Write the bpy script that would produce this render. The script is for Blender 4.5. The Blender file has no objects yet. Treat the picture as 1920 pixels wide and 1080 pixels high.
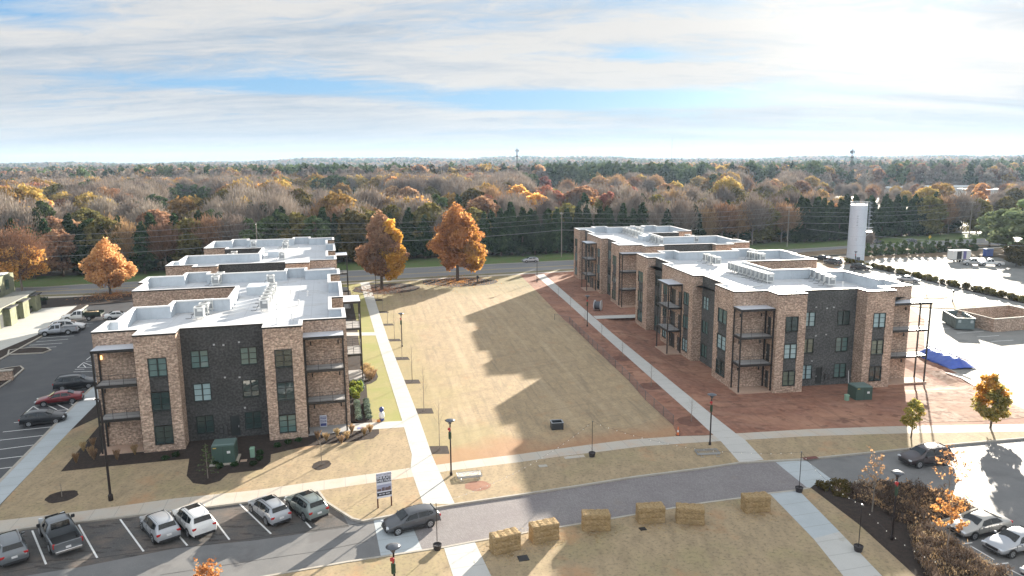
import bpy, bmesh, math, random
import numpy as np
from mathutils import Vector, Matrix
random.seed(7); rng = np.random.default_rng(7)
S = bpy.context.scene; COL = S.collection; PI = math.pi; rad = math.radians

# ------------------------------------------------------------------ camera
H0, F, HY, ROLL = 28.0, 1350.0, 303.0, rad(.45)
_p = math.atan((540-HY)/F*math.cos(ROLL))
_F = Vector((0, math.cos(_p), -math.sin(_p))); _U0 = Vector((0, math.sin(_p), math.cos(_p))); _R0 = Vector((1, 0, 0))
CR = _R0*math.cos(ROLL)-_U0*math.sin(ROLL); CU = _R0*math.sin(ROLL)+_U0*math.cos(ROLL); CF = _F
cam = bpy.data.cameras.new('camera'); co = bpy.data.objects.new('camera', cam); COL.objects.link(co)
cam.sensor_width = 36; cam.lens = F/1920*36; cam.clip_start = .5; cam.clip_end = 20000
m = Matrix((CR, CU, -CF)).transposed().to_4x4(); m.translation = Vector((0, 0, H0)); co.matrix_world = m
S.camera = co
SUN_AZ, SUN_EL = rad(27.5), rad(12.8)
# ------------------------------------------------------------------ sky
W = bpy.data.worlds.new('World'); S.world = W; W.use_nodes = True; nt = W.node_tree; nt.nodes.clear()
def N(nt, t, **k):
    n = nt.nodes.new(t)
    for a, v in k.items():
        if a.startswith('i_'):
            key = a[2:]
            n.inputs[int(key) if key.isdigit() else key].default_value = v
        else: setattr(n, a, v)
    return n
def ln(nt, a, b, o=0, i=0): nt.links.new(a.outputs[o], b.inputs[i])
def M(nt, op, a, b=None, c=None, clamp=False):
    n = nt.nodes.new('ShaderNodeMath'); n.operation = op; n.use_clamp = clamp
    for k, v in enumerate((a, b, c)):
        if v is None: continue
        if isinstance(v, (int, float)): n.inputs[k].default_value = v
        else: nt.links.new(v, n.inputs[k])
    return n.outputs[0]
def RAMP(nt, fac, stops, interp='LINEAR'):
    n = nt.nodes.new('ShaderNodeValToRGB'); r = n.color_ramp; r.interpolation = interp
    while len(r.elements) > 1: r.elements.remove(r.elements[-1])
    r.elements[0].position = stops[0][0]; r.elements[0].color = (*stops[0][1], 1) if len(stops[0][1]) == 3 else stops[0][1]
    for p, c in stops[1:]:
        e = r.elements.new(p); e.color = (*c, 1)
    nt.links.new(fac, n.inputs[0]); return n.outputs[0]
def MIX(nt, f, a, b, mode='MIX'):
    n = nt.nodes.new('ShaderNodeMix'); n.data_type = 'RGBA'; n.blend_type = mode
    for k, v in ((0, f), (6, a), (7, b)):
        if isinstance(v, (int, float)): n.inputs[k].default_value = v
        elif isinstance(v, tuple): n.inputs[k].default_value = (*v, 1)
        else: nt.links.new(v, n.inputs[k])
    return n.outputs[2]
def g1(v): return (v, v, v)
SKY = .17
def build_world():
    out = N(nt, 'ShaderNodeOutputWorld'); bg = N(nt, 'ShaderNodeBackground')
    tc = N(nt, 'ShaderNodeTexCoord'); sx = N(nt, 'ShaderNodeSeparateXYZ'); ln(nt, tc, sx, 0, 0)
    X, Y, Z = sx.outputs
    sky = N(nt, 'ShaderNodeTexSky', sky_type='NISHITA'); sky.sun_disc = False
    sky.sun_elevation = SUN_EL; sky.sun_rotation = SUN_AZ; sky.altitude = 200; sky.air_density = 1; sky.dust_density = 1.0; sky.ozone_density = 2
    zz = M(nt, 'MAXIMUM', Z, .0); d = M(nt, 'ADD', zz, .11)
    px, py = M(nt, 'DIVIDE', X, d), M(nt, 'DIVIDE', Y, d)
    def noise(sx_, sy_, sc, det, ofs, rough=.55, dist=0.):
        c = N(nt, 'ShaderNodeCombineXYZ'); nt.links.new(M(nt, 'MULTIPLY', px, sx_), c.inputs[0]); nt.links.new(M(nt, 'MULTIPLY', py, sy_), c.inputs[1]); c.inputs[2].default_value = ofs
        n = N(nt, 'ShaderNodeTexNoise', i_Scale=sc, i_Detail=det, i_Roughness=rough, i_Distortion=dist); ln(nt, c, n); return n.outputs[0]
    big = noise(.55, 1.0, .55, 3, 4.3, .5, .3)
    streak = noise(.35, 1.1, 1.3, 6, 9.1, .62, .7)
    fine = noise(.55, 1.0, 4.2, 8, 2.0, .68, 1.6)
    v = M(nt, 'ADD', M(nt, 'MULTIPLY', big, .45), M(nt, 'ADD', M(nt, 'MULTIPLY', streak, .36), M(nt, 'MULTIPLY', fine, .19)))
    az = M(nt, 'ARCTAN2', X, Y)
    # a slot of clear sky low above the ridge, and one more to the upper left
    def blob(a0, e0, sa, se, amp):
        A = M(nt, 'DIVIDE', M(nt, 'SUBTRACT', az, a0), sa); B = M(nt, 'DIVIDE', M(nt, 'SUBTRACT', Z, e0), se)
        q = M(nt, 'ADD', M(nt, 'MULTIPLY', A, A), M(nt, 'MULTIPLY', B, B))
        return M(nt, 'MULTIPLY', M(nt, 'EXPONENT', M(nt, 'MULTIPLY', q, -1.)), amp)
    gaps = M(nt, 'ADD', blob(.10, .080, .17, .011, .34), M(nt, 'ADD', blob(-.34, .098, .17, .011, .24), blob(-.64, .17, .14, .022, .24)))
    gaps = M(nt, 'ADD', gaps, M(nt, 'ADD', blob(.17, .135, .05, .012, .10), blob(.15, .235, .12, .02, .14)))
    v = M(nt, 'SUBTRACT', v, gaps)
    mask = RAMP(nt, v, [(.35, g1(0)), (.41, g1(.45)), (.49, g1(1))])
    tone = noise(.3, .9, 1.0, 5, 20.0, .6, .8)
    tone = M(nt, 'ADD', M(nt, 'MULTIPLY', tone, .62), M(nt, 'ADD', M(nt, 'MULTIPLY', fine, .22), M(nt, 'MULTIPLY', streak, .16)))
    ccol = RAMP(nt, tone, [(.40, (.58, .68, .80)), (.48, (.80, .845, .895)), (.55, (.98, .97, .95))])
    # clouds close to the sun are brighter and warmer, and the unseen sky behind the camera is brightened as added fill
    sd = (math.sin(SUN_AZ)*math.cos(SUN_EL), math.cos(SUN_AZ)*math.cos(SUN_EL), math.sin(SUN_EL))
    dot = M(nt, 'ADD', M(nt, 'ADD', M(nt, 'MULTIPLY', X, sd[0]), M(nt, 'MULTIPLY', Y, sd[1])), M(nt, 'MULTIPLY', Z, sd[2]))
    dp = M(nt, 'MAXIMUM', dot, 0.)
    glow = M(nt, 'ADD', M(nt, 'MULTIPLY', M(nt, 'POWER', dp, 10.), .10), M(nt, 'MULTIPLY', M(nt, 'POWER', dp, 70.), .45))
    gcol = MIX(nt, 1., (1., .9, .72), N(nt, 'ShaderNodeCombineXYZ').outputs[0], 'MULTIPLY')
    cc = N(nt, 'ShaderNodeVectorMath', operation='SCALE'); cc.inputs[0].default_value = (1., .93, .80); nt.links.new(glow, cc.inputs[3])
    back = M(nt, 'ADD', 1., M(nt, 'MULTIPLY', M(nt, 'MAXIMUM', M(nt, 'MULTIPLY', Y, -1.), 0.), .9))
    back = M(nt, 'ADD', back, M(nt, 'MULTIPLY', M(nt, 'SMOOTH_MIN', M(nt, 'MAXIMUM', M(nt, 'SUBTRACT', Z, .27), 0.), .35, .05), 1.1))  # unseen sky overhead brightened as well, added to fill the shade
    c1 = N(nt, 'ShaderNodeVectorMath', operation='ADD'); nt.links.new(ccol, c1.inputs[0]); nt.links.new(cc.outputs[0], c1.inputs[1])
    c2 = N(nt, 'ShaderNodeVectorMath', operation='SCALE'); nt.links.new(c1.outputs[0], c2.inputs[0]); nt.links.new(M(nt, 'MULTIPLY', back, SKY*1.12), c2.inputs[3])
    bl = N(nt, 'ShaderNodeVectorMath', operation='SCALE'); nt.links.new(sky.outputs[0], bl.inputs[0]); bl.inputs[3].default_value = .012
    blue = N(nt, 'ShaderNodeVectorMath', operation='MULTIPLY_ADD'); nt.links.new(bl.outputs[0], blue.inputs[0]); blue.inputs[1].default_value = (.35, .5, .6); blue.inputs[2].default_value = (.050, .100, .165)
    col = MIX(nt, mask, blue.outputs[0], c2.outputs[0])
    hz = RAMP(nt, Z, [(0., g1(.9)), (.03, g1(.55)), (.06, g1(0.15)), (.12, g1(0))])
    hc = N(nt, 'ShaderNodeVectorMath', operation='ADD'); hc.inputs[0].default_value = (.125, .152, .178); nt.links.new(M2v(glow, (.03, .02, .01)), hc.inputs[1])
    col = MIX(nt, hz, col, hc.outputs[0])
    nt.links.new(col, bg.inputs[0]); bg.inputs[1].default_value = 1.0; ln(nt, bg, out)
def M2v(fac, colr):
    c = N(nt, 'ShaderNodeVectorMath', operation='SCALE'); c.inputs[0].default_value = colr; nt.links.new(fac, c.inputs[3]); return c.outputs[0]
build_world()
# ------------------------------------------------------------------ sun, exposure
sl = bpy.data.lights.new('sun', 'SUN'); sl.energy = 5.0; sl.angle = rad(.55); sl.color = (1, .90, .76)
so = bpy.data.objects.new('sun', sl); COL.objects.link(so); so.location = (200, 400, 200)
sdv = Vector((math.sin(SUN_AZ)*math.cos(SUN_EL), math.cos(SUN_AZ)*math.cos(SUN_EL), math.sin(SUN_EL)))
so.rotation_euler = sdv.to_track_quat('Z', 'Y').to_euler()
S.view_settings.view_transform = 'Standard'; S.view_settings.look = 'None'; S.view_settings.exposure = 2.02; S.view_settings.gamma = 1
S.render.engine = 'CYCLES'
S.cycles.max_bounces = 6; S.cycles.diffuse_bounces = 3; S.cycles.glossy_bounces = 2; S.cycles.transmission_bounces = 3; S.cycles.transparent_max_bounces = 4; S.cycles.volume_bounces = 0
S.cycles.sample_clamp_indirect = 4

# ------------------------------------------------------------------ helpers
def G(x, y, z=0.0):
    """plan position (metres) of a surveyed point of height z"""
    d = CR*((x-960)/F)-CU*((y-540)/F)+CF
    t = (z-H0)/d.z
    return (d.x*t, d.y*t)
def P(*a, z=0.0): return [G(x, y, z) for x, y in a]
MATS = {}
def bsdf(name):
    m = bpy.data.materials.new(name); m.use_nodes = True; t = m.node_tree; t.nodes.clear()
    o = N(t, 'ShaderNodeOutputMaterial'); b = N(t, 'ShaderNodeBsdfPrincipled'); ln(t, b, o); MATS[name] = m
    return m, t, b, o
def plain(name, c, rough=.6, metal=0., spec=.5, coat=0., var=0.):
    if name in MATS: return MATS[name]
    m, t, b, o = bsdf(name)
    b.inputs['Roughness'].default_value = rough; b.inputs['Metallic'].default_value = metal; b.inputs['Specular IOR Level'].default_value = spec
    b.inputs['Coat Weight'].default_value = coat; b.inputs['Coat Roughness'].default_value = .08
    tc = N(t, 'ShaderNodeTexCoord'); n = N(t, 'ShaderNodeTexNoise', i_Scale=3., i_Detail=4); ln(t, tc, n, 3, 0)
    v = var or .12
    col = MIX(t, n.outputs[0], tuple(x*(1-v) for x in c), tuple(min(1, x*(1+v)) for x in c))
    t.links.new(col, b.inputs['Base Color'])
    return m
def ground_mat(name, base, layers, rough=.9, spec=.2, bump=0., bscale=8., extra=None):
    """layers: (scale, detail, lo, hi, colour, strength[, stretch xyz][, rot])"""
    m, t, b, o = bsdf(name)
    tc = N(t, 'ShaderNodeTexCoord'); col = None
    cur = base
    for L in layers:
        sc, det, lo, hi, c, st = L[:6]
        mp = N(t, 'ShaderNodeMapping'); ln(t, tc, mp, 3, 0)
        if len(L) > 6: mp.inputs['Scale'].default_value = L[6]
        if len(L) > 7: mp.inputs['Rotation'].default_value = (0, 0, L[7])
        mp.inputs['Location'].default_value = (random.uniform(-50, 50), random.uniform(-50, 50), 0)
        n = N(t, 'ShaderNodeTexNoise', i_Scale=sc, i_Detail=det, i_Roughness=.62); ln(t, mp, n)
        f = RAMP(t, n.outputs[0], [(lo, g1(0)), (hi, g1(st))])
        cur = MIX(t, f, cur, c)
    if extra: cur = extra(t, tc, cur)
    t.links.new(cur, b.inputs['Base Color']); b.inputs['Roughness'].default_value = rough; b.inputs['Specular IOR Level'].default_value = spec
    if bump:
        n = N(t, 'ShaderNodeTexNoise', i_Scale=bscale, i_Detail=6, i_Roughness=.7); ln(t, tc, n, 3, 0)
        bp = N(t, 'ShaderNodeBump', i_Strength=1., i_Distance=bump); ln(t, n, bp, 0, 2); t.links.new(bp.outputs[0], b.inputs['Normal'])
    return m
def mesh_obj(name, verts, faces, mat, parent=None, smooth=False, uvs=None):
    me = bpy.data.meshes.new(name); me.from_pydata([tuple(v) for v in verts], [], faces)
    if isinstance(mat, (list, tuple)):
        for q in mat: me.materials.append(q)
    elif mat: me.materials.append(mat)
    o = bpy.data.objects.new(name, me); COL.objects.link(o)
    if parent: o.parent = parent
    if smooth: me.shade_smooth()
    return o
def np_mesh(name, V, Fq, mat, parent=None):
    V = np.asarray(V, dtype=np.float32); Fq = np.asarray(Fq, dtype=np.int32); k = Fq.shape[1]
    me = bpy.data.meshes.new(name); me.vertices.add(len(V)); me.vertices.foreach_set('co', V.ravel())
    me.loops.add(Fq.size); me.loops.foreach_set('vertex_index', Fq.ravel())
    me.polygons.add(len(Fq)); me.polygons.foreach_set('loop_start', np.arange(0, Fq.size, k, dtype=np.int32)); me.polygons.foreach_set('loop_total', np.full(len(Fq), k, dtype=np.int32))
    me.update(calc_edges=True); me.materials.append(mat)
    o = bpy.data.objects.new(name, me); COL.objects.link(o)
    if parent: o.parent = parent
    return o
def tag(o, label=None, cat=None, group=None, kind=None):
    if label: o['label'] = label
    if cat: o['category'] = cat
    if group: o['group'] = group
    if kind: o['kind'] = kind
    return o
def thing(name, label, cat, loc=(0, 0, 0), rz=0., group=None):
    o = bpy.data.objects.new(name, None); COL.objects.link(o); o.location = loc; o.rotation_euler = (0, 0, rz); o.empty_display_size = .3
    return tag(o, label, cat, group)
def dup(root, loc, rz, label=None, group=None, scale=None):
    def cp(o, par):
        c = o.copy(); COL.objects.link(c)
        if par: c.parent = par
        for ch in CH.get(o.name, ()): cp(ch, c)
        return c
    r = cp(root, None); r.location = loc; r.rotation_euler = (0, 0, rz)
    if label: r['label'] = label
    if group: r['group'] = group
    if scale: r.scale = (scale,)*3 if isinstance(scale, (int, float)) else scale
    return r
CH = {}
def reg(root):
    CH[root.name] = list(root.children)
    for c in root.children: CH[c.name] = list(c.children)
    return root
class MB:
    """collects shapes; build() links them as ONE mesh object"""
    def __init__(s): s.v = []; s.f = []
    def add(s, vs, fs):
        k = len(s.v); s.v += [tuple(v) for v in vs]; s.f += [tuple(i+k for i in f) for f in fs]; return s
    def box(s, c, d, rz=0., taper=1.):
        hx, hy, hz = d[0]/2, d[1]/2, d[2]/2; cs, sn = math.cos(rz), math.sin(rz); vs = []
        for z, k in ((-hz, 1.), (hz, taper)):
            for x, y in ((-hx, -hy), (hx, -hy), (hx, hy), (-hx, hy)):
                x *= k; y *= k; vs.append((c[0]+x*cs-y*sn, c[1]+x*sn+y*cs, c[2]+z))
        return s.add(vs, [(3, 2, 1, 0), (4, 5, 6, 7), (0, 1, 5, 4), (1, 2, 6, 5), (2, 3, 7, 6), (3, 0, 4, 7)])
    def bx(s, x0, x1, y0, y1, z0, z1): return s.box(((x0+x1)/2, (y0+y1)/2, (z0+z1)/2), (abs(x1-x0), abs(y1-y0), abs(z1-z0)))
    def tube(s, pts, r, n=6, r2=None, caps=True):
        pts = [Vector(p) for p in pts]; k0 = len(s.v); m_ = len(pts)
        for i, p in enumerate(pts):
            d = (pts[min(i+1, m_-1)]-pts[max(i-1, 0)]).normalized()
            a = d.cross(Vector((0, 0, 1)) if abs(d.z) < .9 else Vector((1, 0, 0))).normalized(); b_ = d.cross(a)
            rr = r if r2 is None else r+(r2-r)*i/(m_-1)
            for j in range(n):
                t = 2*PI*j/n; s.v.append(tuple(p+a*math.cos(t)*rr+b_*math.sin(t)*rr))
        for i in range(m_-1):
            for j in range(n):
                s.f.append((k0+i*n+j, k0+i*n+(j+1) % n, k0+(i+1)*n+(j+1) % n, k0+(i+1)*n+j))
        if caps: s.f.append(tuple(k0+j for j in range(n))[::-1]); s.f.append(tuple(k0+(m_-1)*n+j for j in range(n)))
        return s
    def lathe(s, prof, n=16, c=(0, 0, 0), ax='z'):
        k0 = len(s.v)
        for r, h in prof:
            for j in range(n):
                t = 2*PI*j/n; q = (r*math.cos(t), r*math.sin(t), h)
                if ax == 'y': q = (q[0], h, q[1])
                if ax == 'x': q = (h, q[0], q[1])
                s.v.append((c[0]+q[0], c[1]+q[1], c[2]+q[2]))
        for i in range(len(prof)-1):
            for j in range(n): s.f.append((k0+i*n+j, k0+i*n+(j+1) % n, k0+(i+1)*n+(j+1) % n, k0+(i+1)*n+j))
        s.f.append(tuple(k0+j for j in range(n))[::-1]); s.f.append(tuple(k0+(len(prof)-1)*n+j for j in range(n)))
        return s
    def build(s, name, mat, parent=None, smooth=False, bevel=0.):
        o = mesh_obj(name, s.v, s.f, mat, parent)
        bm = bmesh.new(); bm.from_mesh(o.data); bmesh.ops.recalc_face_normals(bm, faces=bm.faces)
        if bevel: bmesh.ops.bevel(bm, geom=bm.edges[:], offset=bevel, segments=1, affect='EDGES', clamp_overlap=True)
        bm.to_mesh(o.data); bm.free()
        if smooth: o.data.shade_smooth()
        return o
def sheet(name, pts, z, mat, kind='structure', zf=None, step=1.6):
    bm = bmesh.new(); vs = [bm.verts.new((x, y, z)) for x, y in pts]; bm.faces.new(vs)
    if zf:
        xs = [p[0] for p in pts]; ys = [p[1] for p in pts]
        for ax, lo, hi in ((0, zf[1], zf[2]), (1, zf[3], zf[4])):
            a = lo
            while a < hi:
                c = [0, 0, 0]; n = [0, 0, 0]; c[ax] = a; n[ax] = 1
                bmesh.ops.bisect_plane(bm, geom=bm.verts[:]+bm.edges[:]+bm.faces[:], plane_co=c, plane_no=n); a += step
        for v in bm.verts: v.co.z = z+zf[0](v.co.x, v.co.y)
    bmesh.ops.triangulate(bm, faces=bm.faces[:]); bmesh.ops.recalc_face_normals(bm, faces=bm.faces)
    me = bpy.data.meshes.new(name); bm.to_mesh(me); bm.free(); me.materials.append(mat)
    if me.polygons and me.polygons[0].normal.z < 0: me.flip_normals()
    o = bpy.data.objects.new(name, me); COL.objects.link(o); tag(o, kind=kind); return o
def prism(name, pts, z0, z1, mat, kind='structure'):
    bm = bmesh.new(); vs = [bm.verts.new((x, y, z0)) for x, y in pts]; f = bm.faces.new(vs)
    r = bmesh.ops.extrude_face_region(bm, geom=[f])
    for v in [e for e in r['geom'] if isinstance(e, bmesh.types.BMVert)]: v.co.z = z1
    bmesh.ops.triangulate(bm, faces=bm.faces[:]); bmesh.ops.recalc_face_normals(bm, faces=bm.faces)
    me = bpy.data.meshes.new(name); bm.to_mesh(me); bm.free(); me.materials.append(mat)
    o = bpy.data.objects.new(name, me); COL.objects.link(o); tag(o, kind=kind); return o
def ribbon_mb(mb, pts, w, z0, z1, closed=False):
    n = len(pts); P2 = [Vector(p) for p in pts]
    L, R = [], []
    for i, p in enumerate(P2):
        a = P2[(i-1) % n] if closed or i > 0 else p; b = P2[(i+1) % n] if closed or i < n-1 else p
        d = (b-a).normalized(); nn = Vector((-d.y, d.x)); L.append(p+nn*w/2); R.append(p-nn*w/2)
    for i in range(n if closed else n-1):
        j = (i+1) % n
        q = [(*L[i], z0), (*R[i], z0), (*R[j], z0), (*L[j], z0), (*L[i], z1), (*R[i], z1), (*R[j], z1), (*L[j], z1)]
        mb.add(q, [(3, 2, 1, 0), (4, 5, 6, 7), (0, 1, 5, 4), (2, 3, 7, 6)] + ([(1, 2, 6, 5), (3, 0, 4, 7)]))
    return mb
def smooth01(t): t = max(0., min(1., t)); return t*t*(3-2*t)

# ------------------------------------------------------------------ materials of the setting
def stripes(t, tc, cur, ang, scale, col, st):
    mp = N(t, 'ShaderNodeMapping'); mp.inputs['Rotation'].default_value = (0, 0, ang); ln(t, tc, mp, 3, 0)
    w = N(t, 'ShaderNodeTexWave', i_Scale=scale, i_Distortion=1.2, i_Detail=2.); w.inputs['Detail Scale'].default_value = 2.5; ln(t, mp, w)
    return MIX(t, RAMP(t, w.outputs[1], [(.35, g1(0)), (1., g1(st))]), cur, col)
def lawn_extra(t, tc, cur):
    cur = stripes(t, tc, cur, rad(-57), .22, (.25, .20, .125), .16)
    for rz, sx, sc_, cc, st in ((rad(11), 16, 1.6, (.22, .175, .12), .6), (rad(11), 22, .7, (.47, .37, .24), .5), (rad(-62), 18, 1.3, (.24, .185, .12), .4)):
        mp = N(t, 'ShaderNodeMapping', vector_type='TEXTURE'); mp.inputs['Rotation'].default_value = (0, 0, rz); mp.inputs['Scale'].default_value = (1, sx, 1); ln(t, tc, mp, 3, 0)
        n_ = N(t, 'ShaderNodeTexNoise', i_Scale=sc_, i_Detail=5, i_Roughness=.6); ln(t, mp, n_); cur = MIX(t, RAMP(t, n_.outputs[0], [(.52, g1(0)), (.66, g1(st))]), cur, cc)
    cur = stripes(t, tc, cur, rad(33), .9, (.27, .215, .135), .14)
    # living green left in the turf towards the left path, bare clay along the bottom edge
    sp = N(t, 'ShaderNodeSeparateXYZ'); ln(t, tc, sp, 3, 0)
    d = M(t, 'ADD', M(t, 'MULTIPLY', sp.outputs[0], .97), M(t, 'MULTIPLY', sp.outputs[1], .26))     # distance east of the left path
    n = N(t, 'ShaderNodeTexNoise', i_Scale=.12, i_Detail=5); ln(t, tc, n, 3, 0)
    g = M(t, 'ADD', M(t, 'MULTIPLY', M(t, 'SUBTRACT', d, 11.), .13), M(t, 'MULTIPLY', M(t, 'SUBTRACT', n.outputs[0], .5), 2.4))
    cur = MIX(t, RAMP(t, g, [(0., g1(.5)), (.8, g1(0))]), cur, (.29, .255, .115))
    far = M(t, 'ADD', M(t, 'MULTIPLY', M(t, 'SUBTRACT', sp.outputs[1], 148.), .06), M(t, 'MULTIPLY', M(t, 'SUBTRACT', n.outputs[0], .5), 1.5))
    cur = MIX(t, RAMP(t, far, [(0., g1(0)), (1., g1(.5))]), cur, (.17, .17, .08))
    e = M(t, 'SUBTRACT', sp.outputs[1], M(t, 'MULTIPLY', sp.outputs[0], .36))
    e = M(t, 'ADD', M(t, 'MULTIPLY', M(t, 'SUBTRACT', e, 67.2), .20), M(t, 'MULTIPLY', M(t, 'SUBTRACT', n.outputs[0], .5), 2.4))
    cur = MIX(t, RAMP(t, e, [(0., g1(.6)), (.55, g1(0))]), cur, (.37, .19, .105))
    return cur
TAN = (.40, .30, .185)
lawn_m = ground_mat('dormant_turf', TAN, [(.07, 3, .4, .65, (.44, .33, .195), .7), (1.1, 10, .42, .66, (.295, .225, .145), .85, (1, .35, 1), rad(-57)), (3.2, 8, .5, .68, (.22, .175, .12), .85), (.35, 8, .58, .68, (.36, .215, .115), .6)], bump=.22, bscale=3.2, extra=lawn_extra)
turf_m = ground_mat('patchy_turf', (.385, .295, .185), [(.16, 4, .5, .64, (.28, .25, .125), .5), (1.2, 10, .42, .66, (.27, .21, .135), .85, (1, .4, 1), rad(20)), (3.6, 8, .5, .68, (.19, .155, .10), .85), (.25, 8, .57, .68, (.42, .24, .13), .6)], bump=.22, bscale=3.4)
green_m = ground_mat('green_turf', (.30, .28, .115), [(1.1, 8, .4, .7, (.36, .31, .14), .8), (5., 4, .5, .7, (.17, .18, .07), .6), (.2, 3, .45, .62, (.25, .27, .08), .6)], bump=.05, bscale=6)
verge_m = ground_mat('verge_grass', (.16, .15, .08), [(.3, 6, .4, .65, (.26, .21, .12), .8), (3., 5, .5, .7, (.10, .10, .05), .6)], bump=.05, bscale=4)
def rut_extra(t, tc, cur):
    for rz, sx, sc_, cc, st in ((rad(98), 12, .9, (.15, .08, .058), .4), (rad(60), 9, .7, (.33, .20, .145), .35), (rad(12), 14, 1.1, (.16, .085, .06), .35)):
        mp = N(t, 'ShaderNodeMapping', vector_type='TEXTURE'); mp.inputs['Rotation'].default_value = (0, 0, rz); mp.inputs['Scale'].default_value = (1, sx, 1); ln(t, tc, mp, 3, 0)
        n_ = N(t, 'ShaderNodeTexNoise', i_Scale=sc_, i_Detail=7, i_Roughness=.65, i_Distortion=.6); ln(t, mp, n_); cur = MIX(t, RAMP(t, n_.outputs[0], [(.55, g1(0)), (.62, g1(st))]), cur, cc)
    return cur
dirt_m = ground_mat('red_clay', (.24, .125, .09), [(.22, 7, .38, .62, (.215, .095, .06), .85), (1.4, 8, .42, .7, (.36, .19, .13), .7), (.09, 4, .5, .66, (.40, .22, .145), .8), (.6, 6, .57, .63, (.13, .065, .045), .7), (9., 3, .72, .76, (.6, .5, .42), .8)], bump=.3, bscale=1.6, extra=rut_extra)
mud_m = ground_mat('sunlit_mud', (.36, .24, .175), [(.3, 7, .42, .6, (.46, .36, .30), .8), (1.2, 8, .46, .6, (.16, .09, .06), .9), (.12, 4, .5, .62, (.30, .18, .125), .7)], bump=.35, bscale=1.3, rough=.95, extra=rut_extra)  # muddy clay, its paler tone puts the sunlight into the colour
mulch_m = ground_mat('mulch', (.030, .023, .020), [(2.5, 8, .4, .7, (.06, .042, .034), .8), (12., 4, .55, .7, (.13, .095, .075), .45)], bump=.08, bscale=9)
asph_m = ground_mat('aged_asphalt', (.155, .155, .155), [(.5, 7, .4, .68, (.20, .195, .19), .7), (14., 3, .55, .7, (.27, .26, .25), .5), (.25, 5, .55, .66, (.115, .11, .11), .6)], rough=.68, spec=.34, bump=.012, bscale=30)
dark_asph_m = ground_mat('new_asphalt', (.052, .054, .060), [(.35, 7, .4, .7, (.078, .078, .08), .8), (16., 3, .55, .7, (.12, .12, .12), .5)], rough=.62, spec=.35, bump=.012, bscale=30)
hwy_m = ground_mat('highway_asphalt', (.16, .16, .165), [(.2, 6, .4, .65, (.22, .215, .21), .8, (.25, 1.5, 1), rad(18)), (8., 3, .5, .7, (.12, .12, .12), .5)], rough=.6, spec=.4)
clay_asph_m = ground_mat('clay_stained_asphalt', (.082, .080, .079), [(.35, 7, .46, .66, (.17, .13, .105), .7), (.9, 6, .56, .62, (.035, .03, .028), .85, (.5, 2.2, 1), rad(15)), (10., 3, .5, .7, (.2, .17, .15), .4)], rough=.8, spec=.3)
def paver_extra(t, tc, cur):
    mp = N(t, 'ShaderNodeMapping'); mp.inputs['Rotation'].default_value = (0, 0, rad(58)); ln(t, tc, mp, 3, 0)
    b = N(t, 'ShaderNodeTexBrick', i_Scale=2.6); b.inputs['Color1'].default_value = (.9, .9, .9, 1); b.inputs['Color2'].default_value = (.62, .6, .6, 1); b.inputs['Mortar'].default_value = (.45, .42, .4, 1); ln(t, mp, b)
    b.inputs['Mortar Size'].default_value = .03
    return MIX(t, .75, cur, b.outputs[0], 'MULTIPLY')
paver_m = ground_mat('brick_pavers', (.285, .268, .268), [(.3, 6, .4, .65, (.24, .215, .225), .8), (7., 3, .5, .7, (.36, .33, .31), .4), (.12, 5, .55, .66, (.33, .27, .22), .6)], rough=.7, spec=.3, extra=paver_extra)
def joint_extra(ang):
    def f(t, tc, cur):
        mp = N(t, 'ShaderNodeMapping'); mp.inputs['Rotation'].default_value = (0, 0, -ang); ln(t, tc, mp, 3, 0)
        sp = N(t, 'ShaderNodeSeparateXYZ'); ln(t, mp, sp)
        fr = M(t, 'FRACT', M(t, 'DIVIDE', sp.outputs[0], 1.83))
        j = M(t, 'LESS_THAN', fr, .03)
        return MIX(t, M(t, 'MULTIPLY', j, .55), cur, (.24, .235, .22))
    return f
CL = [(.4, 6, .4, .68, (.43, .425, .40), .7), (8., 4, .5, .72, (.53, .52, .49), .5), (.8, 5, .6, .7, (.36, .33, .28), .5)]
conc_m = ground_mat('pale_concrete', (.49, .485, .46), CL, rough=.8, spec=.3, extra=joint_extra(rad(104.5)))
conc2_m = ground_mat('pale_concrete_walk', (.49, .48, .455), CL, rough=.8, spec=.3, extra=joint_extra(rad(98.5)))
conc3_m = ground_mat('buff_concrete_walk', (.47, .415, .345), CL[:1]+[(.5, 5, .5, .7, (.48, .33, .23), .5), (8., 4, .5, .72, (.55, .50, .43), .4)], rough=.8, spec=.3, extra=joint_extra(rad(14)))
new_conc_m = ground_mat('new_concrete', (.42, .46, .48), [(.4, 6, .4, .65, (.36, .395, .41), .7), (8., 4, .5, .72, (.46, .49, .5), .5)], rough=.8, spec=.3, extra=joint_extra(rad(105)))
kerb_m = ground_mat('kerb_concrete', (.42, .39, .34), [(1., 6, .4, .65, (.33, .29, .24), .7), (8., 4, .5, .72, (.5, .47, .42), .5)], rough=.85)
paint_m = plain('road_paint', (.72, .72, .70), .7, var=.2); yellow_m = plain('yellow_paint', (.62, .45, .12), .7)
terrain_m = ground_mat('forest_floor', (.10, .075, .05), [(.06, 6, .4, .6, (.16, .12, .07), .8), (.02, 4, .5, .6, (.09, .10, .05), .6)])

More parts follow.
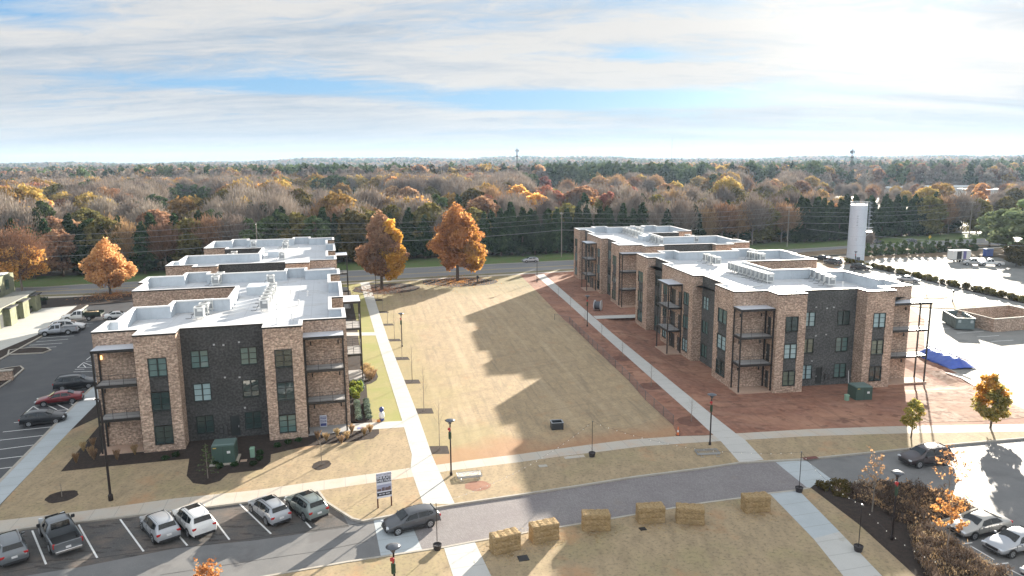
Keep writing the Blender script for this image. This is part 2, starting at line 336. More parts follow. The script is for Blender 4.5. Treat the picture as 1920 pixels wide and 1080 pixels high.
# ------------------------------------------------------------------ terrain
LB1 = dict(o=(-17.65, 74.6), a=rad(14.3), s=-1); LB2 = dict(o=(-29.8, 121.4), a=rad(14.3), s=-1)
RB1 = dict(o=(27.6, 87.9), a=rad(8.3), s=1); RB2 = dict(o=(20.8, 138.6), a=rad(8.3), s=1)
def to_world(B, s, v):
    u = B['s']*s; c, n = math.cos(B['a']), math.sin(B['a']); return (B['o'][0]+u*c-v*n, B['o'][1]+u*n+v*c)
def to_local(B, x, y):
    dx, dy = x-B['o'][0], y-B['o'][1]; c, n = math.cos(B['a']), math.sin(B['a']); return (B['s']*(dx*c+dy*n), -dx*n+dy*c)
def dip(x, y):
    """the clay pad of the near right building lies a little below the path"""
    s, v = to_local(RB1, x, y); ds = max(0-2.2-s, s-27, 0); dv = max(-3.6-v, v-39, 0); d = math.hypot(ds, dv)
    return -.62*(1-smooth01((d-.3)/3.2))
def height(x, y):
    D = math.hypot(x, y)
    if D < 500: return 0.
    n = math.sin(x*.0031+1.3)*math.cos(y*.0027)+.6*math.sin(x*.0073+y*.0041)
    h = n*5*smooth01((D-500)/900) - 4*smooth01((D-450)/500)*(1-smooth01((D-1800)/1500))
    az = math.atan2(x, y)
    ridge = 10+9*math.sin(az*7+2.2)+5*math.sin(az*19)+3*math.sin(az*47+2)
    return h*(1-smooth01((D-2200)/1500))+ridge*smooth01((D-2100)/1900)
def build_terrain():
    V, Fq = [], []; rs = [0, 40, 80, 120, 160, 200, 260, 320, 400, 500]+list(np.geomspace(580, 5300, 44)); na = 120
    for r in rs:
        for k in range(na):
            a = 2*PI*k/na; x, y = r*math.sin(a), r*math.cos(a)
            V.append((x, y, -.2+height(x, y)-(1.6 if r < 150 else 0.)))
    for i in range(len(rs)-1):
        for k in range(na): Fq.append((i*na+k, i*na+(k+1) % na, (i+1)*na+(k+1) % na, (i+1)*na+k))
    o = np_mesh('terrain', V, np.array(Fq)[:, ::-1], terrain_m); tag(o, kind='structure'); o.data.shade_smooth()
build_terrain()
# flat bed under the site so nothing ever shows a hole: paved and planted sheets lie on it
hn = [(-200, 137), (-103.9, 155.4), (-78.6, 160), (-39.6, 170.9), (16, 188.1), (50.5, 198.4), (99.7, 213.4), (125, 220.4), (156.9, 231.5), (230, 256)]
hf = [(-200, 150), (-108.8, 166), (-101.9, 169), (-43.3, 187.4), (17.3, 204.7), (88.1, 226), (136, 243), (170, 254), (230, 272)]
sheet('highway', hn+hf[::-1], -.02, hwy_m)
vf = [(x-.29*18, y+18) for x, y in hf]
sheet('far_verge', hf+vf[::-1], -.04, ground_mat('green_verge', (.09, .15, .04), [(.3, 6, .4, .6, (.13, .13, .06), .8), (2., 5, .5, .7, (.05, .09, .025), .6)]))
hy_sh = [(x+.29*0, y) for x, y in hn]
# highway markings
mk = MB(); mid = []
for i in range(9):
    a, b = hn[i], hf[min(i, 8)]
for t0, w, dash in ((.36, .18, 0), (.42, .18, 0), (.66, .14, 1)):
    pts = []
    for k in range(60):
        x = -190+k*7.; 
        def yy(L): 
            for i in range(len(L)-1):
                if L[i][0] <= x <= L[i+1][0]: return L[i][1]+(L[i+1][1]-L[i][1])*(x-L[i][0])/(L[i+1][0]-L[i][0])
            return L[-1][1]
        pts.append((x, yy(hn)*(1-t0)+yy(hf)*t0))
    if dash:
        for k in range(0, 59, 2): ribbon_mb(mk, [pts[k], ((pts[k][0]+pts[k+1][0])/2, (pts[k][1]+pts[k+1][1])/2)], w, -.018, -.012)
    else: ribbon_mb(mk, pts, w, -.018, -.012)
tag(mk.build('highway_line', yellow_m), kind='structure')
near_walk = [(x+.28*2.6, y-2.6) for x, y in hn]; near_walk2 = [(x+.28*4.4, y-4.4) for x, y in hn]
sheet('highway_verge', hn+near_walk[::-1], 0.0, verge_m)
sheet('highway_sidewalk', near_walk+near_walk2[::-1], .006, conc3_m)
kb = MB(); ribbon_mb(kb, hn, .35, -.1, .02); ribbon_mb(kb, hf, .35, -.1, .04)
# ---- site sheets
lawn_poly = P((692, 528), (973, 513.5), (1009, 549), (1057, 599), (1073, 612), (1120, 658), (1180, 715), (1210, 750), (1262, 797), (1270, 818), (1173, 825), (1073, 838), (973, 851.7), (880, 863), (817, 872), (811, 856), (783, 776), (729, 640))
sheet('central_lawn', lawn_poly, .000, lawn_m)
dirt_poly = P((973, 513.5), (1075, 508), (1200, 500), (1300, 492), (1430, 483), (1560, 500), (1660, 540), (1735, 600), (1735, 668), (1800, 702), (1870, 742), (1990, 800), (1920, 796), (1780, 798), (1513, 806), (1380, 813), (1337, 815), (1270, 818), (1262, 797), (1210, 750), (1180, 715), (1120, 658), (1073, 612), (1057, 599), (1009, 549))
sheet('clay_ground', dirt_poly, -.004, dirt_m, zf=(dip, 8, 80, 70, 140), step=1.5)
mudp = P((1735, 690), (1800, 702), (1870, 742), (1950, 780), (1840, 790), (1740, 792), (1700, 780), (1726, 745))
sheet('sunlit_muddy_ground', mudp, .012, mud_m, zf=(dip, 30, 75, 60, 110), step=1.5)
sheet('path', P((675, 530), (692, 529), (729, 640), (783, 776), (811, 856), (818, 872), (825, 887), (853, 945), (793, 945), (775, 894), (770, 877), (772, 852), (754.5, 790), (707.6, 640)), .010, conc_m)
sheet('clay_path', P((1003, 515), (1020, 514), (1147, 624), (1338, 780), (1380, 813), (1397, 825), (1432, 862), (1387, 867.5), (1352, 828), (1337, 815), (1300, 780), (1125.4, 624), (1060, 564.5)), .010, conc2_m)
up = [(-260, 1025), (0, 976), (150, 959), (325, 935), (480, 919), (586, 903.6), (705.6, 887), (770, 877), (817, 872), (880, 863), (973, 851.7), (1073, 838), (1173, 825), (1267, 818), (1320, 816.7), (1380, 812.7), (1513, 805), (1647, 800), (1780, 797), (1920, 795), (2100, 790)]
lo_ = [(-260, 1045), (50, 989), (150, 977.5), (275, 962.5), (390, 949), (464, 939.7), (530, 930), (597, 920), (775, 894), (840, 883), (973, 866.7), (1057, 855), (1117, 848), (1207, 836.7), (1320, 829), (1393, 825), (1513, 818), (1680, 813), (1920, 809), (2100, 806)]
sheet('sidewalk', P(*up)+P(*lo_)[::-1], .006, conc3_m)
sheet('front_lawn', P((133, 806), (65, 878), (0, 948), (-60, 1005), (-60, 987), (0, 976), (150, 959), (325, 935), (480, 919), (586, 903.6), (705.6, 887), (772, 877), (772, 852), (758, 801), (700, 785), (560, 780), (300, 780), (190, 780)), -.002, turf_m)
sheet('side_lawn', P((640, 528), (676, 529), (707.6, 640), (758, 801), (700, 800), (640, 790), (560, 600), (600, 540)), -.006, green_m)
kup = P((597, 920), (611, 940), (639, 958), (661, 971.7), (680.6, 976), (733, 966), (850, 945), (967, 928), (1073, 912), (1193, 893), (1320, 877), (1387, 867), (1513, 860), (1580, 853), (1680, 843), (1780, 833), (1920, 820.7), (2100, 805))
sheet('roadside_lawn', kup+P(*lo_[7:])[::-1], .002, turf_m)
klo = P((480, 1084), (650, 1053.6), (714, 1044), (814, 1028.6), (833, 1026), (880, 1017), (990, 998), (1090, 981.7), (1190, 965), (1320, 942.7), (1387, 934), (1443, 925), (1487, 920), (1517, 915))
ribbon_mb(kb, kup, .2, -.2, .022); ribbon_mb(kb, P(*lo_[:8]), .22, -.2, .014)
# bottom blocks
prism('near_lawn', klo+P((1522, 914), (1610, 983), (1717, 1080), (1770, 1130))+[(30, 34), (10, 30), (-30, 30), (-26, 41)], -.3, 0., turf_m)
ribbon_mb(kb, klo, .2, -.2, .03)
sheet('near_path', P((832, 1026.5), (890, 1015.5), (922, 1080), (860, 1080))[:2]+[G(945, 1130), G(866, 1130)], .008, conc_m)
sheet('right_near_path', P((1443, 925.5), (1497, 919), (1574, 997), (1525, 1010)), .008, new_conc_m)
sheet('right_near_path', P((1525, 1010), (1574, 997), (1700, 1128), (1620, 1128)), .008, conc_m)
# road surfaces
sheet('road', [G(-300, 1060), *P(*lo_[:8]), *kup, (110, 62), (110, 20), (-80, 20)], -.13, asph_m)
sheet('parking_strip', P((-200, 1040), (50, 989), (150, 977.5), (275, 962.5), (390, 949), (464, 939.7), (530, 930), (597, 920), (640, 957), (655, 985), (480, 1010), (330, 1025), (150, 1060), (-100, 1100)), -.126, clay_asph_m)
sheet('road_apron', P((700, 971), (763, 960), (793, 1031), (715, 1045)), -.122, new_conc_m)
sheet('paver_road', P((763, 958), (853, 945), (967, 928), (1073, 911.7), (1193, 893), (1320, 877), (1387, 867), (1453, 863), (1518, 915.6), (1443, 926), (1320, 943.5), (1190, 965.5), (1090, 982), (990, 998.5), (880, 1018), (833, 1026.5), (793, 1031)), -.120, paver_m)
sheet('road_crossing', P((1453, 863), (1510, 860), (1575, 908), (1518, 915.6)), -.116, new_conc_m)
# left parking lot
sheet('left_parking_lot', [(-140, 70), (-140, 132)] + P((72, 578), (262, 562), (330, 545)) + [to_world(LB1, 29, 39), to_world(LB1, 27, 8)] + P((172, 729), (106, 793), (0, 902), (-150, 1040), (-320, 1100)), -.13, dark_asph_m)
lk = [(176, 722), (106, 793), (0, 902), (-150, 1045)]
sheet('left_walk', P((176, 722), (106, 793), (0, 902), (-150, 1045), (-90, 1040), (5, 941), (65, 878), (133, 806), (200, 738)), .004, new_conc_m)
ribbon_mb(kb, P(*lk), .3, -.2, .02)
sheet('mulch_bed', P((114, 884), (200, 875), (355, 860), (350, 892), (362, 906), (387, 909), (412, 902), (428, 888), (480, 882), (492, 880), (507, 866), (508, 852), (572, 837), (669, 827), (700, 822), (711, 813), (710, 800), (640, 785), (560, 780), (300, 780), (186, 798)), .004, mulch_m)
sheet('mulch_bed', P((700, 800), (689, 746), (687, 721), (696, 719), (706, 713), (709, 706), (706, 698), (695, 691), (679, 687), (668, 600), (657, 545), (640, 540), (600, 545), (600, 790)), .004, mulch_m)
sheet('entry_walk', P((560, 800), (758, 789), (761, 801), (647, 809), (572, 818)), .012, conc_m)
sheet('entry_walk', P((640, 623.5), (703, 623), (706, 629), (640, 630)), .012, conc_m)
sheet('entry_walk', P((1112, 592.5), (1200, 589.5), (1200, 595.5), (1118, 598)), .014, conc2_m)
for c, w, h in (((708, 563), 19, 3.2), ((718, 585.5), 19, 3.2), ((727.5, 609), 20, 3.6), ((740, 638), 22, 4.6), ((754, 672.5), 25, 5.6), ((773, 716), 28, 7.5), ((795.5, 771), 32, 10), ((824, 844), 34, 15)):
    x, y = c; sheet('tree_pit', P((x-w/2-2, y-h/2), (x+w/2-2, y-h/2-.6), (x+w/2+2, y+h/2-.6), (x-w/2+2, y+h/2)), .006, mulch_m)
def disc(cx, cy, rx, ry, z, name='mulch_ring', mat=None, n=20, kind='structure'):
    return sheet(name, [(cx+rx*math.cos(2*PI*k/n)*(1+.05*math.sin(k*2.3)), cy+ry*math.sin(2*PI*k/n)*(1+.06*math.cos(k*1.7))) for k in range(n)], z, mat or mulch_m)
disc(*G(603, 872), .85, 1.1, .006); disc(*G(116, 931), 1.25, 1.2, .006); disc(*G(862, 529), 9.0, 6.0, .006); disc(*G(724, 541), 7.5, 7., .006)
wet_m = ground_mat('wet_clay', (.13, .065, .048), [(1.5, 7, .4, .65, (.20, .10, .07), .8)], bump=.2, bscale=2)
for q in ((1221, 724), (1296, 790), (1167, 672)): disc(*G(*q), 1.5, 1.5, .008, 'soil_ring', wet_m)
# left rear: bank, patio
sheet('patio', [(-150, 118)]+P((-100, 610), (60, 578), (147.5, 571), (77, 625), (0, 657), (-120, 715)), .006, conc_m)
sheet('mulch_strip', P((147.5, 571), (164, 572), (78, 630), (0, 673), (-120, 735), (-120, 715), (0, 657), (77, 625)), .002, mulch_m)
ribbon_mb(kb, P((164, 572), (78, 630), (0, 673), (-120, 735)), .3, -.2, .02)
sheet('mulch_bank', P((-100, 575), (72, 561), (135, 557), (258, 550), (300, 543), (262, 563), (200, 569), (150, 573), (80, 578), (-100, 600)), .010, mulch_m)
sheet('roadside_verge', [(-200, 120)]+[(x, y) for x, y in near_walk2[:4]]+P((560, 532), (300, 545), (258, 551), (72, 562), (-100, 578)), -.02, verge_m)
sheet('mulch_bed', P((178, 722), (133, 806), (186, 803), (240, 795), (300, 760), (260, 690), (205, 690)), -.006, mulch_m)
isl = P((17, 656), (60, 651), (88, 652), (95, 656), (80, 661), (40, 663), (15, 664)); prism('parking_island', isl, -.2, 0., mulch_m); ribbon_mb(kb, isl, .25, -.2, .03, True)
isl = P((-30, 700), (10, 690), (38, 686), (44, 691), (20, 712), (-30, 745)); prism('parking_island', isl, -.2, 0., mulch_m); ribbon_mb(kb, isl, .25, -.2, .03, True)
# right lots
sheet('right_parking_lot', P((1560, 500), (1660, 540), (1735, 600), (1735, 668), (1800, 702), (1870, 742), (1990, 800), (2500, 800), (2400, 560), (1960, 505), (1870, 482), (1660, 482), (1585, 492)), -.06, ground_mat('right_lot_asphalt', (.22, .22, .21), [(.15, 6, .4, .65, (.29, .28, .26), .8), (10., 3, .5, .7, (.16, .16, .16), .5), (.4, 6, .58, .66, (.14, .14, .14), .5)], rough=.8, spec=.2))
ribbon_mb(kb, P((1735, 600), (1735, 668), (1800, 702), (1870, 742), (1990, 800)), .25, -.2, .02)
sheet('right_walk', P((1770, 698), (1815, 703), (1849, 720), (1880, 735), (1930, 758), (1930, 772), (1835, 729), (1802, 709)), .016, conc2_m)
sheet('lot_verge', P((1462, 477), (1584, 466), (1745, 462), (1860, 458), (1980, 470), (1980, 486), (1850, 479), (1650, 484), (1560, 501), (1500, 492)), .0, ground_mat('brown_verge', (.22, .16, .10), [(.2, 6, .4, .6, (.14, .10, .06), .8), (2., 5, .5, .7, (.30, .22, .14), .6)]))
disc(*G(1765, 572), 6.5, 3.2, .01, 'grass_mound', turf_m); disc(*G(1738, 556), 4., 2.4, .01, 'grass_mound', turf_m)
mark = MB()
def seg(a, b, w=.11, z=-.118, zz=.004): ribbon_mb(mark, [G(*a), G(*b)], w, z, z+zz)
for a, b in (((60, 992), (86, 1055)), ((147, 981), (182, 1043)), ((225, 971), (269, 1031)), ((300, 962), (351, 1020)), ((385, 950), (430, 1009)), ((449, 942), (508, 998)), ((533, 933), (583, 987))): seg(a, b, .13, -.121)
q5 = lambda x, y: (x/3.857, 660+y/3.857)
for l in ((20, 570, 405, 530), (-60, 636, 340, 592), (-90, 708, 270, 660), (-150, 782, 195, 740), (-200, 860, 110, 820), (-300, 960, 20, 905), (100, 503, 160, 497), (590, 258, 670, 252), (600, 300, 620, 300), (170, 445, 240, 385), (240, 385, 345, 378), (240, 385, 290, 415), (345, 378, 410, 410), (410, 370, 500, 412), (500, 362, 550, 382), (410, 415, 520, 408), (560, 106, 604, 70), (604, 70, 680, 100), (560, 108, 680, 103), (530, 137, 680, 133), (600, 85, 620, 105), (625, 50, 665, 20), (620, 62, 670, 60), (540, 120, 610, 118)): seg(q5(*l[:2]), q5(*l[2:]), .12, -.126)
q6 = lambda x, y: (x/6.354, 490+y/6.354)
for l in ((430, 950, 810, 918), (350, 990, 740, 965), (270, 1035, 670, 1008), (490, 905, 880, 878), (190, 1075, 560, 1050), (1010, 735, 1110, 727), (1000, 765, 1060, 762)): seg(q6(*l[:2]), q6(*l[2:]), .14, -.126)
q7 = lambda x, y: (1500+x/4.5, 840+y/4.5)
for l in ((1375, 795, 1455, 785), (1620, 972, 1760, 955), (1440, 812, 1640, 928), (1730, 990, 1890, 1070)): seg(q7(*l[:2]), q7(*l[2:]), .12, -.126)
q8 = lambda x, y: (1640+x/4.5, 560+y/4.5)
for l in ((695, 288, 920, 272), (865, 320, 1050, 308), (985, 358, 1170, 347), (575, 250, 640, 245), (900, 520, 1060, 508), (760, 470, 930, 455), (960, 640, 1180, 622), (1120, 420, 1260, 440)): seg(q8(*l[:2]), q8(*l[2:]), .14, -.056)
tag(mark.build('parking_line', paint_m), kind='structure')
crack = MB()
ribbon_mb(crack, P((0, 1072), (120, 1052), (250, 1034), (390, 1018), (500, 1003), (600, 990), (680, 978)), .05, -.1205, -.1185)
ribbon_mb(crack, P((300, 1075), (450, 1052), (600, 1030), (690, 1012)), .03, -.1205, -.1185)
tag(crack.build('asphalt_seam', plain('tar', (.02, .02, .02), .7)), kind='structure')
tag(kb.build('kerb', kerb_m), kind='structure')
# planter at lower right
planter = P((1520, 914.5), (1527, 909), (1578, 907), (1613, 906), (1650, 900), (1700, 906), (1773, 925), (1832, 953), (1790, 970), (1742, 983), (1795, 1020), (1860, 1058), (1910, 1090))+[(33, 40), G(1760, 1120), G(1717, 1080), G(1610, 983)]
prism('planting_bed', planter, -.3, .015, mulch_m); kb2 = MB(); ribbon_mb(kb2, planter[6:13], .18, -.2, .05); tag(kb2.build('kerb', kerb_m), kind='structure')

# ------------------------------------------------------------------ apartment buildings
def brick_mat(name, c1, c2, mortar, dark=None):
    m, t, b, o = bsdf(name)
    uv = N(t, 'ShaderNodeUVMap'); br = N(t, 'ShaderNodeTexBrick', i_Scale=1.0)
    br.inputs['Color1'].default_value = (*c1, 1); br.inputs['Color2'].default_value = (*c2, 1); br.inputs['Mortar'].default_value = (*mortar, 1)
    br.inputs['Brick Width'].default_value = .30; br.inputs['Row Height'].default_value = .105; br.inputs['Mortar Size'].default_value = .011; br.inputs['Bias'].default_value = -.1
    ln(t, uv, br); n = N(t, 'ShaderNodeTexNoise', i_Scale=.55, i_Detail=6); ln(t, uv, n)
    n2 = N(t, 'ShaderNodeTexNoise', i_Scale=4.5, i_Detail=3); ln(t, uv, n2)
    c = MIX(t, 1., br.outputs[0], RAMP(t, n.outputs[0], [(.35, g1(.86)), (.65, g1(1.1))]), 'MULTIPLY')
    c = MIX(t, 1., c, RAMP(t, n2.outputs[0], [(.38, g1(.72)), (.5, g1(1.)), (.62, g1(1.35))]), 'MULTIPLY')
    t.links.new(c, b.inputs['Base Color']); b.inputs['Roughness'].default_value = .9; b.inputs['Specular IOR Level'].default_value = .2
    return m
brick_m = brick_mat('tumbled_brick', (.54, .39, .29), (.27, .165, .12), (.44, .375, .315))
hazed_darkb_m = brick_mat('hazed_charcoal_brick', (.105, .106, .104), (.090, .092, .090), (.098, .099, .097))  # dark wall brick of the right blocks, haze mixed into its colour
darkb_m = brick_mat('charcoal_painted_brick', (.078, .076, .074), (.066, .065, .064), (.073, .072, .071))
def seam_extra(t, tc, cur):
    sp = N(t, 'ShaderNodeSeparateXYZ'); ln(t, tc, sp, 3, 0)
    for o_, w_, k in ((0, 1.9, .012), (1, 9.5, .004)): cur = MIX(t, M(t, 'MULTIPLY', M(t, 'LESS_THAN', M(t, 'FRACT', M(t, 'DIVIDE', sp.outputs[o_], w_)), k*3), .5), cur, (.34, .35, .37))
    n_ = N(t, 'ShaderNodeTexNoise', i_Scale=.22, i_Detail=6, i_Distortion=.5); ln(t, tc, n_, 3, 0); return MIX(t, RAMP(t, n_.outputs[0], [(.55, g1(0)), (.6, g1(.35)), (.66, g1(.1))]), cur, (.36, .34, .31))
roof_m = ground_mat('white_roof_membrane', (.56, .575, .60), [(.15, 5, .4, .65, (.51, .525, .55), .8, (1, .2, 1), rad(14)), (1.2, 6, .55, .7, (.44, .44, .45), .5), (.5, 7, .6, .68, (.40, .38, .36), .5)], rough=.55, spec=.4, extra=seam_extra)
para_m = ground_mat('parapet_membrane', (.50, .55, .60), [(.5, 5, .4, .65, (.42, .47, .52), .8), (2.5, 5, .5, .7, (.38, .42, .46), .5, (1, 1, .3))], rough=.6)
cop_m = plain('coping_metal', (.72, .72, .72), .45); trim_m = plain('bronze_metal', (.035, .032, .030), .45, .3)
canopy_m = plain('canopy_roof', (.60, .64, .70), .4, .1); slab_m = plain('balcony_slab', (.36, .355, .35), .8)
patio_m = plain('clay_stained_patio', (.46, .32, .24), .85); frame_m = plain('window_frame', (.022, .03, .028), .4)
door_m = plain('dark_door', (.03, .035, .035), .4); vent_m = plain('vent_cap', (.5, .5, .5), .5); sconce_m = plain('sconce_metal', (.02, .02, .02), .5)
def glass(name, c, rough=.04, spec=.9):
    m, t, b, o = bsdf(name); b.inputs['Base Color'].default_value = (*c, 1); b.inputs['Roughness'].default_value = rough; b.inputs['Specular IOR Level'].default_value = spec
    tc = N(t, 'ShaderNodeTexCoord'); n = N(t, 'ShaderNodeTexNoise', i_Scale=.9, i_Detail=2); ln(t, tc, n, 3, 0)
    bp = N(t, 'ShaderNodeBump', i_Strength=.35, i_Distance=.06); ln(t, n, bp, 0, 2); t.links.new(bp.outputs[0], b.inputs['Normal'])
    return m
glass_ms = [glass('dark_glass', (.04, .065, .062), .03, 1.), glass('green_glass', (.11, .19, .18), .05, 1.), glass('blind_glass', (.36, .50, .52), .08, .8), glass('dim_glass', (.16, .19, .145), .05, .9)]
WIN_LV = [(.7, 2.62), (4.15, 6.07), (7.62, 9.52)]
def window(name, parent, p, d, n, w, z0, z1, gm, cols=2, rows=3, proud=.05):
    """a framed window as one part (frame, mullion, glazing bars) with its pane; p: left foot, d: along, n: outward"""
    p = Vector((*p, 0)); d = Vector((*d, 0)); n = Vector((*n, 0)); mb = MB()
    def bar(a0, a1, h0, h1, q0, q1):
        c = [p+d*a+n*q for a in (a0, a1) for q in (q0, q1)]
        vs = [(v.x, v.y, h) for h in (h0, h1) for v in (c[0], c[1], c[3], c[2])]
        mb.add(vs, [(3, 2, 1, 0), (4, 5, 6, 7), (0, 1, 5, 4), (1, 2, 6, 5), (2, 3, 7, 6), (3, 0, 4, 7)])
    t = .085
    bar(0, w, z1-t, z1, -.11, proud); bar(0, w, z0, z0+t, -.11, proud+.05); bar(0, t, z0+t, z1-t, -.11, proud); bar(w-t, w, z0+t, z1-t, -.11, proud)
    for k in range(1, cols): a = w*k/cols; bar(a-.06, a+.06, z0+t, z1-t, -.10, proud-.02)
    for k in range(1, rows):
        h = z0+(z1-z0)*k/rows
        for c in range(cols): bar(w*c/cols+t, w*(c+1)/cols-t*.8, h-.022, h+.022, -.10, -.02)
    f = mb.build('window', frame_m, parent)
    a, b = p+d*t-n*.07, p+d*(w-t)-n*.07
    g = mesh_obj('pane', [(a.x, a.y, z0+t), (b.x, b.y, z0+t), (b.x, b.y, z1-t), (a.x, a.y, z1-t)], [(0, 1, 2, 3)], gm, f)
    # glass has thickness
    c = [(v[0]-n.x*.02, v[1]-n.y*.02, v[2]) for v in [q.co for q in g.data.vertices]]
    g2 = [q.co[:] for q in g.data.vertices]+c; g.data.clear_geometry(); g.data.from_pydata(g2, [], [(0, 1, 2, 3), (7, 6, 5, 4), (0, 4, 5, 1), (1, 5, 6, 2), (2, 6, 7, 3), (3, 7, 4, 0)])
    return f
def apartment(B, name_label, poly, z0=0., dz=0., sv=1., Hh=11.9, patio=None):
    """poly: (s, v, wall kind, [(c0, c1, kind)]) ; s runs inward from the lawn side, v away from the camera"""
    root = thing('apartment_building', name_label, 'apartment building', (*B['o'], 0), B['a'])
    sg = B['s']; L = lambda s, v: (sg*s, v*sv); n = len(poly); ZB = z0-.5
    data = []; run = [None]
    def quad(kind, pts, uv):
        if not data or (data[-1][3] != kind and kind != 'P') : data.append(([], [], [], kind))
        D = (([], [], [], 'd')) if kind == 'P' else data[-1]
        if kind == 'P': data.insert(0, D)
        V_, F_, U_, _k = D; k = len(V_); V_ += pts; F_.append((k, k+1, k+2, k+3)); U_ += uv
    arc = 0.; wins = []
    for i in range(n):
        s0, v0, kind, ops = poly[i]; s1, v1 = poly[(i+1) % n][:2]
        a, b = Vector(L(s0, v0)), Vector(L(s1, v1)); Ln = (b-a).length; d = (b-a)/Ln
        nrm = Vector((d.y, -d.x))*sg
        op = []
        for c0, c1, k in ops:
            if abs(s1-s0) > abs(v1-v0): q = sorted((abs(c0-s0), abs(c1-s0)))
            else: q = sorted((abs(c0*sv-v0*sv), abs(c1*sv-v0*sv)))
            if k == 'W':
                for lv in WIN_LV: op.append((*q, lv[0]+dz, lv[1]+dz, 'w'))
            elif k == 'S':                    # tall strip: windows with dark panels between
                for lv in WIN_LV: op.append((*q, lv[0]+dz, lv[1]+dz, 'w'))
                op.append((*q, WIN_LV[0][1]+dz, WIN_LV[1][0]+dz, 'p')); op.append((*q, WIN_LV[1][1]+dz, WIN_LV[2][0]+dz, 'p'))
            elif k == 'D':
                for f0 in (0., 3.45, 6.9): op.append((*q, z0+f0+.12, z0+f0+2.35, 'door'))
            elif k == 'D1': op.append((*q, z0+.12, z0+2.3, 'door'))
        xs = sorted({0., Ln, *[o[0] for o in op], *[o[1] for o in op]}); zs = sorted({ZB, Hh-.16, *[o[2] for o in op], *[o[3] for o in op]})
        for xi in range(len(xs)-1):
            for zi in range(len(zs)-1):
                xm, zm = (xs[xi]+xs[xi+1])/2, (zs[zi]+zs[zi+1])/2
                hit = [o for o in op if o[0] < xm < o[1] and o[2] < zm < o[3]]
                if hit and hit[0][4] != 'p': continue
                k = 'P' if hit else kind; off = nrm*(-.09) if hit else Vector((0, 0))
                p0, p1 = a+d*xs[xi]+off, a+d*xs[xi+1]+off
                quad(k, [(*p0, zs[zi]), (*p1, zs[zi]), (*p1, zs[zi+1]), (*p0, zs[zi+1])], [(arc+xs[xi], zs[zi]), (arc+xs[xi+1], zs[zi]), (arc+xs[xi+1], zs[zi+1]), (arc+xs[xi], zs[zi+1])])
        for o in op:
            q0, q1 = a+d*o[0], a+d*o[1]; r0, r1 = q0-nrm*.16, q1-nrm*.16; u0 = arc+o[0]
            for (A, C, AA, CC, za, zb) in ((q0, q0, r0, r0, o[2], o[3]), (q1, q1, r1, r1, o[2], o[3])):
                quad(kind, [(*A, za), (*AA, za), (*AA, zb), (*A, zb)], [(u0, za), (u0+.16, za), (u0+.16, zb), (u0, zb)])
            for h in (o[2], o[3]): quad(kind, [(*q0, h), (*q1, h), (*r1, h), (*r0, h)], [(u0, h), (u0+1, h), (u0+1, h+.16), (u0, h+.16)])
            if o[4] == 'w':
                r = random.random(); gm = glass_ms[0 if r < .28 else 1 if r < .62 else 2 if r < .88 else 3]
                window('window', root, q0, d, nrm, o[1]-o[0], o[2], o[3], gm)
            elif o[4] == 'door':
                mb = MB(); c = (q0+q1)/2-nrm*.10; ang = math.atan2(d.y, d.x)
                mb.box((c.x, c.y, (o[2]+o[3])/2), (o[1]-o[0]-.02, .08, o[3]-o[2]-.02), ang); dr = mb.build('door', door_m, root)
                mb = MB(); c2 = q0+d*(.14)-nrm*.03; mb.box((c2.x, c2.y, o[2]+1.02), (.05, .06, .2), ang); mb.build('handle', vent_m, dr)
        arc += Ln
    if len(data) > 1 and data[-1][3] == poly[0][2]:      # the last run meets the first
        k0 = next(i for i, D in enumerate(data) if not (D[3] == 'd' and len(D[1]) == 1)); A, Z_ = data[k0], data.pop(); kk = len(A[0])
        A[0].extend(Z_[0]); A[1].extend([tuple(i+kk for i in f) for f in Z_[1]]); A[2].extend(Z_[2])
    for V_, F_, U_, k in data:
        nm, mt = ('brick_wall', brick_m) if k == 'b' else ('dark_wall', darkb_m if sg < 0 else hazed_darkb_m) if len(F_) > 1 else ('dark_panel', darkb_m if sg < 0 else hazed_darkb_m)
        me = bpy.data.meshes.new(nm); me.from_pydata(V_, [], F_); me.materials.append(mt)
        ul = me.uv_layers.new(name='UVMap')
        for li, lp in enumerate(me.loops): ul.data[li].uv = U_[lp.vertex_index]
        bm = bmesh.new(); bm.from_mesh(me); bmesh.ops.remove_doubles(bm, verts=bm.verts, dist=.0005); bm.to_mesh(me); bm.free()
        o = bpy.data.objects.new(nm, me); COL.objects.link(o); o.parent = root
    # roof, parapet and coping
    pl = [Vector(L(p[0], p[1])) for p in poly]
    def off(t):
        r = []
        for i in range(n):
            a, b, c = pl[i-1], pl[i], pl[(i+1) % n]; d1, d2 = (b-a).normalized(), (c-b).normalized()
            n1 = Vector((-d1.y, d1.x))*sg; n2 = Vector((-d2.y, d2.x))*sg
            r.append(b+(n1+n2)*t/(1+n1.dot(n2)))
        return r
    inn, cin, cout = off(.28), off(.36), off(-.05)
    bm = bmesh.new(); f = bm.faces.new([bm.verts.new((*p, Hh-1.5)) for p in inn]); bmesh.ops.triangulate(bm, faces=[f])
    me = bpy.data.meshes.new('roof'); bm.to_mesh(me); bm.free(); me.materials.append(roof_m)
    if me.polygons[0].normal.z < 0: me.flip_normals()
    roof = bpy.data.objects.new('roof', me); COL.objects.link(roof); roof.parent = root
    mb = MB()
    for i in range(n):
        j = (i+1) % n; mb.add([(*inn[i], Hh-1.52), (*inn[j], Hh-1.52), (*inn[j], Hh-.16), (*inn[i], Hh-.16)], [(0, 1, 2, 3)])
    mb.build('parapet', para_m, root)
    mb = MB()
    for i in range(n):
        j = (i+1) % n
        mb.add([(*cout[i], Hh), (*cout[j], Hh), (*cin[j], Hh), (*cin[i], Hh)], [(0, 1, 2, 3)])
        mb.add([(*cin[i], Hh), (*cin[j], Hh), (*cin[j], Hh-.16), (*cin[i], Hh-.16)], [(0, 1, 2, 3)])
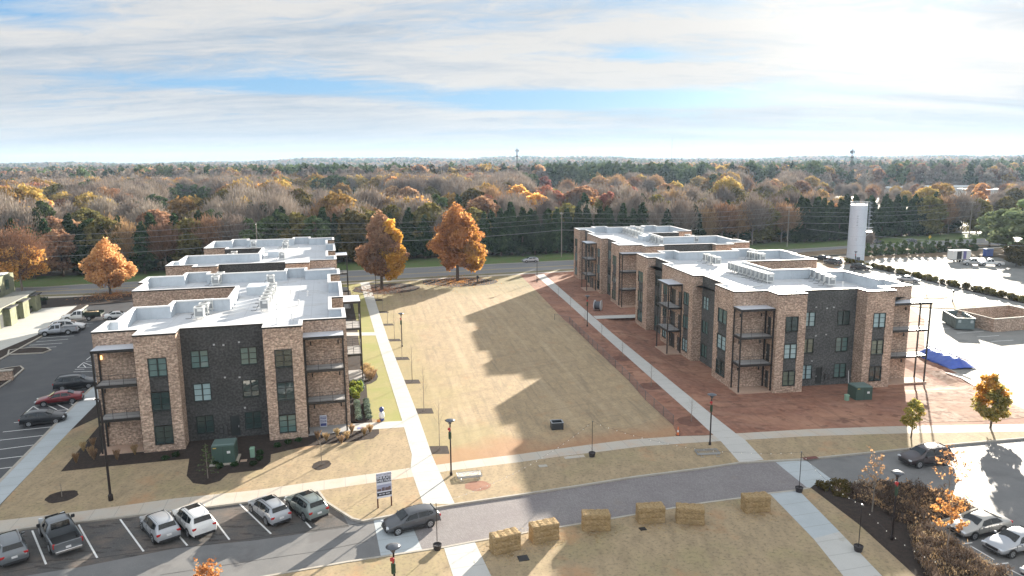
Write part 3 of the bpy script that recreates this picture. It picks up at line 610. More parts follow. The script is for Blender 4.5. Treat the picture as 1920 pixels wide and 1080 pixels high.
    mb.build('coping', cop_m, root)
    mb = MB()
    for i in range(n):
        j = (i+1) % n
        mb.add([(*cout[i], Hh-.17), (*cout[j], Hh-.17), (*cout[j], Hh-.002), (*cout[i], Hh-.002)], [(0, 1, 2, 3)])
        mb.add([(*cout[i], Hh-.17), (*cout[j], Hh-.17), (*pl[j], Hh-.17), (*pl[i], Hh-.17)], [(0, 1, 2, 3)])
    mb.build('fascia', trim_m, root)
    return root
def balcony(root, B, s0, s1, v0, v1, wall, z0=0., dz=0., Hh=11.9, patio=slab_m, tall_in=True):
    """three levels of deck with canopy, posts and railings. wall: side ('s' or 'v') value that touches the building"""
    sg = B['s']; L = lambda s, v: (sg*s, v); x0, x1 = sorted((sg*s0, sg*s1))
    mb = MB(); mb.bx(x0-.15, x1+.15, v0-.15, v1+.0, z0-.4, z0+.10); mb.build('patio', patio, root)
    zc = 10.28+dz
    mb = MB(); mb.bx(x0, x1, v0, v1, zc+.16, zc+.22); c = mb.build('canopy', canopy_m, root)
    mb = MB()
    for a in ((x0-.04, x1+.04, v0-.04, v0+.1), (x0-.04, x1+.04, v1-.1, v1), (x0-.04, x0+.1, v0+.1, v1-.1), (x1-.1, x1+.04, v0+.1, v1-.1)): mb.bx(*a, zc-.08, zc+.2)
    mb.build('canopy_frame', trim_m, c)
    corners = [(x0+.08, v0+.08), (x1-.08, v0+.08), (x0+.08, v1-.12), (x1-.08, v1-.12)]
    for x, y in corners:
        mb = MB(); mb.box((x, y, (z0+zc)/2), (.15, .15, zc-z0-.06)); mb.build('post', trim_m, root)
    for zt in (3.45+dz, 6.9+dz):
        mb = MB(); mb.bx(x0+.17, x1-.17, v0+.17, v1-.03, zt-.06, zt+.06); dk = mb.build('balcony_deck', slab_m, root)
        mb = MB()
        for a in ((x0, x1, v0, v0+.16), (x0, x1, v1-.025, v1), (x0, x0+.16, v0+.16, v1-.03), (x1-.16, x1, v0+.16, v1-.03)): mb.bx(*a, zt-.2, zt+.05)
        mb.build('deck_edge', trim_m, dk)
        mb = MB(); rails = []
        edges = {'v0': ((x0+.08, v0+.08), (x1-.08, v0+.08)), 'v1': ((x0+.08, v1-.08), (x1-.08, v1-.08)), 'x0': ((x0+.08, v0+.08), (x0+.08, v1-.08)), 'x1': ((x1-.08, v0+.08), (x1-.08, v1-.08))}
        skip = {'v': ('v1',), 's': ('x1',) if sg*s1 > sg*s0 and sg > 0 else ('x0',)}.get(wall, ())
        for k, (a, b) in edges.items():
            if k in skip or (wall == 'v' and k == ('x0' if sg*s1 < sg*s0 and tall_in else 'x1' if tall_in else '')): continue
            for h in (.12, .40, .68, 1.05): mb.tube([(*a, zt+h), (*b, zt+h)], .022 if h > 1 else .012, 4)
            Ld = math.dist(a, b); nn = max(1, round(Ld/1.25))
            for q in range(nn+1): t = q/nn; mb.tube([(a[0]+(b[0]-a[0])*t, a[1]+(b[1]-a[1])*t, zt+.06), (a[0]+(b[0]-a[0])*t, a[1]+(b[1]-a[1])*t, zt+1.05)], .02, 4)
        mb.build('railing', trim_m, dk)
def sconce(root, x, y, z, n, lit=False):
    mb = MB(); mb.box((x+n[0]*.07, y+n[1]*.07, z), (.13, .13, .38)); s = mb.build('wall_light', sconce_m if not lit else LIT, root)
LIT = None
m_, t_, b_, o_ = bsdf('lit_lamp'); b_.inputs['Emission Color'].default_value = (1, .55, .2, 1); b_.inputs['Emission Strength'].default_value = .9; b_.inputs['Base Color'].default_value = (.4, .2, .1, 1); LIT = m_
def polyA(vs=1.):
    return [(0, 0, 'b', []), (4.4, 0, 'b', [(-.35, -1.25, 'D')]), (4.4, -2.6, 'b', [(5.5, 7.2, 'S')]), (8.2, -2.6, 'b', []), (8.2, -.6, 'd', [(9.05, 10.7, 'W'), (13.7, 15.4, 'W'), (11.2, 12.1, 'D1')]), (16.2, -.6, 'b', []),
            (16.2, -2.6, 'b', [(17.2, 18.9, 'S')]), (20, -2.6, 'b', [(-.35, -1.25, 'D')]), (20, 0, 'b', []), (24.25, 0, 'b', [(1.7, 4.1, 'S')]), (24.25, 5.3, 'b', []), (23.4, 5.3, 'd', [(9.8, 12., 'W')]), (23.4, 12.7, 'b', []), (19.75, 12.7, 'b', []), (19.75, 15.6, 'b', []),
            (13.6, 15.6, 'b', []), (13.6, 24.3, 'b', []), (26.3, 24.3, 'b', [(26.5, 28.5, 'S')]), (26.3, 31.4, 'b', []), (27.1, 31.4, 'b', [(33, 35.5, 'S')]), (27.1, 36.9, 'b', []), (22.4, 36.9, 'b', []), (22.4, 39.7, 'b', [(19.6, 21.6, 'S')]), (18.9, 39.7, 'b', []), (18.9, 37.4, 'd', []),
            (8.1, 37.4, 'b', []), (8.1, 39.7, 'b', [(5.4, 7.4, 'S')]), (4.8, 39.7, 'b', []), (4.8, 36.9, 'b', []), (0, 36.9, 'b', [(33.3, 35.7, 'S')]), (0, 31.3, 'b', []), (1.4, 31.3, 'd', [(25.6, 27.4, 'W'), (29, 30.8, 'W')]), (1.4, 24.5, 'b', []), (0, 24.5, 'b', [(22, 23.7, 'S'), (18.6, 20.4, 'D'), (16.6, 17.6, 'D'), (13.7, 15.6, 'S')]), (0, 12.4, 'b', []),
            (1.4, 12.4, 'd', [(10.1, 12., 'W'), (6.2, 8., 'W')]), (1.4, 5.4, 'b', []), (0, 5.4, 'b', [(1.65, 4.2, 'S')])]
def polyB():
    return [(0, 0, 'b', []), (4.4, 0, 'b', [(-.35, -1.25, 'D')]), (4.4, -2.6, 'b', [(5.5, 7.2, 'S')]), (8.2, -2.6, 'b', []), (8.2, -.9, 'd', [(9.2, 10.9, 'W'), (16., 17.7, 'W')]), (18.6, -.9, 'b', []), (18.6, -2.6, 'b', [(19.6, 21.3, 'S')]), (22.4, -2.6, 'b', []), (22.4, 0, 'b', []),
            (26.8, 0, 'b', []), (26.8, 5.8, 'b', []), (25.9, 5.8, 'd', []), (25.9, 13.2, 'b', []), (13.7, 13.2, 'b', []), (13.7, 21.6, 'd', []), (20.5, 21.6, 'b', []), (20.5, 24.4, 'b', []), (24.7, 24.4, 'b', []), (24.7, 38.1, 'b', []), (21.3, 38.1, 'b', []), (21.3, 40.9, 'b', []), (17.8, 40.9, 'b', []), (17.8, 38.3, 'd', []),
            (8.7, 38.3, 'b', []), (8.7, 40.9, 'b', []), (5.0, 40.9, 'b', []), (5.0, 38, 'b', []), (0, 38, 'b', [(34.4, 36.7, 'S')]), (0, 32.4, 'b', []), (1.4, 32.4, 'd', [(26.3, 28.1, 'W'), (29.5, 31.3, 'W')]), (1.4, 25, 'b', []), (0, 25, 'b', [(22.3, 24., 'S'), (19.1, 20.9, 'D'), (17., 18., 'D'), (13.9, 15.8, 'S')]), (0, 12.8, 'b', []),
            (1.4, 12.8, 'd', [(10.3, 12.2, 'W'), (6.3, 8.1, 'W')]), (1.4, 5.4, 'b', []), (0, 5.4, 'b', [(1.65, 4.2, 'S')])]
bL1 = apartment(LB1, 'brick and charcoal three storey apartment block nearest the camera on the left', polyA())
balcony(bL1, LB1, .35, 4.4, -2.1, 0, 'v'); balcony(bL1, LB1, 20.0, 23.9, -2.1, 0, 'v', tall_in=False, patio=patio_m); balcony(bL1, LB1, -2.2, 0, 16.3, 20.8, 's')
bL2 = apartment(LB2, 'brick apartment block behind the nearest left one, by the highway', polyB())
balcony(bL2, LB2, -2.2, 0, 16.6, 21.2, 's'); balcony(bL2, LB2, .35, 4.4, -2.1, 0, 'v')
bR1 = apartment(RB1, 'brick and grey apartment block on the bare red clay at right', polyA(), z0=-.55, dz=-.45, sv=1.045)
balcony(bR1, RB1, .0, 4.35, -2.2, 0, 'v', -.55, -.45, patio=patio_m); balcony(bR1, RB1, -2.2, 0, 16.8, 21.5, 's', -.55, -.45, patio=patio_m); balcony(bR1, RB1, 20.0, 25.7, -2.0, 0, 'v', -.55, -.45, tall_in=False, patio=patio_m)
bR2 = apartment(RB2, 'brick apartment block farthest right of the lawn, next to the highway', polyB())
balcony(bR2, RB2, -2.2, 0, 16.6, 21.2, 's', patio=patio_m); balcony(bR2, RB2, .0, 4.35, -2.1, 0, 'v', patio=patio_m)
for root, sg, dz in ((bL1, -1, 0), (bR1, 1, -.45)):
    for lv in (2.35, 5.85, 9.3):
        for s in (.9, 3.7, 20.5, 23.6): sconce(root, sg*s, 0, lv+dz, (0, -1), lit=(sg < 0 and s == 23.6 and lv > 9))
    for s, z in ((12.2, 9.9), (12.3, 6.5), (10.9, 6.4), (10.7, 10.1), (13.1, 10.0), (10.6, 3.1)):
        mb = MB(); mb.box((sg*s, -.64, z+dz), (.18, .08, .16)); mb.build('wall_vent', vent_m, root)
    for s, z in ((13.0, .9), (12.6, 1.1), (12.6, .75)):
        mb = MB(); mb.box((sg*s, -.72, z+dz), (.28, .2, .5)); mb.build('electric_meter', plain('meter_grey', (.07, .07, .07), .5), root)
    if sg > 0:
        for v in (17.3, 18.9): pass
# low step-down wall on the dark facade, conduits
# ------------------------------------------------------------------ rooftop units
acb = plain('ac_casing', (.62, .63, .62), .5); acg = plain('ac_coil', (.25, .265, .275), .6); acf = plain('ac_fan', (.10, .105, .11), .5)
def ac_unit():
    t = thing('air_conditioner', 'air conditioner', 'air conditioner')
    MB().box((0, 0, .34), (1.02, 1.02, .1)).box((-.46, -.46, .86), (.1, .1, 1.)).box((.46, -.46, .86), (.1, .1, 1.)).box((-.46, .46, .86), (.1, .1, 1.)).box((.46, .46, .86), (.1, .1, 1.)).box((0, 0, 1.38), (1.06, 1.06, .14)).box((.1, -.475, 1.1), (.5, .06, .3)).build('casing', acb, t)
    MB().box((0, 0, .85), (.94, .94, .94)).build('coil', acg, t)
    MB().lathe([(.38, 1.44), (.38, 1.47), (.1, 1.49), (.0001, 1.49)], 14).build('fan_guard', acf, t)
    mb = MB()
    for x, y in ((-.35, -.35), (.35, -.35), (-.35, .35), (.35, .35)): mb.box((x, y, .15), (.07, .07, .3))
    mb.box((0, -.35, .26), (1.2, .05, .06)).box((0, .35, .26), (1.2, .05, .06)); mb.build('stand', acb, t)
    mb = MB(); mb.tube([(-.4, .1, .75), (-.75, .12, .6), (-1.0, .15, .06), (-1.6, .3, .06)], .035, 5); mb.build('pipe', acf, t)
    return reg(t)
ac0 = ac_unit(); first_ac = [True]; ROOFZ = 10.405
ORD = {2: ['nearer', 'farther'], 3: ['nearest', 'middle', 'farthest'], 4: ['first', 'second', 'third', 'fourth'], 6: ['first', 'second', 'third', 'fourth', 'fifth', 'sixth'], 10: ['leftmost', 'second', 'third', 'fourth', 'fifth', 'sixth', 'seventh', 'eighth', 'ninth', 'tenth']}
def ac_row(a, b, n, z, label, group, rz, B):
    for k in range(n):
        t = k/(n-1) if n > 1 else 0; px = (a[0]+(b[0]-a[0])*t, a[1]+(b[1]-a[1])*t); x, y = G(*px, z+.05)
        lb = label if n == 1 else label.replace('air conditioner', ORD[n][k]+' air conditioner', 1)
        if first_ac[0]: o = ac0; first_ac[0] = False; o.location = (x, y, z); o.rotation_euler = (0, 0, rz); o['label'] = lb; o['group'] = group
        else: dup(ac0, (x, y, z), rz, lb, group)
al, ar = LB1['a'], RB1['a']
ac_row((496, 582), (512, 549), 6, ROOFZ, 'air conditioner from the front in the long row, near left roof', 'air conditioners in the long row on the near left roof', al, LB1)
ac_row((375, 597), (393, 582), 3, ROOFZ, 'air conditioner of the short front row on the near left roof', 'air conditioners in the short front row of the near left roof', al, LB1)
ac_row((405, 535), (415, 527), 3, ROOFZ, 'air conditioner of the rear trio on the near left roof', 'trio of air conditioners at the rear left of the near left roof', al, LB1)
ac_row((508, 533), (513, 525), 2, ROOFZ, 'air conditioner of the rear middle pair, near left roof', 'pair of air conditioners at the rear of the near left roof', al, LB1)
ac_row((433, 490), (440, 485), 2, ROOFZ, 'air conditioner in the pair behind the dark wall of the far left roof', 'pair of air conditioners on the far left roof', al, LB2)
ac_row((529, 487), (529, 487), 1, ROOFZ, 'lone air conditioner above the right end of the dark wall of the far left roof', None, al, LB2)
ac_row((535, 467), (537, 463), 2, ROOFZ, 'air conditioner in the pair midway along the far left roof', 'air conditioners midway along the far left roof', al, LB2)
ac_row((476, 464), (476, 464), 1, ROOFZ, 'lone air conditioner by the back parapet of the far left roof', None, al, LB2)
ac_row((1372, 508), (1441, 530), 10, ROOFZ, 'air conditioner from the left, line of ten, near right roof', 'line of ten air conditioners on the near right roof', ar, RB1)
ac_row((1325, 491), (1344, 497), 3, ROOFZ, 'air conditioner in the trio at the left of the near right roof', 'left trio of air conditioners on the near right roof', ar, RB1)
ac_row((1407, 486), (1427, 490), 3, ROOFZ, 'air conditioner of the trio beside the courtyard, near right roof', 'courtyard trio of air conditioners on the near right roof', ar, RB1)
ac_row((1528, 523), (1556, 536), 4, ROOFZ, 'air conditioner in the row of four above the grey facade at right', 'row of four air conditioners above the grey facade', ar, RB1)
ac_row((1172, 437), (1200, 446), 6, ROOFZ, 'air conditioner in the front line on the far right roof', 'front line of air conditioners on the far right roof', ar, RB2)
ac_row((1186, 433), (1202, 439), 4, ROOFZ, 'air conditioner in the back line on the far right roof', 'back line of air conditioners on the far right roof', ar, RB2)
ac_row((1225, 453), (1238, 458), 3, ROOFZ, 'air conditioner in the trio near the middle parapet of the far right roof', 'middle trio of air conditioners on the far right roof', ar, RB2)
ac_row((1289, 451), (1304, 455), 3, ROOFZ, 'air conditioner in the trio at the right of the far right roof', 'right trio of air conditioners on the far right roof', ar, RB2)
def on_roof(root, px, mk_, name, mat, z=ROOFZ):
    x, y = G(*px, z); v = root.matrix_world.inverted() if False else None
    o = mk_(x, y, z).build(name, mat); return o
def roof_part(root, B, px, f, name, mat):
    x, y = G(*px, ROOFZ); s, v = to_local(B, x, y); o = f(B['s']*s, v).build(name, mat, root); return o
for B, root, pts in ((LB1, bL1, ((520, 580), (560, 572), (548, 600), (577, 555), (545, 553), (520, 608))), (RB1, bR1, ((1370, 538), (1400, 546), (1450, 546), (1330, 515), (1580, 538))), (LB2, bL2, ((560, 470), (552, 478))), (RB2, bR2, ((1180, 455), (1150, 445)))):
    for q in pts: roof_part(root, B, q, lambda x, y: MB().lathe([(.18, ROOFZ-.01), (.1, ROOFZ+.12), (.09, ROOFZ+.55), (.13, ROOFZ+.57), (.13, ROOFZ+.7), (.02, ROOFZ+.74)], 8, (x, y, 0)), 'roof_vent', cop_m)
roof_part(bL1, LB1, (484, 549), lambda x, y: MB().box((x, y, ROOFZ+.55), (2.6, 3.6, 1.1)), 'roof_hatch', para_m)
roof_part(bR1, RB1, (1502, 521), lambda x, y: MB().box((x, y, ROOFZ+.2), (4.0, 1.6, .36)), 'roof_hatch', para_m)
roof_part(bL2, LB2, (517, 480), lambda x, y: MB().box((x, y, ROOFZ+.5), (2.6, 3.6, 1.0)), 'roof_hatch', para_m)
roof_part(bR2, RB2, (1213, 450), lambda x, y: MB().box((x, y, ROOFZ+.5), (3.0, 3.6, 1.0)), 'roof_hatch', para_m)
# walkway pads and pipes on the roofs
for B, root, a, b in ((LB1, bL1, (500, 575), (545, 560)), (LB1, bL1, (465, 610), (525, 590)), (LB1, bL1, (507, 560), (530, 552)), (RB1, bR1, (1400, 520), (1300, 512)), (RB1, bR1, (1430, 535), (1385, 545))):
    pa, pb = [to_local(B, *G(*q, ROOFZ)) for q in (a, b)]
    MB().tube([(B['s']*pa[0], pa[1], ROOFZ+.09), (B['s']*pb[0], pb[1], ROOFZ+.09)], .06, 5).build('roof_pipe', acb, root)

# ------------------------------------------------------------------ trees
def leaf_mat(name, cols, trans=.35, rough=.7, sc=.35):
    m, t, b, o = bsdf(name); t.nodes.remove(b)
    oi = N(t, 'ShaderNodeObjectInfo'); tc = N(t, 'ShaderNodeTexCoord'); geo = N(t, 'ShaderNodeNewGeometry')
    n = N(t, 'ShaderNodeTexNoise', i_Scale=sc, i_Detail=5); ln(t, tc, n, 3, 0)
    f = M(t, 'ADD', M(t, 'MULTIPLY', M(t, 'SUBTRACT', n.outputs[0], .5), 1.5), M(t, 'ADD', M(t, 'MULTIPLY', geo.outputs['Random Per Island'], .55), .22))
    k = len(cols); c = RAMP(t, f, [(i/(k-1), cc) for i, cc in enumerate(cols)])
    hs = N(t, 'ShaderNodeHueSaturation'); t.links.new(c, hs.inputs['Color'])
    t.links.new(M(t, 'ADD', M(t, 'MULTIPLY', oi.outputs['Random'], .03), .482), hs.inputs['Hue']); t.links.new(M(t, 'ADD', M(t, 'MULTIPLY', oi.outputs['Random'], .6), .7), hs.inputs['Value'])
    d = N(t, 'ShaderNodeBsdfDiffuse'); tr = N(t, 'ShaderNodeBsdfTranslucent'); mx = N(t, 'ShaderNodeMixShader'); mx.inputs[0].default_value = trans
    ln(t, hs, d); ln(t, hs, tr); ln(t, d, mx, 0, 1); ln(t, tr, mx, 0, 2); ln(t, mx, o); return m
bark_m = plain('bark', (.10, .075, .058), .9, var=.3); grey_bark_m = plain('grey_bark', (.22, .185, .155), .9, var=.3)
LM = {
 'palepine': leaf_mat('pale_pine_needles', [(.09, .12, .065), (.20, .25, .125), (.34, .38, .22)], .25),
 'sunny': leaf_mat('gold_and_sunlit_leaves', [(.45, .24, .05), (.74, .46, .09), (.88, .62, .16)], .5),  # gold foliage, and the painted sunlit flanks of the conical trees
 'amber': leaf_mat('amber_leaves', [(.20, .11, .06), (.50, .26, .12), (.66, .38, .18), (.74, .50, .25)], .5),
 'orange': leaf_mat('orange_leaves', [(.22, .11, .05), (.56, .29, .10), (.74, .43, .15), (.84, .56, .20)], .55),
 'gold': leaf_mat('golden_leaves', [(.17, .12, .04), (.38, .26, .09), (.52, .36, .13)], .36),
 'rust': leaf_mat('rust_leaves', [(.16, .10, .065), (.38, .225, .135), (.52, .35, .20)], .45),
 'red': leaf_mat('red_leaves', [(.20, .09, .06), (.42, .18, .13), (.52, .28, .19)], .38),
 'olive': leaf_mat('olive_leaves', [(.07, .065, .025), (.17, .15, .055), (.29, .24, .09)], .3),
 'bare': leaf_mat('bare_twigs', [(.15, .125, .105), (.27, .225, .19), (.36, .31, .27)], .15),
 'tan': leaf_mat('tan_twigs', [(.15, .10, .06), (.33, .21, .125), (.45, .29, .16)], .2),
 'green': leaf_mat('evergreen_needles', [(.012, .024, .012), (.035, .062, .028), (.085, .12, .05)], .12),
 'lime2': leaf_mat('turning_leaves', [(.16, .17, .05), (.40, .38, .11), (.58, .46, .15), (.66, .42, .14)], .55),
 'pine': leaf_mat('pine_needles', [(.03, .05, .02), (.09, .13, .055), (.17, .21, .10)], .15),
}
def quads(cen, size, ar=1., up=0., r=None, droop=None):
    """one small leaf quad per centre; up>0 stands the quad's long axis upright"""
    r = r or rng; n = len(cen); a = r.normal(size=(n, 3)); a[:, 2] += up*3*np.sign(r.random(n)-.0); a /= np.linalg.norm(a, axis=1)[:, None]
    if droop is not None: a = a*.4+droop; a /= np.linalg.norm(a, axis=1)[:, None]
    b = np.cross(a, r.normal(size=(n, 3))); b /= np.linalg.norm(b, axis=1)[:, None]
    s = size*(.6+.8*r.random(n))[:, None]; A = a*s*.5; B_ = b*s*.5*ar
    V = np.stack([cen-A-B_, cen-A*.2+B_*1.3-A*.4, cen+A+B_*.6, cen+A*.5-B_*1.2], 1).reshape(-1, 3)
    return V, np.arange(4*n).reshape(-1, 4)
def crown_pts(n, h0, h1, prof, seed, lobes=26, clump=.33, flat=.7):
    """centres of leaves in clumps spread through a crown whose half width at height t in 0..1 is prof(t)"""
    r = np.random.default_rng(seed); c = []
    H_ = h1-h0; Rm = max(prof(t) for t in np.linspace(0, 1, 20))
    ths = r.random(lobes)*2*PI; ts = (np.arange(lobes)+r.random(lobes))/lobes
    cs = []
    for th, t in zip(ths, ts):
        k = r.uniform(.4, 1.); R_ = prof(t)*k; cs.append((R_*math.cos(th), R_*math.sin(th), h0+H_*t, max(.35, prof(t))))
    cs = np.array(cs); wts = cs[:, 3]**1.6; idx = r.choice(lobes, n, p=wts/wts.sum())
    d = r.normal(size=(n, 3)); d /= np.linalg.norm(d, axis=1)[:, None]; rr = r.random(n)**.45
    P_ = cs[idx, :3]+d*(rr*(clump*Rm+cs[idx, 3]*.22))[:, None]*np.array([1, 1, flat])
    t = np.clip((P_[:, 2]-h0)/H_, 0, 1); az_ = np.arctan2(P_[:, 1], P_[:, 0]); wob = 1+.13*np.sin(az_*3+P_[:, 2]*.9+seed)+.10*np.sin(az_*5-P_[:, 2]*1.7+seed*2); lim = np.array([prof(x) for x in t])*1.15*wob+.15; rad_ = np.hypot(P_[:, 0], P_[:, 1]); over = rad_ > lim
    P_[over, :2] *= (lim[over]/rad_[over])[:, None]*r.uniform(.8, 1., over.sum())[:, None]
    return P_, r
def trunk_mb(h, r0, h0, R, seed, limbs=9, upright=.5):
    r = random.Random(seed); mb = MB(); mb.tube([(0, 0, -.2), (.05, 0, h*.3), (-.06, .05, h*.62), (0, 0, h*.93)], r0, 7, r0*.18)
    for k in range(limbs):
        a = k*2.4+r.uniform(-.4, .4); z = h0+(h*.8-h0)*k/limbs; L_ = R*r.uniform(.6, .9)*(1-.5*k/limbs)
        mb.tube([(0, 0, z), (L_*.5*math.cos(a), L_*.5*math.sin(a), z+L_*.3*upright), (L_*math.cos(a), L_*math.sin(a), z+L_*(.55+.5*upright))], r0*.38, 5, r0*.06)
    return mb
PROTO = {}
def tree_proto(key, name, leaf, h, R, prof, n, size, seed, ar=.8, up=0., h0f=.18, limbs=9, clump=.33, lobes=26, bark=None, flat=.7, merge=False, limb_r=.022):
    P_, r = crown_pts(n, h*h0f, h, prof, seed, lobes, clump, flat); V, Fq = quads(P_, size, ar, up, r)
    root = thing(name, 'tree', 'tree')
    cr = np_mesh('crown', V, Fq, LM[leaf], root)
    trunk_mb(h, h*limb_r, h*h0f, R, seed, limbs).build('trunk', bark or bark_m, root)
    PROTO[key] = [reg(root), False, h, name]
    return root
def ell(R, p=.5): return lambda t: R*max(0., 1-abs((t-p)/(max(p, 1-p)*1.02))**2.2)**.5
def cone(R, base=.12): return lambda t: R*(min(1, (t+.02)/base)**.6 if t < base else (1-(t-base)/(1-base)*.97)**.85)
def egg(R): return lambda t: R*(math.sin(min(1, (t+.06)/.34)*PI/2)**.7 if t < .28 else (1-((t-.28)/.735)**1.45)**.8 if t < .99 else .1)
def bare_proto(key, name, leaf, h, R, n, size, seed, w=.05):
    r = np.random.default_rng(seed); root = thing(name, 'tree', 'tree'); base = np.array([0, 0, h*.28])
    K = 22; tips = []
    for k in range(K):
        th = k*2.399; t = (k+.5)/K; z = h*(.45+.55*t**.8); R_ = R*math.sqrt(max(0, 1-(2*t-.75)**2*.8))*r.uniform(.75, 1.)
        tips.append((R_*math.cos(th)*.85, R_*math.sin(th)*.85, z*r.uniform(.9, 1.)))
    tips = np.array(tips); idx = r.integers(0, K, n); q = r.random(n)**.5
    c = base+(tips[idx]-base)*(.35+.65*q)[:, None]+r.normal(size=(n, 3))*(R*.15*(.4+q))[:, None]
    dr = (c-base); dr /= np.linalg.norm(dr, axis=1)[:, None]; dr[:, 2] += .35
    V, Fq = quads(c, size, w, 0, r, droop=dr); np_mesh('crown', V, Fq, LM[leaf], root)
    mb = MB(); mb.tube([(0, 0, -.2), (.1, 0, h*.3), (-.1, .1, h*.6), (0, 0, h*.9)], h*.016, 6, h*.004)
    for k in range(0, K, 2):
        z = h*(.22+.3*k/K); p = tips[k]; mb.tube([(0, 0, z), (p[0]*.45, p[1]*.45, z+(p[2]-z)*.5), tuple(p)], h*.006, 4, h*.0015)
    mb.build('trunk', grey_bark_m, root); PROTO[key] = [reg(root), False, h, name]; return root
def place_tree(key, x, y, h, label, group=None, rz=None, wide=1.):
    root, used, ph, nm = PROTO[key]; k = h/ph
    z = -.1+height(x, y)
    if not used: PROTO[key][1] = True; o = root; o.location = (x, y, z); o.rotation_euler = (0, 0, rz if rz is not None else random.uniform(0, 6.28)); o.scale = (k*wide, k*wide, k)
    else: o = dup(root, (x, y, z), rz if rz is not None else random.uniform(0, 6.28), scale=(k*wide, k*wide, k))
    o['label'] = label
    if group: o['group'] = group
    return o
# hero trees
tree_proto('h1', 'autumn_tree', 'amber', 12, 4.9, egg(4.6), 11000, .34, 11, h0f=.2, lobes=46, clump=.22)
place_tree('h1', *G(207, 552), 12.2, 'orange autumn tree standing alone on the mulch bank behind the left parking lot')
bare_proto('h2', 'autumn_tree', 'tan', 14, 6.2, 15000, .42, 12, .22); place_tree('h2', *G(42, 545), 14, 'half bare autumn tree with rusty leaves behind the green building', wide=1.08)
P_, r_ = crown_pts(5200, 3., 10.5, ell(5.2, .45), 13, 24, .22); V_, F_ = quads(P_, .42, .8, 0, r_); np_mesh('leaf_cluster', V_, F_, LM['orange'], PROTO['h2'][0])
tree_proto('h3', 'autumn_tree', 'rust', 17.4, 5.4, egg(5.2), 15000, .4, 14, h0f=.23, lobes=60, clump=.2)
place_tree('h3', *G(716, 543), 17.4, 'conical russet tree beside the head of the left path'); P_, r_ = crown_pts(9000, 3.4, 15.6, lambda t: 2.6*egg(1)(t)+.6, 15, 30, .28); V_, F_ = quads(P_+np.array([2.6, -1.2, 0]), .4, .8, 0, r_); np_mesh('leaf_cluster', V_, F_, LM['sunny'], PROTO['h3'][0]); PROTO['h3'][0].rotation_euler = (0, 0, 0)  # golden cluster paints the sunlit right side of the crown
tree_proto('h4', 'autumn_tree', 'orange', 18.4, 6.6, egg(6.2), 18000, .42, 16, h0f=.2, lobes=64, clump=.2)
place_tree('h4', *G(858, 527), 18.4, 'tall conical orange tree in the mulch ring at the far end of the lawn')
P_, r_ = crown_pts(7500, 3.2, 13.5, lambda t: 3.0*egg(1)(t)+.6, 25, 30, .28); V_, F_ = quads(P_+np.array([3.2, -1.0, 0]), .42, .8, 0, r_); np_mesh('leaf_cluster', V_, F_, LM['sunny'], PROTO['h4'][0]); PROTO['h4'][0].rotation_euler = (0, 0, 0)  # sunlit right flank put in as a brighter leaf cluster
tree_proto('h5', 'young_tree', 'lime2', 4.2, 1.1, ell(1.05, .5), 1500, .2, 17, h0f=.3, lobes=20, clump=.25); place_tree('h5', *G(1708, 821), 4.1, 'young yellow green tree in the grass strip by the driving dark vehicle', rz=0)
tree_proto('h6', 'young_tree', 'lime2', 5.8, 2.0, cone(1.9, .25), 2400, .25, 18, h0f=.2, lobes=30, clump=.22); place_tree('h6', *G(1857, 803), 5.7, 'young tree turning gold and orange on the muddy clay', rz=0)
P_, r_ = crown_pts(1100, 2.6, 5.9, ell(1.35, .4), 19, 20, .25); V_, F_ = quads(P_+np.array([-.2, .3, 0]), .25, .8, 0, r_); np_mesh('leaf_cluster', V_, F_, LM['sunny'], PROTO['h6'][0])
def sparse(seed, h, R, n, pos, label, leaf='orange'):
    r = np.random.default_rng(seed); root = thing('young_tree', label, 'tree', (*pos, 0)); mb = MB(); mb.tube([(0, 0, -.1), (.03, 0, h*.5), (0, .04, h)], .055, 6, .012); cen = []
    rr = random.Random(seed)
    for k in range(20):
        a = k*2.399; z = h*(.32+.62*k/20); L_ = R*rr.uniform(.65, 1.)*(1-.55*k/20); e = Vector((L_*math.cos(a), L_*math.sin(a), z+L_*.75)); mb.tube([(0, 0, z), (e.x*.5, e.y*.5, z+L_*.3), e], .022, 4, .004)
        for q in range(3):
            f = rr.uniform(.4, .9); b = Vector((e.x*f, e.y*f, z+(e.z-z)*f)); e2 = b+Vector((rr.uniform(-.4, .4), rr.uniform(-.4, .4), rr.uniform(.1, .45))); mb.tube([b, e2], .009, 3, .003); cen += [tuple(b+(e2-b)*rr.random()+Vector((rr.gauss(0, .06), rr.gauss(0, .06), rr.gauss(0, .06)))) for _ in range(n//60)]
    mb.build('trunk', grey_bark_m, root); V, Fq = quads(np.array(cen[::2] if n < 700 else cen), .13, .8, 0, r); np_mesh('crown', V, Fq, LM[leaf], root); return root
sparse(31, 4.9, 1.5, 560, G(1635, 960), 'thin young tree with rust leaves beside the concrete spillway', 'rust')
sparse(32, 4.6, 2.1, 600, G(1776, 945), 'young tree with sparse orange leaves at the bed corner below the driving vehicle', 'amber')
sparse(33, 4.0, 1.7, 800, G(1775, 1036), 'young orange tree in the bed in front of the white sedan')
sparse(34, 3.2, 1.4, 700, (-19.4, 41.6), 'orange sapling top at the bottom edge of the road')
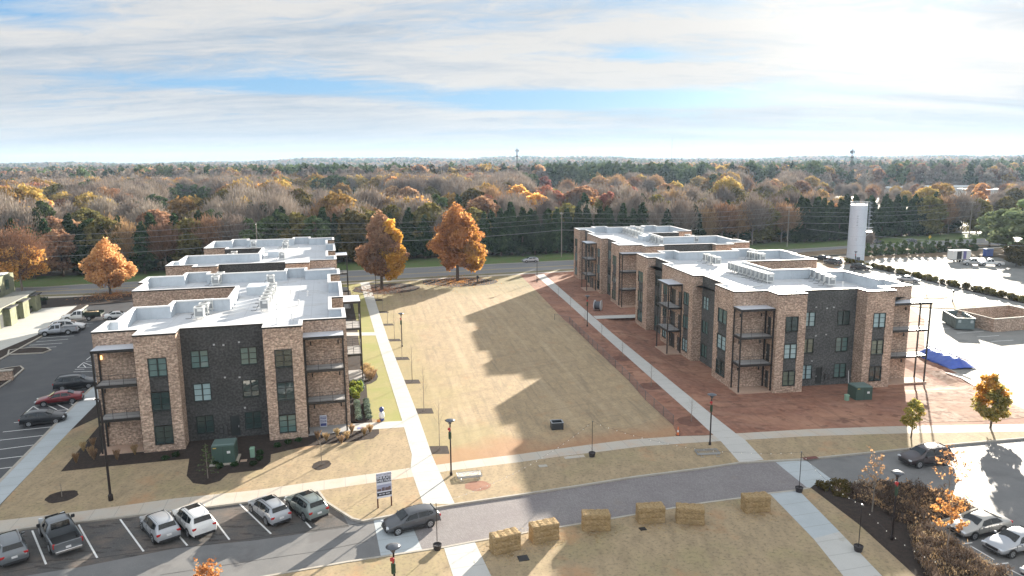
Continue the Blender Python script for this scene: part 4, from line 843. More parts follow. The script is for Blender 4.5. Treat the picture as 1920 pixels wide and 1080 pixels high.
# conifer sapling by the transformer
t = thing('conifer_sapling', 'small sparse conifer sapling in the mulch beside the left green transformer', 'tree', (*G(390, 897), 0)); MB().tube([(0, 0, 0), (0, 0, 3.4)], .045, 5, .01).build('trunk', grey_bark_m, t)
mb = MB(); rr = random.Random(3)
for k in range(40): a = k*2.4; z = .5+2.7*k/40; L_ = .95*(1-k/48); mb.tube([(0, 0, z), (L_*math.cos(a), L_*math.sin(a), z+.1)], .012, 3, .004)
mb.build('branch_whorl', bark_m, t)
cen = [(L*math.cos(a)*f, L*math.sin(a)*f, z+.1*f) for k in range(40) for a, z, L in [(k*2.4, .5+2.7*k/40, .95*(1-k/48))] for f in (.4, .6, .8, 1.)]
V_, F_ = quads(np.array(cen), .17, .5); np_mesh('needles', V_, F_, LM['pine'], t)
# leafless saplings in the tree pits and along the clay strip
def sapling(h, seed):
    root = thing('sapling', 'sapling', 'sapling'); mb = MB(); mb.tube([(0, 0, 0), (.02, 0, h*.5), (0, 0, h)], .042, 6, .008); rr = random.Random(seed)
    for k in range(14): a = k*2.4; z = h*(.35+.55*k/14); L_ = h*.13*(1-.5*k/14); mb.tube([(0, 0, z), (L_*math.cos(a)*.6, L_*math.sin(a)*.6, z+L_*.8), (L_*math.cos(a), L_*math.sin(a), z+L_*1.7)], .011, 3, .003)
    mb.build('trunk', grey_bark_m, root); return reg(root)
sp0 = sapling(5.2, 1); usedsp = [False]
def put_sap(px, h, label, group):
    x, y = G(*px); k = h/5.2
    if not usedsp[0]: usedsp[0] = True; o = sp0; o.location = (x, y, 0); o.scale = (1, 1, k); o['label'] = label; o['group'] = group
    else: dup(sp0, (x, y, 0), random.uniform(0, 6), label, group, (1, 1, k))
ORDN = ['nearest', 'second nearest', 'third', 'fourth', 'fifth', 'sixth', 'seventh', 'farthest']
for i, q in enumerate(((824, 843), (795, 770), (773, 716), (754, 672), (740, 638), (727, 609), (718, 585), (708, 563))): put_sap(q, 5.3 if i < 3 else 4.9, ORDN[i]+' leafless sapling in the mulch squares beside the left path', 'saplings beside the left path')
for i, q in enumerate(((1296, 790), (1221, 724), (1167, 672), (1128, 636), (1097, 608), (1070, 580), (1047, 560))): put_sap(q, 3.2, ORDN[i]+' leafless sapling in the clay strip beside the right path', 'saplings in the clay strip')
put_sap((603, 872), 3.3, 'thin bare sapling in a mulch ring on the front lawn', 'saplings on the front lawn'); put_sap((116, 931), 1.3, 'tiny bare sapling in the mulch ring near the left walk', 'saplings on the front lawn')

# ------------------------------------------------------------------ the woods
tree_proto('ev1', 'evergreen_tree', 'green', 13, 2.6, cone(2.7, .1), 5200, .62, 41, h0f=.06, lobes=44, clump=.24, limbs=5)
tree_proto('ev2', 'evergreen_tree', 'green', 14, 3.2, cone(3.1, .2), 5200, .62, 42, h0f=.1, lobes=38, clump=.28, limbs=5)
tree_proto('pn1', 'pine_tree', 'pine', 17, 4.2, ell(4.4, .5), 5200, .7, 43, h0f=.34, lobes=26, clump=.26, flat=.5)
tree_proto('or1', 'autumn_tree', 'gold', 17, 6.2, ell(6.2, .45), 6000, .75, 44, h0f=.22, lobes=40, clump=.24)
tree_proto('or2', 'autumn_tree', 'orange', 16, 5.2, ell(5.2, .42), 6000, .7, 45, h0f=.22, lobes=36, clump=.24)
tree_proto('rd1', 'autumn_tree', 'red', 17, 4.6, ell(4.4, .45), 5200, .7, 46, h0f=.22, lobes=30, clump=.25)
tree_proto('br1', 'autumn_tree', 'rust', 16, 6., ell(6., .45), 6000, .75, 47, h0f=.2, lobes=40, clump=.24)
tree_proto('ol1', 'leafy_tree', 'olive', 15, 5.6, ell(5.6, .45), 6000, .72, 48, h0f=.15, lobes=40, clump=.24)
bare_proto('ba1', 'bare_tree', 'bare', 17, 6.2, 5600, 1.5, 49, .075)
bare_proto('ba2', 'bare_tree', 'bare', 16, 5.2, 5600, 1.4, 50, .075)
bare_proto('ba3', 'bare_tree', 'tan', 16, 5.6, 5600, 1.2, 51, .12)
LBL = {'ev1': ('narrow dark evergreen in the screen along the far side of the highway', 'narrow evergreens beyond the highway'), 'ev2': ('broad dark evergreen in the woods beyond the highway', 'broad evergreens beyond the highway'), 'pn1': ('mid green pine with open crown in the woods beyond the highway', 'pines beyond the highway'),
 'or1': ('golden brown crowned tree in the woods beyond the highway', 'golden trees in the woods'), 'or2': ('bright orange crowned tree in the woods beyond the highway', 'orange trees in the woods'), 'rd1': ('reddish pink crowned tree in the woods beyond the highway', 'reddish trees in the woods'), 'br1': ('rust brown crowned tree in the woods beyond the highway', 'rust brown trees in the woods'),
 'ol1': ('olive green leafy tree in the woods beyond the highway', 'olive green trees in the woods'), 'ba1': ('tall bare grey tree in the woods beyond the highway', 'tall bare trees in the woods'), 'ba2': ('smaller bare grey tree in the woods beyond the highway', 'smaller bare trees in the woods'), 'ba3': ('bare tree with a few tan leaves in the woods beyond the highway', 'tan twigged trees in the woods')}
nind = [0]
KINDW = {'ev1': 'narrow dark evergreen', 'ev2': 'broad dark evergreen', 'pn1': 'mid green pine', 'or1': 'golden brown tree', 'or2': 'bright orange tree', 'rd1': 'reddish pink tree', 'br1': 'rust brown tree', 'ol1': 'olive green tree', 'ba1': 'tall bare grey tree', 'ba2': 'smaller bare tree', 'ba3': 'bare tan twigged tree'}
SECT = [(60, 'above the green building'), (150, 'above the left patio'), (230, 'behind the lone orange tree'), (310, 'above the left lot'), (380, 'left of the far left roof'), (440, 'above the far left roof corner'), (520, 'above the middle of the far left roof'), (600, 'above the right of the far left roof'), (660, 'left of the russet tree'), (730, 'behind the russet tree'), (800, 'between the two conical trees'), (880, 'behind the tall orange tree'), (960, 'just right of the tall orange tree'), (1020, 'above the silver highway car'), (1080, 'around the grey utility pole'), (1160, 'above the far right roof corner'), (1250, 'above the middle of the far right roof'), (1350, 'above the right of the far right roof'), (1430, 'above the near right air conditioners'), (1510, 'above the near right courtyard'), (1580, 'just left of the white tower'), (1660, 'behind the white tower'), (1740, 'right of the white tower'), (1820, 'above the box trailer'), (9999, 'at the far right edge')]
def wood(key, x, y, h, wide=1.):
    nind[0] += 1
    px = top_px(x, y, 0)[0]; d = math.hypot(x, y); sec = next((n for a, n in SECT if px < a), SECT[-1][1]); row = 'front row' if y < edge_y(max(-199, min(229, x)))+20.5 else 'second row' if y < edge_y(max(-199, min(229, x)))+29 else 'mid depth' if d < 290 else 'deeper woods'
    place_tree(key, x, y, h, KINDW[key]+' in the '+row+', '+sec, LBL[key][1], wide=wide)
def by_px(px, dist, drop=0):
    d = CR*((px-960)/F)+CF; d.z = 0; d.normalize(); return (d.x*dist/ max(.2, d.y), dist)
def edge_y(x):
    L = hf
    for i in range(len(L)-1):
        if L[i][0] <= x <= L[i+1][0]: return L[i][1]+(L[i+1][1]-L[i][1])*(x-L[i][0])/(L[i+1][0]-L[i][0])
    return L[0][1] if x < L[0][0] else L[-1][1]
def at_top(px, ytop, h):
    """where a tree of height h stands whose top shows at (px, ytop)"""
    return G(px, ytop, h)
R_ = random.Random(5); NOTE = []
def top_px(x, y, z):
    v = Vector((x, y, z-H0)); w = v.dot(CF); return 960+F*v.dot(CR)/w, 540-F*v.dot(CU)/w
def hides(x, y, h):
    px, py = top_px(x, y, h); d = math.hypot(x, y)
    return any(abs(px-a) < 20+4000/d and py < b+16 and d < e-4 for a, b, e in NOTE)
# screen along the far verge
x = -165.
while x < 176:
    y = edge_y(x)+16+R_.uniform(-1.5, 2.5)
    if x < -112: k = R_.choice(['ev2', 'ba3', 'br1', 'ev2'])
    elif x < -78: k = R_.choice(['ol1', 'ev2', 'ev2', 'ba3', 'ev1'])
    elif x < -36: k = R_.choice(['ev2', 'ba1', 'pn1', 'ev1', 'ol1', 'ev2'])
    elif x < -8: k = R_.choice(['ev2', 'ba2', 'ev2'])
    elif x < 42: k = 'ev1'
    elif x < 62: k = R_.choice(['ba2', 'ev2', 'ba1'])
    elif x < 92: k = R_.choice(['ol1', 'ba1', 'ba3', 'ba1'])
    elif x > 150: k = R_.choice(['ba3', 'ol1', 'ba1', 'ba2'])
    else: k = 'ev1'
    h = {'ev1': 13.6, 'ev2': 13., 'ol1': 13., 'ba1': 15., 'ba2': 13., 'ba3': 13.5, 'br1': 12.5, 'pn1': 13.5}[k]*R_.uniform(.92, 1.08)
    wood(k, x, y, h, R_.uniform(.95, 1.2)); x += R_.uniform(3.0, 4.0) if k == 'ev1' else R_.uniform(4.4, 6.2)
x = -160.
while x < 172:
    y = edge_y(x)+24+R_.uniform(-2., 3.)
    k = R_.choice(['ev2', 'ev2', 'ev1', 'ev1', 'pn1'] if x < -60 else ['ev2', 'ev2', 'ev1', 'ev1', 'ol1'] if x < 45 else ['ba1', 'ev2', 'ol1', 'ba3'] if x < 92 else ['ev1', 'ev2', 'ev1'])
    wood(k, x, y, R_.uniform(13., 15.5), R_.uniform(1., 1.25)); x += R_.uniform(5.2, 7.)
# named crowns that stand out in the photograph
for px, yt, h, k in ((35, 392, 13, 'ev2'), (88, 354, 16, 'or1'), (118, 362, 15, 'or1'), (165, 364, 16, 'or1'), (190, 372, 15, 'or1'), (95, 408, 12, 'br1'), (130, 415, 12, 'br1'), (320, 352, 15, 'pn1'), (343, 344, 15, 'pn1'), (365, 345, 15, 'pn1'), (385, 350, 15, 'pn1'), (290, 365, 15, 'pn1'), (262, 366, 14, 'pn1'), (250, 375, 14, 'pn1'), (340, 372, 15, 'or1'), (362, 370, 14, 'or1'), (310, 405, 12.5, 'br1'),
                      (365, 398, 13, 'ol1'), (400, 394, 13.5, 'pn1'), (415, 400, 13, 'pn1'), (560, 334, 17, 'or1'), (590, 336, 17, 'or1'), (625, 337, 16, 'or1'), (680, 333, 17, 'or1'), (700, 338, 16, 'or1'), (575, 375, 13, 'ol1'), (640, 345, 15, 'or1'), (750, 345, 16, 'br1'), (738, 350, 15, 'br1'), (765, 352, 15, 'br1'), (700, 392, 13, 'rd1'), (820, 350, 14, 'ol1'), (845, 365, 14, 'or1'), (805, 352, 14, 'ol1'),
                      (915, 366, 15, 'rd1'), (935, 364, 15, 'rd1'), (960, 350, 16, 'or2'), (972, 348, 17, 'or2'), (985, 360, 15, 'or2'), (1005, 364, 15, 'or2'), (1022, 366, 14, 'rd1'), (1026, 316, 19, 'rd1'), (1042, 314, 19, 'rd1'), (1022, 330, 17, 'rd1'), (1095, 366, 14, 'or2'), (1100, 368, 13.5, 'or2'), (1078, 322, 17, 'br1'), (1065, 335, 16, 'ba3'), (1125, 330, 17, 'br1'), (1150, 312, 19, 'ba1'), (1175, 306, 20, 'ba1'), (1200, 307, 20, 'ba1'), (1230, 310, 19, 'ba1'), (1190, 330, 17, 'ba3'), (1215, 335, 16, 'ba1'),
                      (1262, 318, 18, 'br1'), (1275, 325, 17, 'rd1'), (1300, 316, 18, 'ba3'), (1310, 330, 16, 'or1'), (1330, 335, 15, 'or1'), (1420, 320, 17, 'br1'), (1440, 318, 17, 'br1'), (1400, 330, 16, 'ba3'), (1530, 313, 17, 'or2'), (1522, 330, 16, 'or1'), (1755, 348, 14, 'or1'), (1770, 346, 14, 'or1'), (1740, 352, 14, 'or1'), (1500, 340, 15, 'br1'), (1480, 350, 14, 'ol1'), (1300, 362, 14, 'ol1'), (1340, 358, 14, 'ol1'), (1380, 355, 15, 'ol1'), (1430, 352, 15, 'ol1'), (1470, 358, 14, 'ol1'), (1320, 375, 13, 'ol1'), (1400, 372, 13, 'ol1'), (1450, 378, 13, 'ol1'), (1260, 372, 13, 'ba1'), (1240, 355, 14, 'ba1')):
    q_ = at_top(px, yt, h); wood(k, *q_, h, 1.1); NOTE.append((px, yt, math.hypot(*q_)))
# light green pines close on the right, nearer than the highway bend
pl = thing('pine_tree', 'large pale green pine leaning in at the right edge beside the far parking lot', 'tree'); COL.objects.unlink(pl); bpy.data.objects.remove(pl)
tree_proto('pp', 'pine_tree', 'palepine', 17, 4.2, ell(4.4, .5), 4200, .7, 53, h0f=.2, lobes=30, clump=.24, flat=.5)
place_tree('pp', *G(1925, 492), 17, 'tall pale green pine at the right edge beyond the parked trucks', wide=1.5)
place_tree('pp', *G(1885, 478), 13.5, 'broad pale green pine just left of the pine at the right edge', wide=1.5)
place_tree('ol1', *G(1905, 500), 6, 'low olive thicket tree under the pines at the right edge', wide=1.3)
place_tree('pp', *G(1855, 462), 11, 'smaller pine left of the two pale pines at right', wide=1.3)
place_tree('pp', *G(1960, 500), 19, 'highest pine cut by the right edge of the view', wide=1.5)
place_tree('or2', *at_top(474, 434, 9.), 9., 'small bright orange tree showing behind the roof of the far left block', wide=.9)
place_tree('ba2', *G(1628, 472), 7., 'small bare tree in front of the white tower', wide=.7)
# second depth of individuals
cnt = 0
while nind[0] < 292:
    a = R_.uniform(-.70, .44); d = 205+R_.random()**1.3*120; x, y = d*math.tan(a), d
    if y < edge_y(max(-199, min(229, x)))+29: continue
    near_g = abs(a+.62) < .1
    k = R_.choices(['ba1', 'ba2', 'ba3', 'br1', 'or1', 'pn1', 'ev2', 'ol1'], [36, 24, 8, 5, 5, 6, 8, 8])[0]
    wood(k, x, y, R_.uniform(13, 16.5) if a < .4 else R_.uniform(10.5, 12), R_.uniform(1., 1.2))
# the woods in depth: one mass, instanced over a cloud of points
def merged(key, nm):
    root = PROTO[key][0]; V, Fl, mi = [], [], []; mats = []
    me = bpy.data.meshes.new(nm); bm = bmesh.new()
    for c in root.children:
        k = len(bm.faces); bm.from_mesh(c.data); bm.faces.ensure_lookup_table()
        for f in bm.faces[k:]: f.material_index = len(mats)
        mats.append(c.data.materials[0])
    bm.to_mesh(me); bm.free()
    for q in mats: me.materials.append(q)
    return bpy.data.objects.new(nm, me)
pc = bpy.data.collections.new('forest_kinds'); keys = ['ba1', 'ba2', 'ba3', 'br1', 'ev1', 'ev2', 'ol1', 'or1', 'or2', 'pn1', 'rd1']
for i, k in enumerate(keys): pc.objects.link(merged(k, 'kind_'+chr(97+i)))
# far kinds: fewer, larger leaves
fk = bpy.data.collections.new('far_forest_kinds')
for i, (lf, pr, h) in enumerate((('bare', ell(6, .5), 15), ('tan', ell(6, .5), 15), ('rust', ell(6, .5), 15), ('green', cone(4.4, .2), 16), ('olive', ell(6, .5), 14), ('gold', ell(6, .5), 15), ('pine', ell(5.5, .5), 16))):
    P_, r_ = crown_pts(750, 1.5, h, pr, 60+i, 16, .25); V_, F_ = quads(P_, 1.5, .8 if lf not in ('bare', 'tan') else .35, 0, r_); o = np_mesh('far_'+chr(97+i), V_, F_, LM[lf]); COL.objects.unlink(o); fk.objects.link(o)
def forest(name, pts, kinds, scales, coll):
    me = bpy.data.meshes.new(name); me.from_pydata(pts, [], []); o = bpy.data.objects.new(name, me); COL.objects.link(o); tag(o, 'mixed autumn woods of bare, rust and evergreen trees fading to the ridge', 'woods', kind='stuff')
    for nm, ty, dat in (('kind', 'INT', kinds), ('sc', 'FLOAT', scales), ('rot', 'FLOAT', [random.uniform(0, 6.28) for _ in pts])):
        at = me.attributes.new(nm, ty, 'POINT'); at.data.foreach_set('value', dat)
    g = bpy.data.node_groups.new(name, 'GeometryNodeTree'); g.interface.new_socket('Geometry', in_out='INPUT', socket_type='NodeSocketGeometry'); g.interface.new_socket('Geometry', in_out='OUTPUT', socket_type='NodeSocketGeometry')
    gi, go = g.nodes.new('NodeGroupInput'), g.nodes.new('NodeGroupOutput'); ci = g.nodes.new('GeometryNodeCollectionInfo'); ci.inputs[0].default_value = coll; ci.inputs['Separate Children'].default_value = True; ci.inputs['Reset Children'].default_value = True
    ip = g.nodes.new('GeometryNodeInstanceOnPoints'); ip.inputs['Pick Instance'].default_value = True
    def na(nm, ty): n = g.nodes.new('GeometryNodeInputNamedAttribute'); n.data_type = ty; n.inputs[0].default_value = nm; return n.outputs[0]
    g.links.new(gi.outputs[0], ip.inputs['Points']); g.links.new(ci.outputs[0], ip.inputs['Instance']); g.links.new(na('kind', 'INT'), ip.inputs['Instance Index'])
    cx = g.nodes.new('ShaderNodeCombineXYZ'); g.links.new(na('rot', 'FLOAT'), cx.inputs[2]); g.links.new(cx.outputs[0], ip.inputs['Rotation']); g.links.new(na('sc', 'FLOAT'), ip.inputs['Scale'])
    g.links.new(ip.outputs[0], go.inputs[0]); md = o.modifiers.new('spread', 'NODES'); md.node_group = g; return o
clear = [(G(1700, 352), 90, 60), (G(1640, 340), 80, 60), (G(1800, 352), 80, 45), (G(1560, 332), 90, 50), (G(1860, 345), 100, 60)]
def in_wedge(x, y): a = math.atan2(x, y); d = math.hypot(x, y); return .405 < a < .66 and 350 < d < 700 and R_.random() > .11
def in_clear(x, y): return any(abs(x-c[0]) < a and abs(y-c[1]) < b for c, a, b in clear)
pts, kd, sc = [], [], []
from mathutils import noise as mn
while len(pts) < 3600:
    a = R_.uniform(-.74, .74); d = math.sqrt(R_.uniform(215**2, 640**2)); x, y = d*math.tan(a), d
    if y < edge_y(max(-199, min(229, x)))+32 or (x > 140 and y < 300) or in_clear(x, y) or in_wedge(x, y): continue
    q = mn.noise(Vector((x*.012, y*.012, 3.))); q2 = mn.noise(Vector((x*.02, y*.02, 9.)))
    if q > .28: k = R_.choice([5, 9, 9, 5, 4])
    elif q2 > .22: k = R_.choice([7, 7, 3, 2, 0, 8])
    elif q < -.36: k = R_.choice([3, 1, 2, 10, 0, 6])
    else: k = R_.choices([0, 1, 2, 3, 6, 7, 5, 9], [44, 32, 6, 5, 5, 4, 3, 3])[0]
    s_ = R_.uniform(.88, 1.2)
    if .4 < math.atan2(x, y) < .68 and d < 700: s_ = R_.uniform(10., 12.2)/PROTO[keys[k]][2]
    if hides(x, y, s_*PROTO[keys[k]][2]): continue
    pts.append((x, y, height(x, y)-.3)); kd.append(k); sc.append(s_)
forest('woodland', pts, kd, sc, pc)
pts, kd, sc = [], [], []
while len(pts) < 24000:
    a = R_.uniform(-.72, .72); d = 600*math.exp(R_.random()*math.log(5200/600)) if R_.random() < .6 else math.sqrt(R_.uniform(600**2, 5000**2)); x, y = d*math.tan(a), d
    if in_clear(x, y) or in_wedge(x, y): continue
    q = mn.noise(Vector((x*.005, y*.005, 5.))); q2 = mn.noise(Vector((x*.008, y*.008, 11.)))
    if q > .22: k = R_.choice([3, 6, 3])
    elif q2 > .3: k = R_.choice([5, 2, 0, 4])
    else: k = R_.choices([0, 1, 2, 3, 4, 5, 6], [50, 8, 7, 14, 8, 4, 9])[0]
    pts.append((x, y, height(x, y)-1)); kd.append(k); sc.append(R_.uniform(1.2, 1.8)*(1+max(0, d-1200)/7000))
forest('distant_woods', pts, kd, sc, fk)

# ------------------------------------------------------------------ vehicles
def paint(name, c, metal=.35, rough=.28): return plain(name, c, rough, metal, .5, .6, var=.03)
tyre_m = plain('tyre_rubber', (.018, .018, .018), .85); rim_m = plain('alloy_rim', (.42, .43, .45), .35, .7); blk_m = plain('black_trim', (.02, .02, .022), .55)
cglass_m = plain('car_glass', (.010, .014, .017), .08, 0., .55); head_m = plain('headlight_lens', (.62, .65, .68), .15, .2, .8); tail_m = plain('tail_light_lens', (.42, .02, .02), .2); plate_m = plain('licence_plate', (.7, .7, .7), .5)
chrome_m = plain('chrome_trim', (.6, .6, .6), .2, .9)
PROF = {   # fraction of length from the nose, belt height, top height, half width factor, top width factor
 'suv': [(0, .58, .64, .80, .8), (.025, .74, .82, .90, .86), (.10, .88, .99, .97, .84), (.25, .97, 1.10, 1, .80), (.385, 1.02, 1.56, 1, .72), (.50, 1.03, 1.68, 1, .72), (.70, 1.05, 1.69, 1, .71), (.885, 1.08, 1.62, .99, .69), (.955, 1.07, 1.22, .96, .80), (.985, .98, 1.06, .93, .84), (1, .62, .68, .88, .8)],
 'hatch': [(0, .52, .58, .78, .8), (.03, .68, .76, .90, .84), (.12, .82, .92, .97, .82), (.25, .91, 1.03, 1, .78), (.42, .95, 1.40, 1, .70), (.55, .97, 1.48, 1, .70), (.75, 1.0, 1.45, 1, .68), (.90, 1.02, 1.33, .98, .66), (.965, 1.0, 1.10, .95, .78), (.985, .9, .98, .92, .84), (1, .58, .64, .87, .8)],
 'sedan': [(0, .50, .56, .78, .8), (.03, .64, .72, .90, .84), (.12, .78, .87, .97, .82), (.28, .88, .98, 1, .76), (.42, .92, 1.36, 1, .66), (.53, .94, 1.44, 1, .67), (.68, .95, 1.41, 1, .66), (.83, .96, 1.08, .99, .70), (.94, .95, 1.04, .96, .78), (.985, .86, .94, .92, .84), (1, .55, .60, .86, .8)],
}
def vehicle(kind, name, label, cat, pos, hd, L_, W_, Hs, mat, z=0., face='', extras=(), group=None, roofmat=None):
    root = thing(name, label, cat, (*pos, z), hd, group); pr = PROF[kind]; w = W_/2; base = {'suv': 1.69, 'hatch': 1.48, 'sedan': 1.44}[kind]; hs = Hs/base
    st = [((.5-f)*L_, zb*hs, zt*hs, w*wf, w*tf*wf) for f, zb, zt, wf, tf in pr]; V, Fq = [], []
    def ring(s): x, zb, zt, hw, tw = s; return [(hw*.90, .24), (hw, .44*hs), (hw*1.0, .70*hs if zb > .72*hs else zb*.85), (hw*.975, zb), (tw, zt-.045), (tw*.62, zt), (0, zt+.012)]
    for s in st:
        r = ring(s); full = [(s[0], y, q) for y, q in r]+[(s[0], -y, q) for y, q in r[-2::-1]]; V += full
    m_ = 13
    for i in range(len(st)-1):
        for j in range(m_-1): Fq.append((i*m_+j, i*m_+j+1, (i+1)*m_+j+1, (i+1)*m_+j))
        Fq.append((i*m_+m_-1, i*m_, (i+1)*m_, (i+1)*m_+m_-1))
    Fq.append(tuple(range(m_))); k = (len(st)-1)*m_; Fq.append(tuple(range(k, k+m_))[::-1])
    body = mesh_obj('body', V, Fq, mat, root); bm = bmesh.new(); bm.from_mesh(body.data); bmesh.ops.recalc_face_normals(bm, faces=bm.faces); bm.to_mesh(body.data); bm.free()
    sd = body.modifiers.new('smooth', 'SUBSURF'); sd.levels = 1; sd.render_levels = 2; body.data.shade_smooth()
    def pt(i, f, a):   # point on station i..i+1 (f), a: 0 belt..1 top edge, right side
        s0, s1 = st[i], st[i+1]; x = s0[0]+(s1[0]-s0[0])*f; D = [s0[k]+(s1[k]-s0[k])*f for k in range(5)]
        return Vector((x, D[3]*.975+(D[4]-D[3]*.975)*a, D[1]+(D[2]-.045-D[1])*a))
    def patch(nm, pts, off, mt, par):
        pts = [Vector(p) for p in pts]; nrm = (pts[1]-pts[0]).cross(pts[2]-pts[0]).normalized()
        c = sum(pts, Vector())/len(pts)
        if nrm.dot(c-Vector((0, 0, .6))) < 0: nrm = -nrm
        a = [p+nrm*off for p in pts]; b = [p-nrm*.01 for p in pts]; n = len(pts)
        return mesh_obj(nm, a+b, [tuple(range(n)), tuple(range(n, 2*n))[::-1]]+[(i, (i+1) % n, n+(i+1) % n, n+i) for i in range(n)], mt, par)
    ga, gb = 3, {'suv': 8, 'hatch': 8, 'sedan': 7}[kind]      # windscreen foot, rear glass foot
    for sgn in (1, -1):
        fl = lambda p: Vector((p.x, p.y*sgn, p.z))
        mid = 5
        patch('side_window', [fl(pt(3, .40, .16)), fl(pt(4, 0, .84)), fl(pt(5, .1, .88)), fl(pt(5, .1, .10)), fl(pt(3, .45, .10))][::1], .022, cglass_m, root)
        patch('side_window', [fl(pt(5, .2, .10)), fl(pt(5, .2, .88)), fl(pt(6, .1, .88)), fl(pt(6, .28, .10))], .022, cglass_m, root)
        if kind == 'suv': patch('side_window', [fl(pt(6, .38, .14)), fl(pt(6, .22, .86)), fl(pt(6, .80, .84)), fl(pt(6, .86, .26))], .022, cglass_m, root)
        elif kind == 'hatch': patch('side_window', [fl(pt(6, .38, .16)), fl(pt(6, .22, .84)), fl(pt(6, .62, .78)), fl(pt(6, .74, .34))], .022, cglass_m, root)
        else: patch('side_window', [fl(pt(6, .34, .16)), fl(pt(6, .14, .80)), fl(pt(6, .42, .66)), fl(pt(6, .62, .2))], .018, cglass_m, root)
    def top(i, f, y, dz=0): s0, s1 = st[i], st[i+1]; return Vector((s0[0]+(s1[0]-s0[0])*f, (s0[4]+(s1[4]-s0[4])*f)*y, (s0[2]+(s1[2]-s0[2])*f)-.02+dz))
    patch('windscreen', [top(3, .08, .93), top(3, .92, .88), top(3, .92, -.88), top(3, .08, -.93)], .05, cglass_m, root)
    rg = (7, .12, .86) if kind != 'sedan' else (6, .10, .92)
    patch('rear_window', [top(rg[0], rg[1], .86), top(rg[0], rg[2], .9), top(rg[0], rg[2], -.9), top(rg[0], rg[1], -.86)], .05, cglass_m, root)
    wr = {'suv': .36, 'hatch': .325, 'sedan': .32}[kind]; ax = (.5-.19)*L_, -(.5-.215)*L_
    for x in ax:
        for sg in (1, -1):
            a = MB().lathe([(wr+.055, -.01), (wr+.055, .025)], 20, (x, sg*(w-.004), wr+.01), 'y').build('wheel_arch', blk_m, root)
            t = MB().lathe([(wr*.6, -.1), (wr-.03, -.11), (wr, -.07), (wr, .07), (wr-.03, .11), (wr*.6, .1)], 20, (x, sg*(w-.085), wr), 'y').build('wheel', tyre_m, root, smooth=False)
            rmb = MB().lathe([(wr*.66, -.01), (wr*.66, .012)], 18, (x, sg*(w+.022), wr), 'y')
            rmb.build('rim', rim_m, t)
            hb = MB()
            for q in range(5): an = q*2*PI/5; hb.tube([(x+.09*math.cos(an+.6), sg*(w+.036), wr+.09*math.sin(an+.6)), (x+wr*.52*math.cos(an+.6), sg*(w+.036), wr+wr*.52*math.sin(an+.6))], .028, 4)
            hb.build('spoke_gaps', blk_m, t)
    f0, f1 = st[1], st[-2]
    for sg in (1, -1):
        MB().box((L_/2-.10, sg*w*.70, f0[1]*.96), (.20, .34, .12), -sg*.35).build('headlight', head_m, root, bevel=.02)
        MB().box((-L_/2+.09, sg*w*.76, f1[1]*.92), (.14, .30, .16), sg*.25).build('tail_light', tail_m, root, bevel=.02)
        MB().box(((.5-.33)*L_, sg*(w+.09), st[3][1]+.07), (.12, .2, .13)).build('mirror', mat if 'blackmirror' not in extras else blk_m, root, bevel=.02)
        MB().bx(-L_*.30+.40, L_*.31-.40, sg*(w-.03), sg*(w+.012), .2, .36).build('sill', blk_m, root)
        for q, nm in ((.02*L_, 'door_seam'), (-.20*L_, 'door_seam'), (.23*L_, 'door_seam')): MB().bx(q-.006, q+.006, sg*(w-.03), sg*(w+.004), .36, st[5][1]-.05).build(nm, blk_m, root)
        for q in (-.05*L_, -.245*L_): MB().bx(q-.09, q+.09, sg*(w-.03), sg*(w+.02), st[5][1]-.19, st[5][1]-.15).build('door_handle', mat, root)
        if 'rails' in extras: MB().tube([top(4, .2, .88*sg), top(4, .5, .92*sg, .07), top(6, .8, .92*sg, .07), top(7, .0, .88*sg)], .022, 5).build('roof_rail', blk_m if 'blackrail' in extras else chrome_m, root)
    MB().box((L_/2-.015, 0, .55*hs), (.06, W_*.5, .2)).build('grille', blk_m, root, bevel=.01); MB().box((L_/2-.03, 0, .33), (.1, W_*.74, .14)).build('front_bumper', blk_m, root, bevel=.02)
    MB().box((-L_/2+.02, 0, .36), (.1, W_*.80, .2)).build('rear_bumper', blk_m, root, bevel=.02); MB().box((-L_/2-.0, 0, .76*hs), (.05, .36, .14)).build('licence_plate', plate_m, root)
    if 'sunroof' in extras: patch('sunroof', [top(4, .45, .66), top(5, .45, .66), top(5, .45, -.66), top(4, .45, -.66)], .045, cglass_m, root)
    if 'wiper' in extras: MB().tube([top(rg[0], .9, 0, .06), top(rg[0], .55, .45, .07)], .012, 4).build('rear_wiper', blk_m, root)
    return root
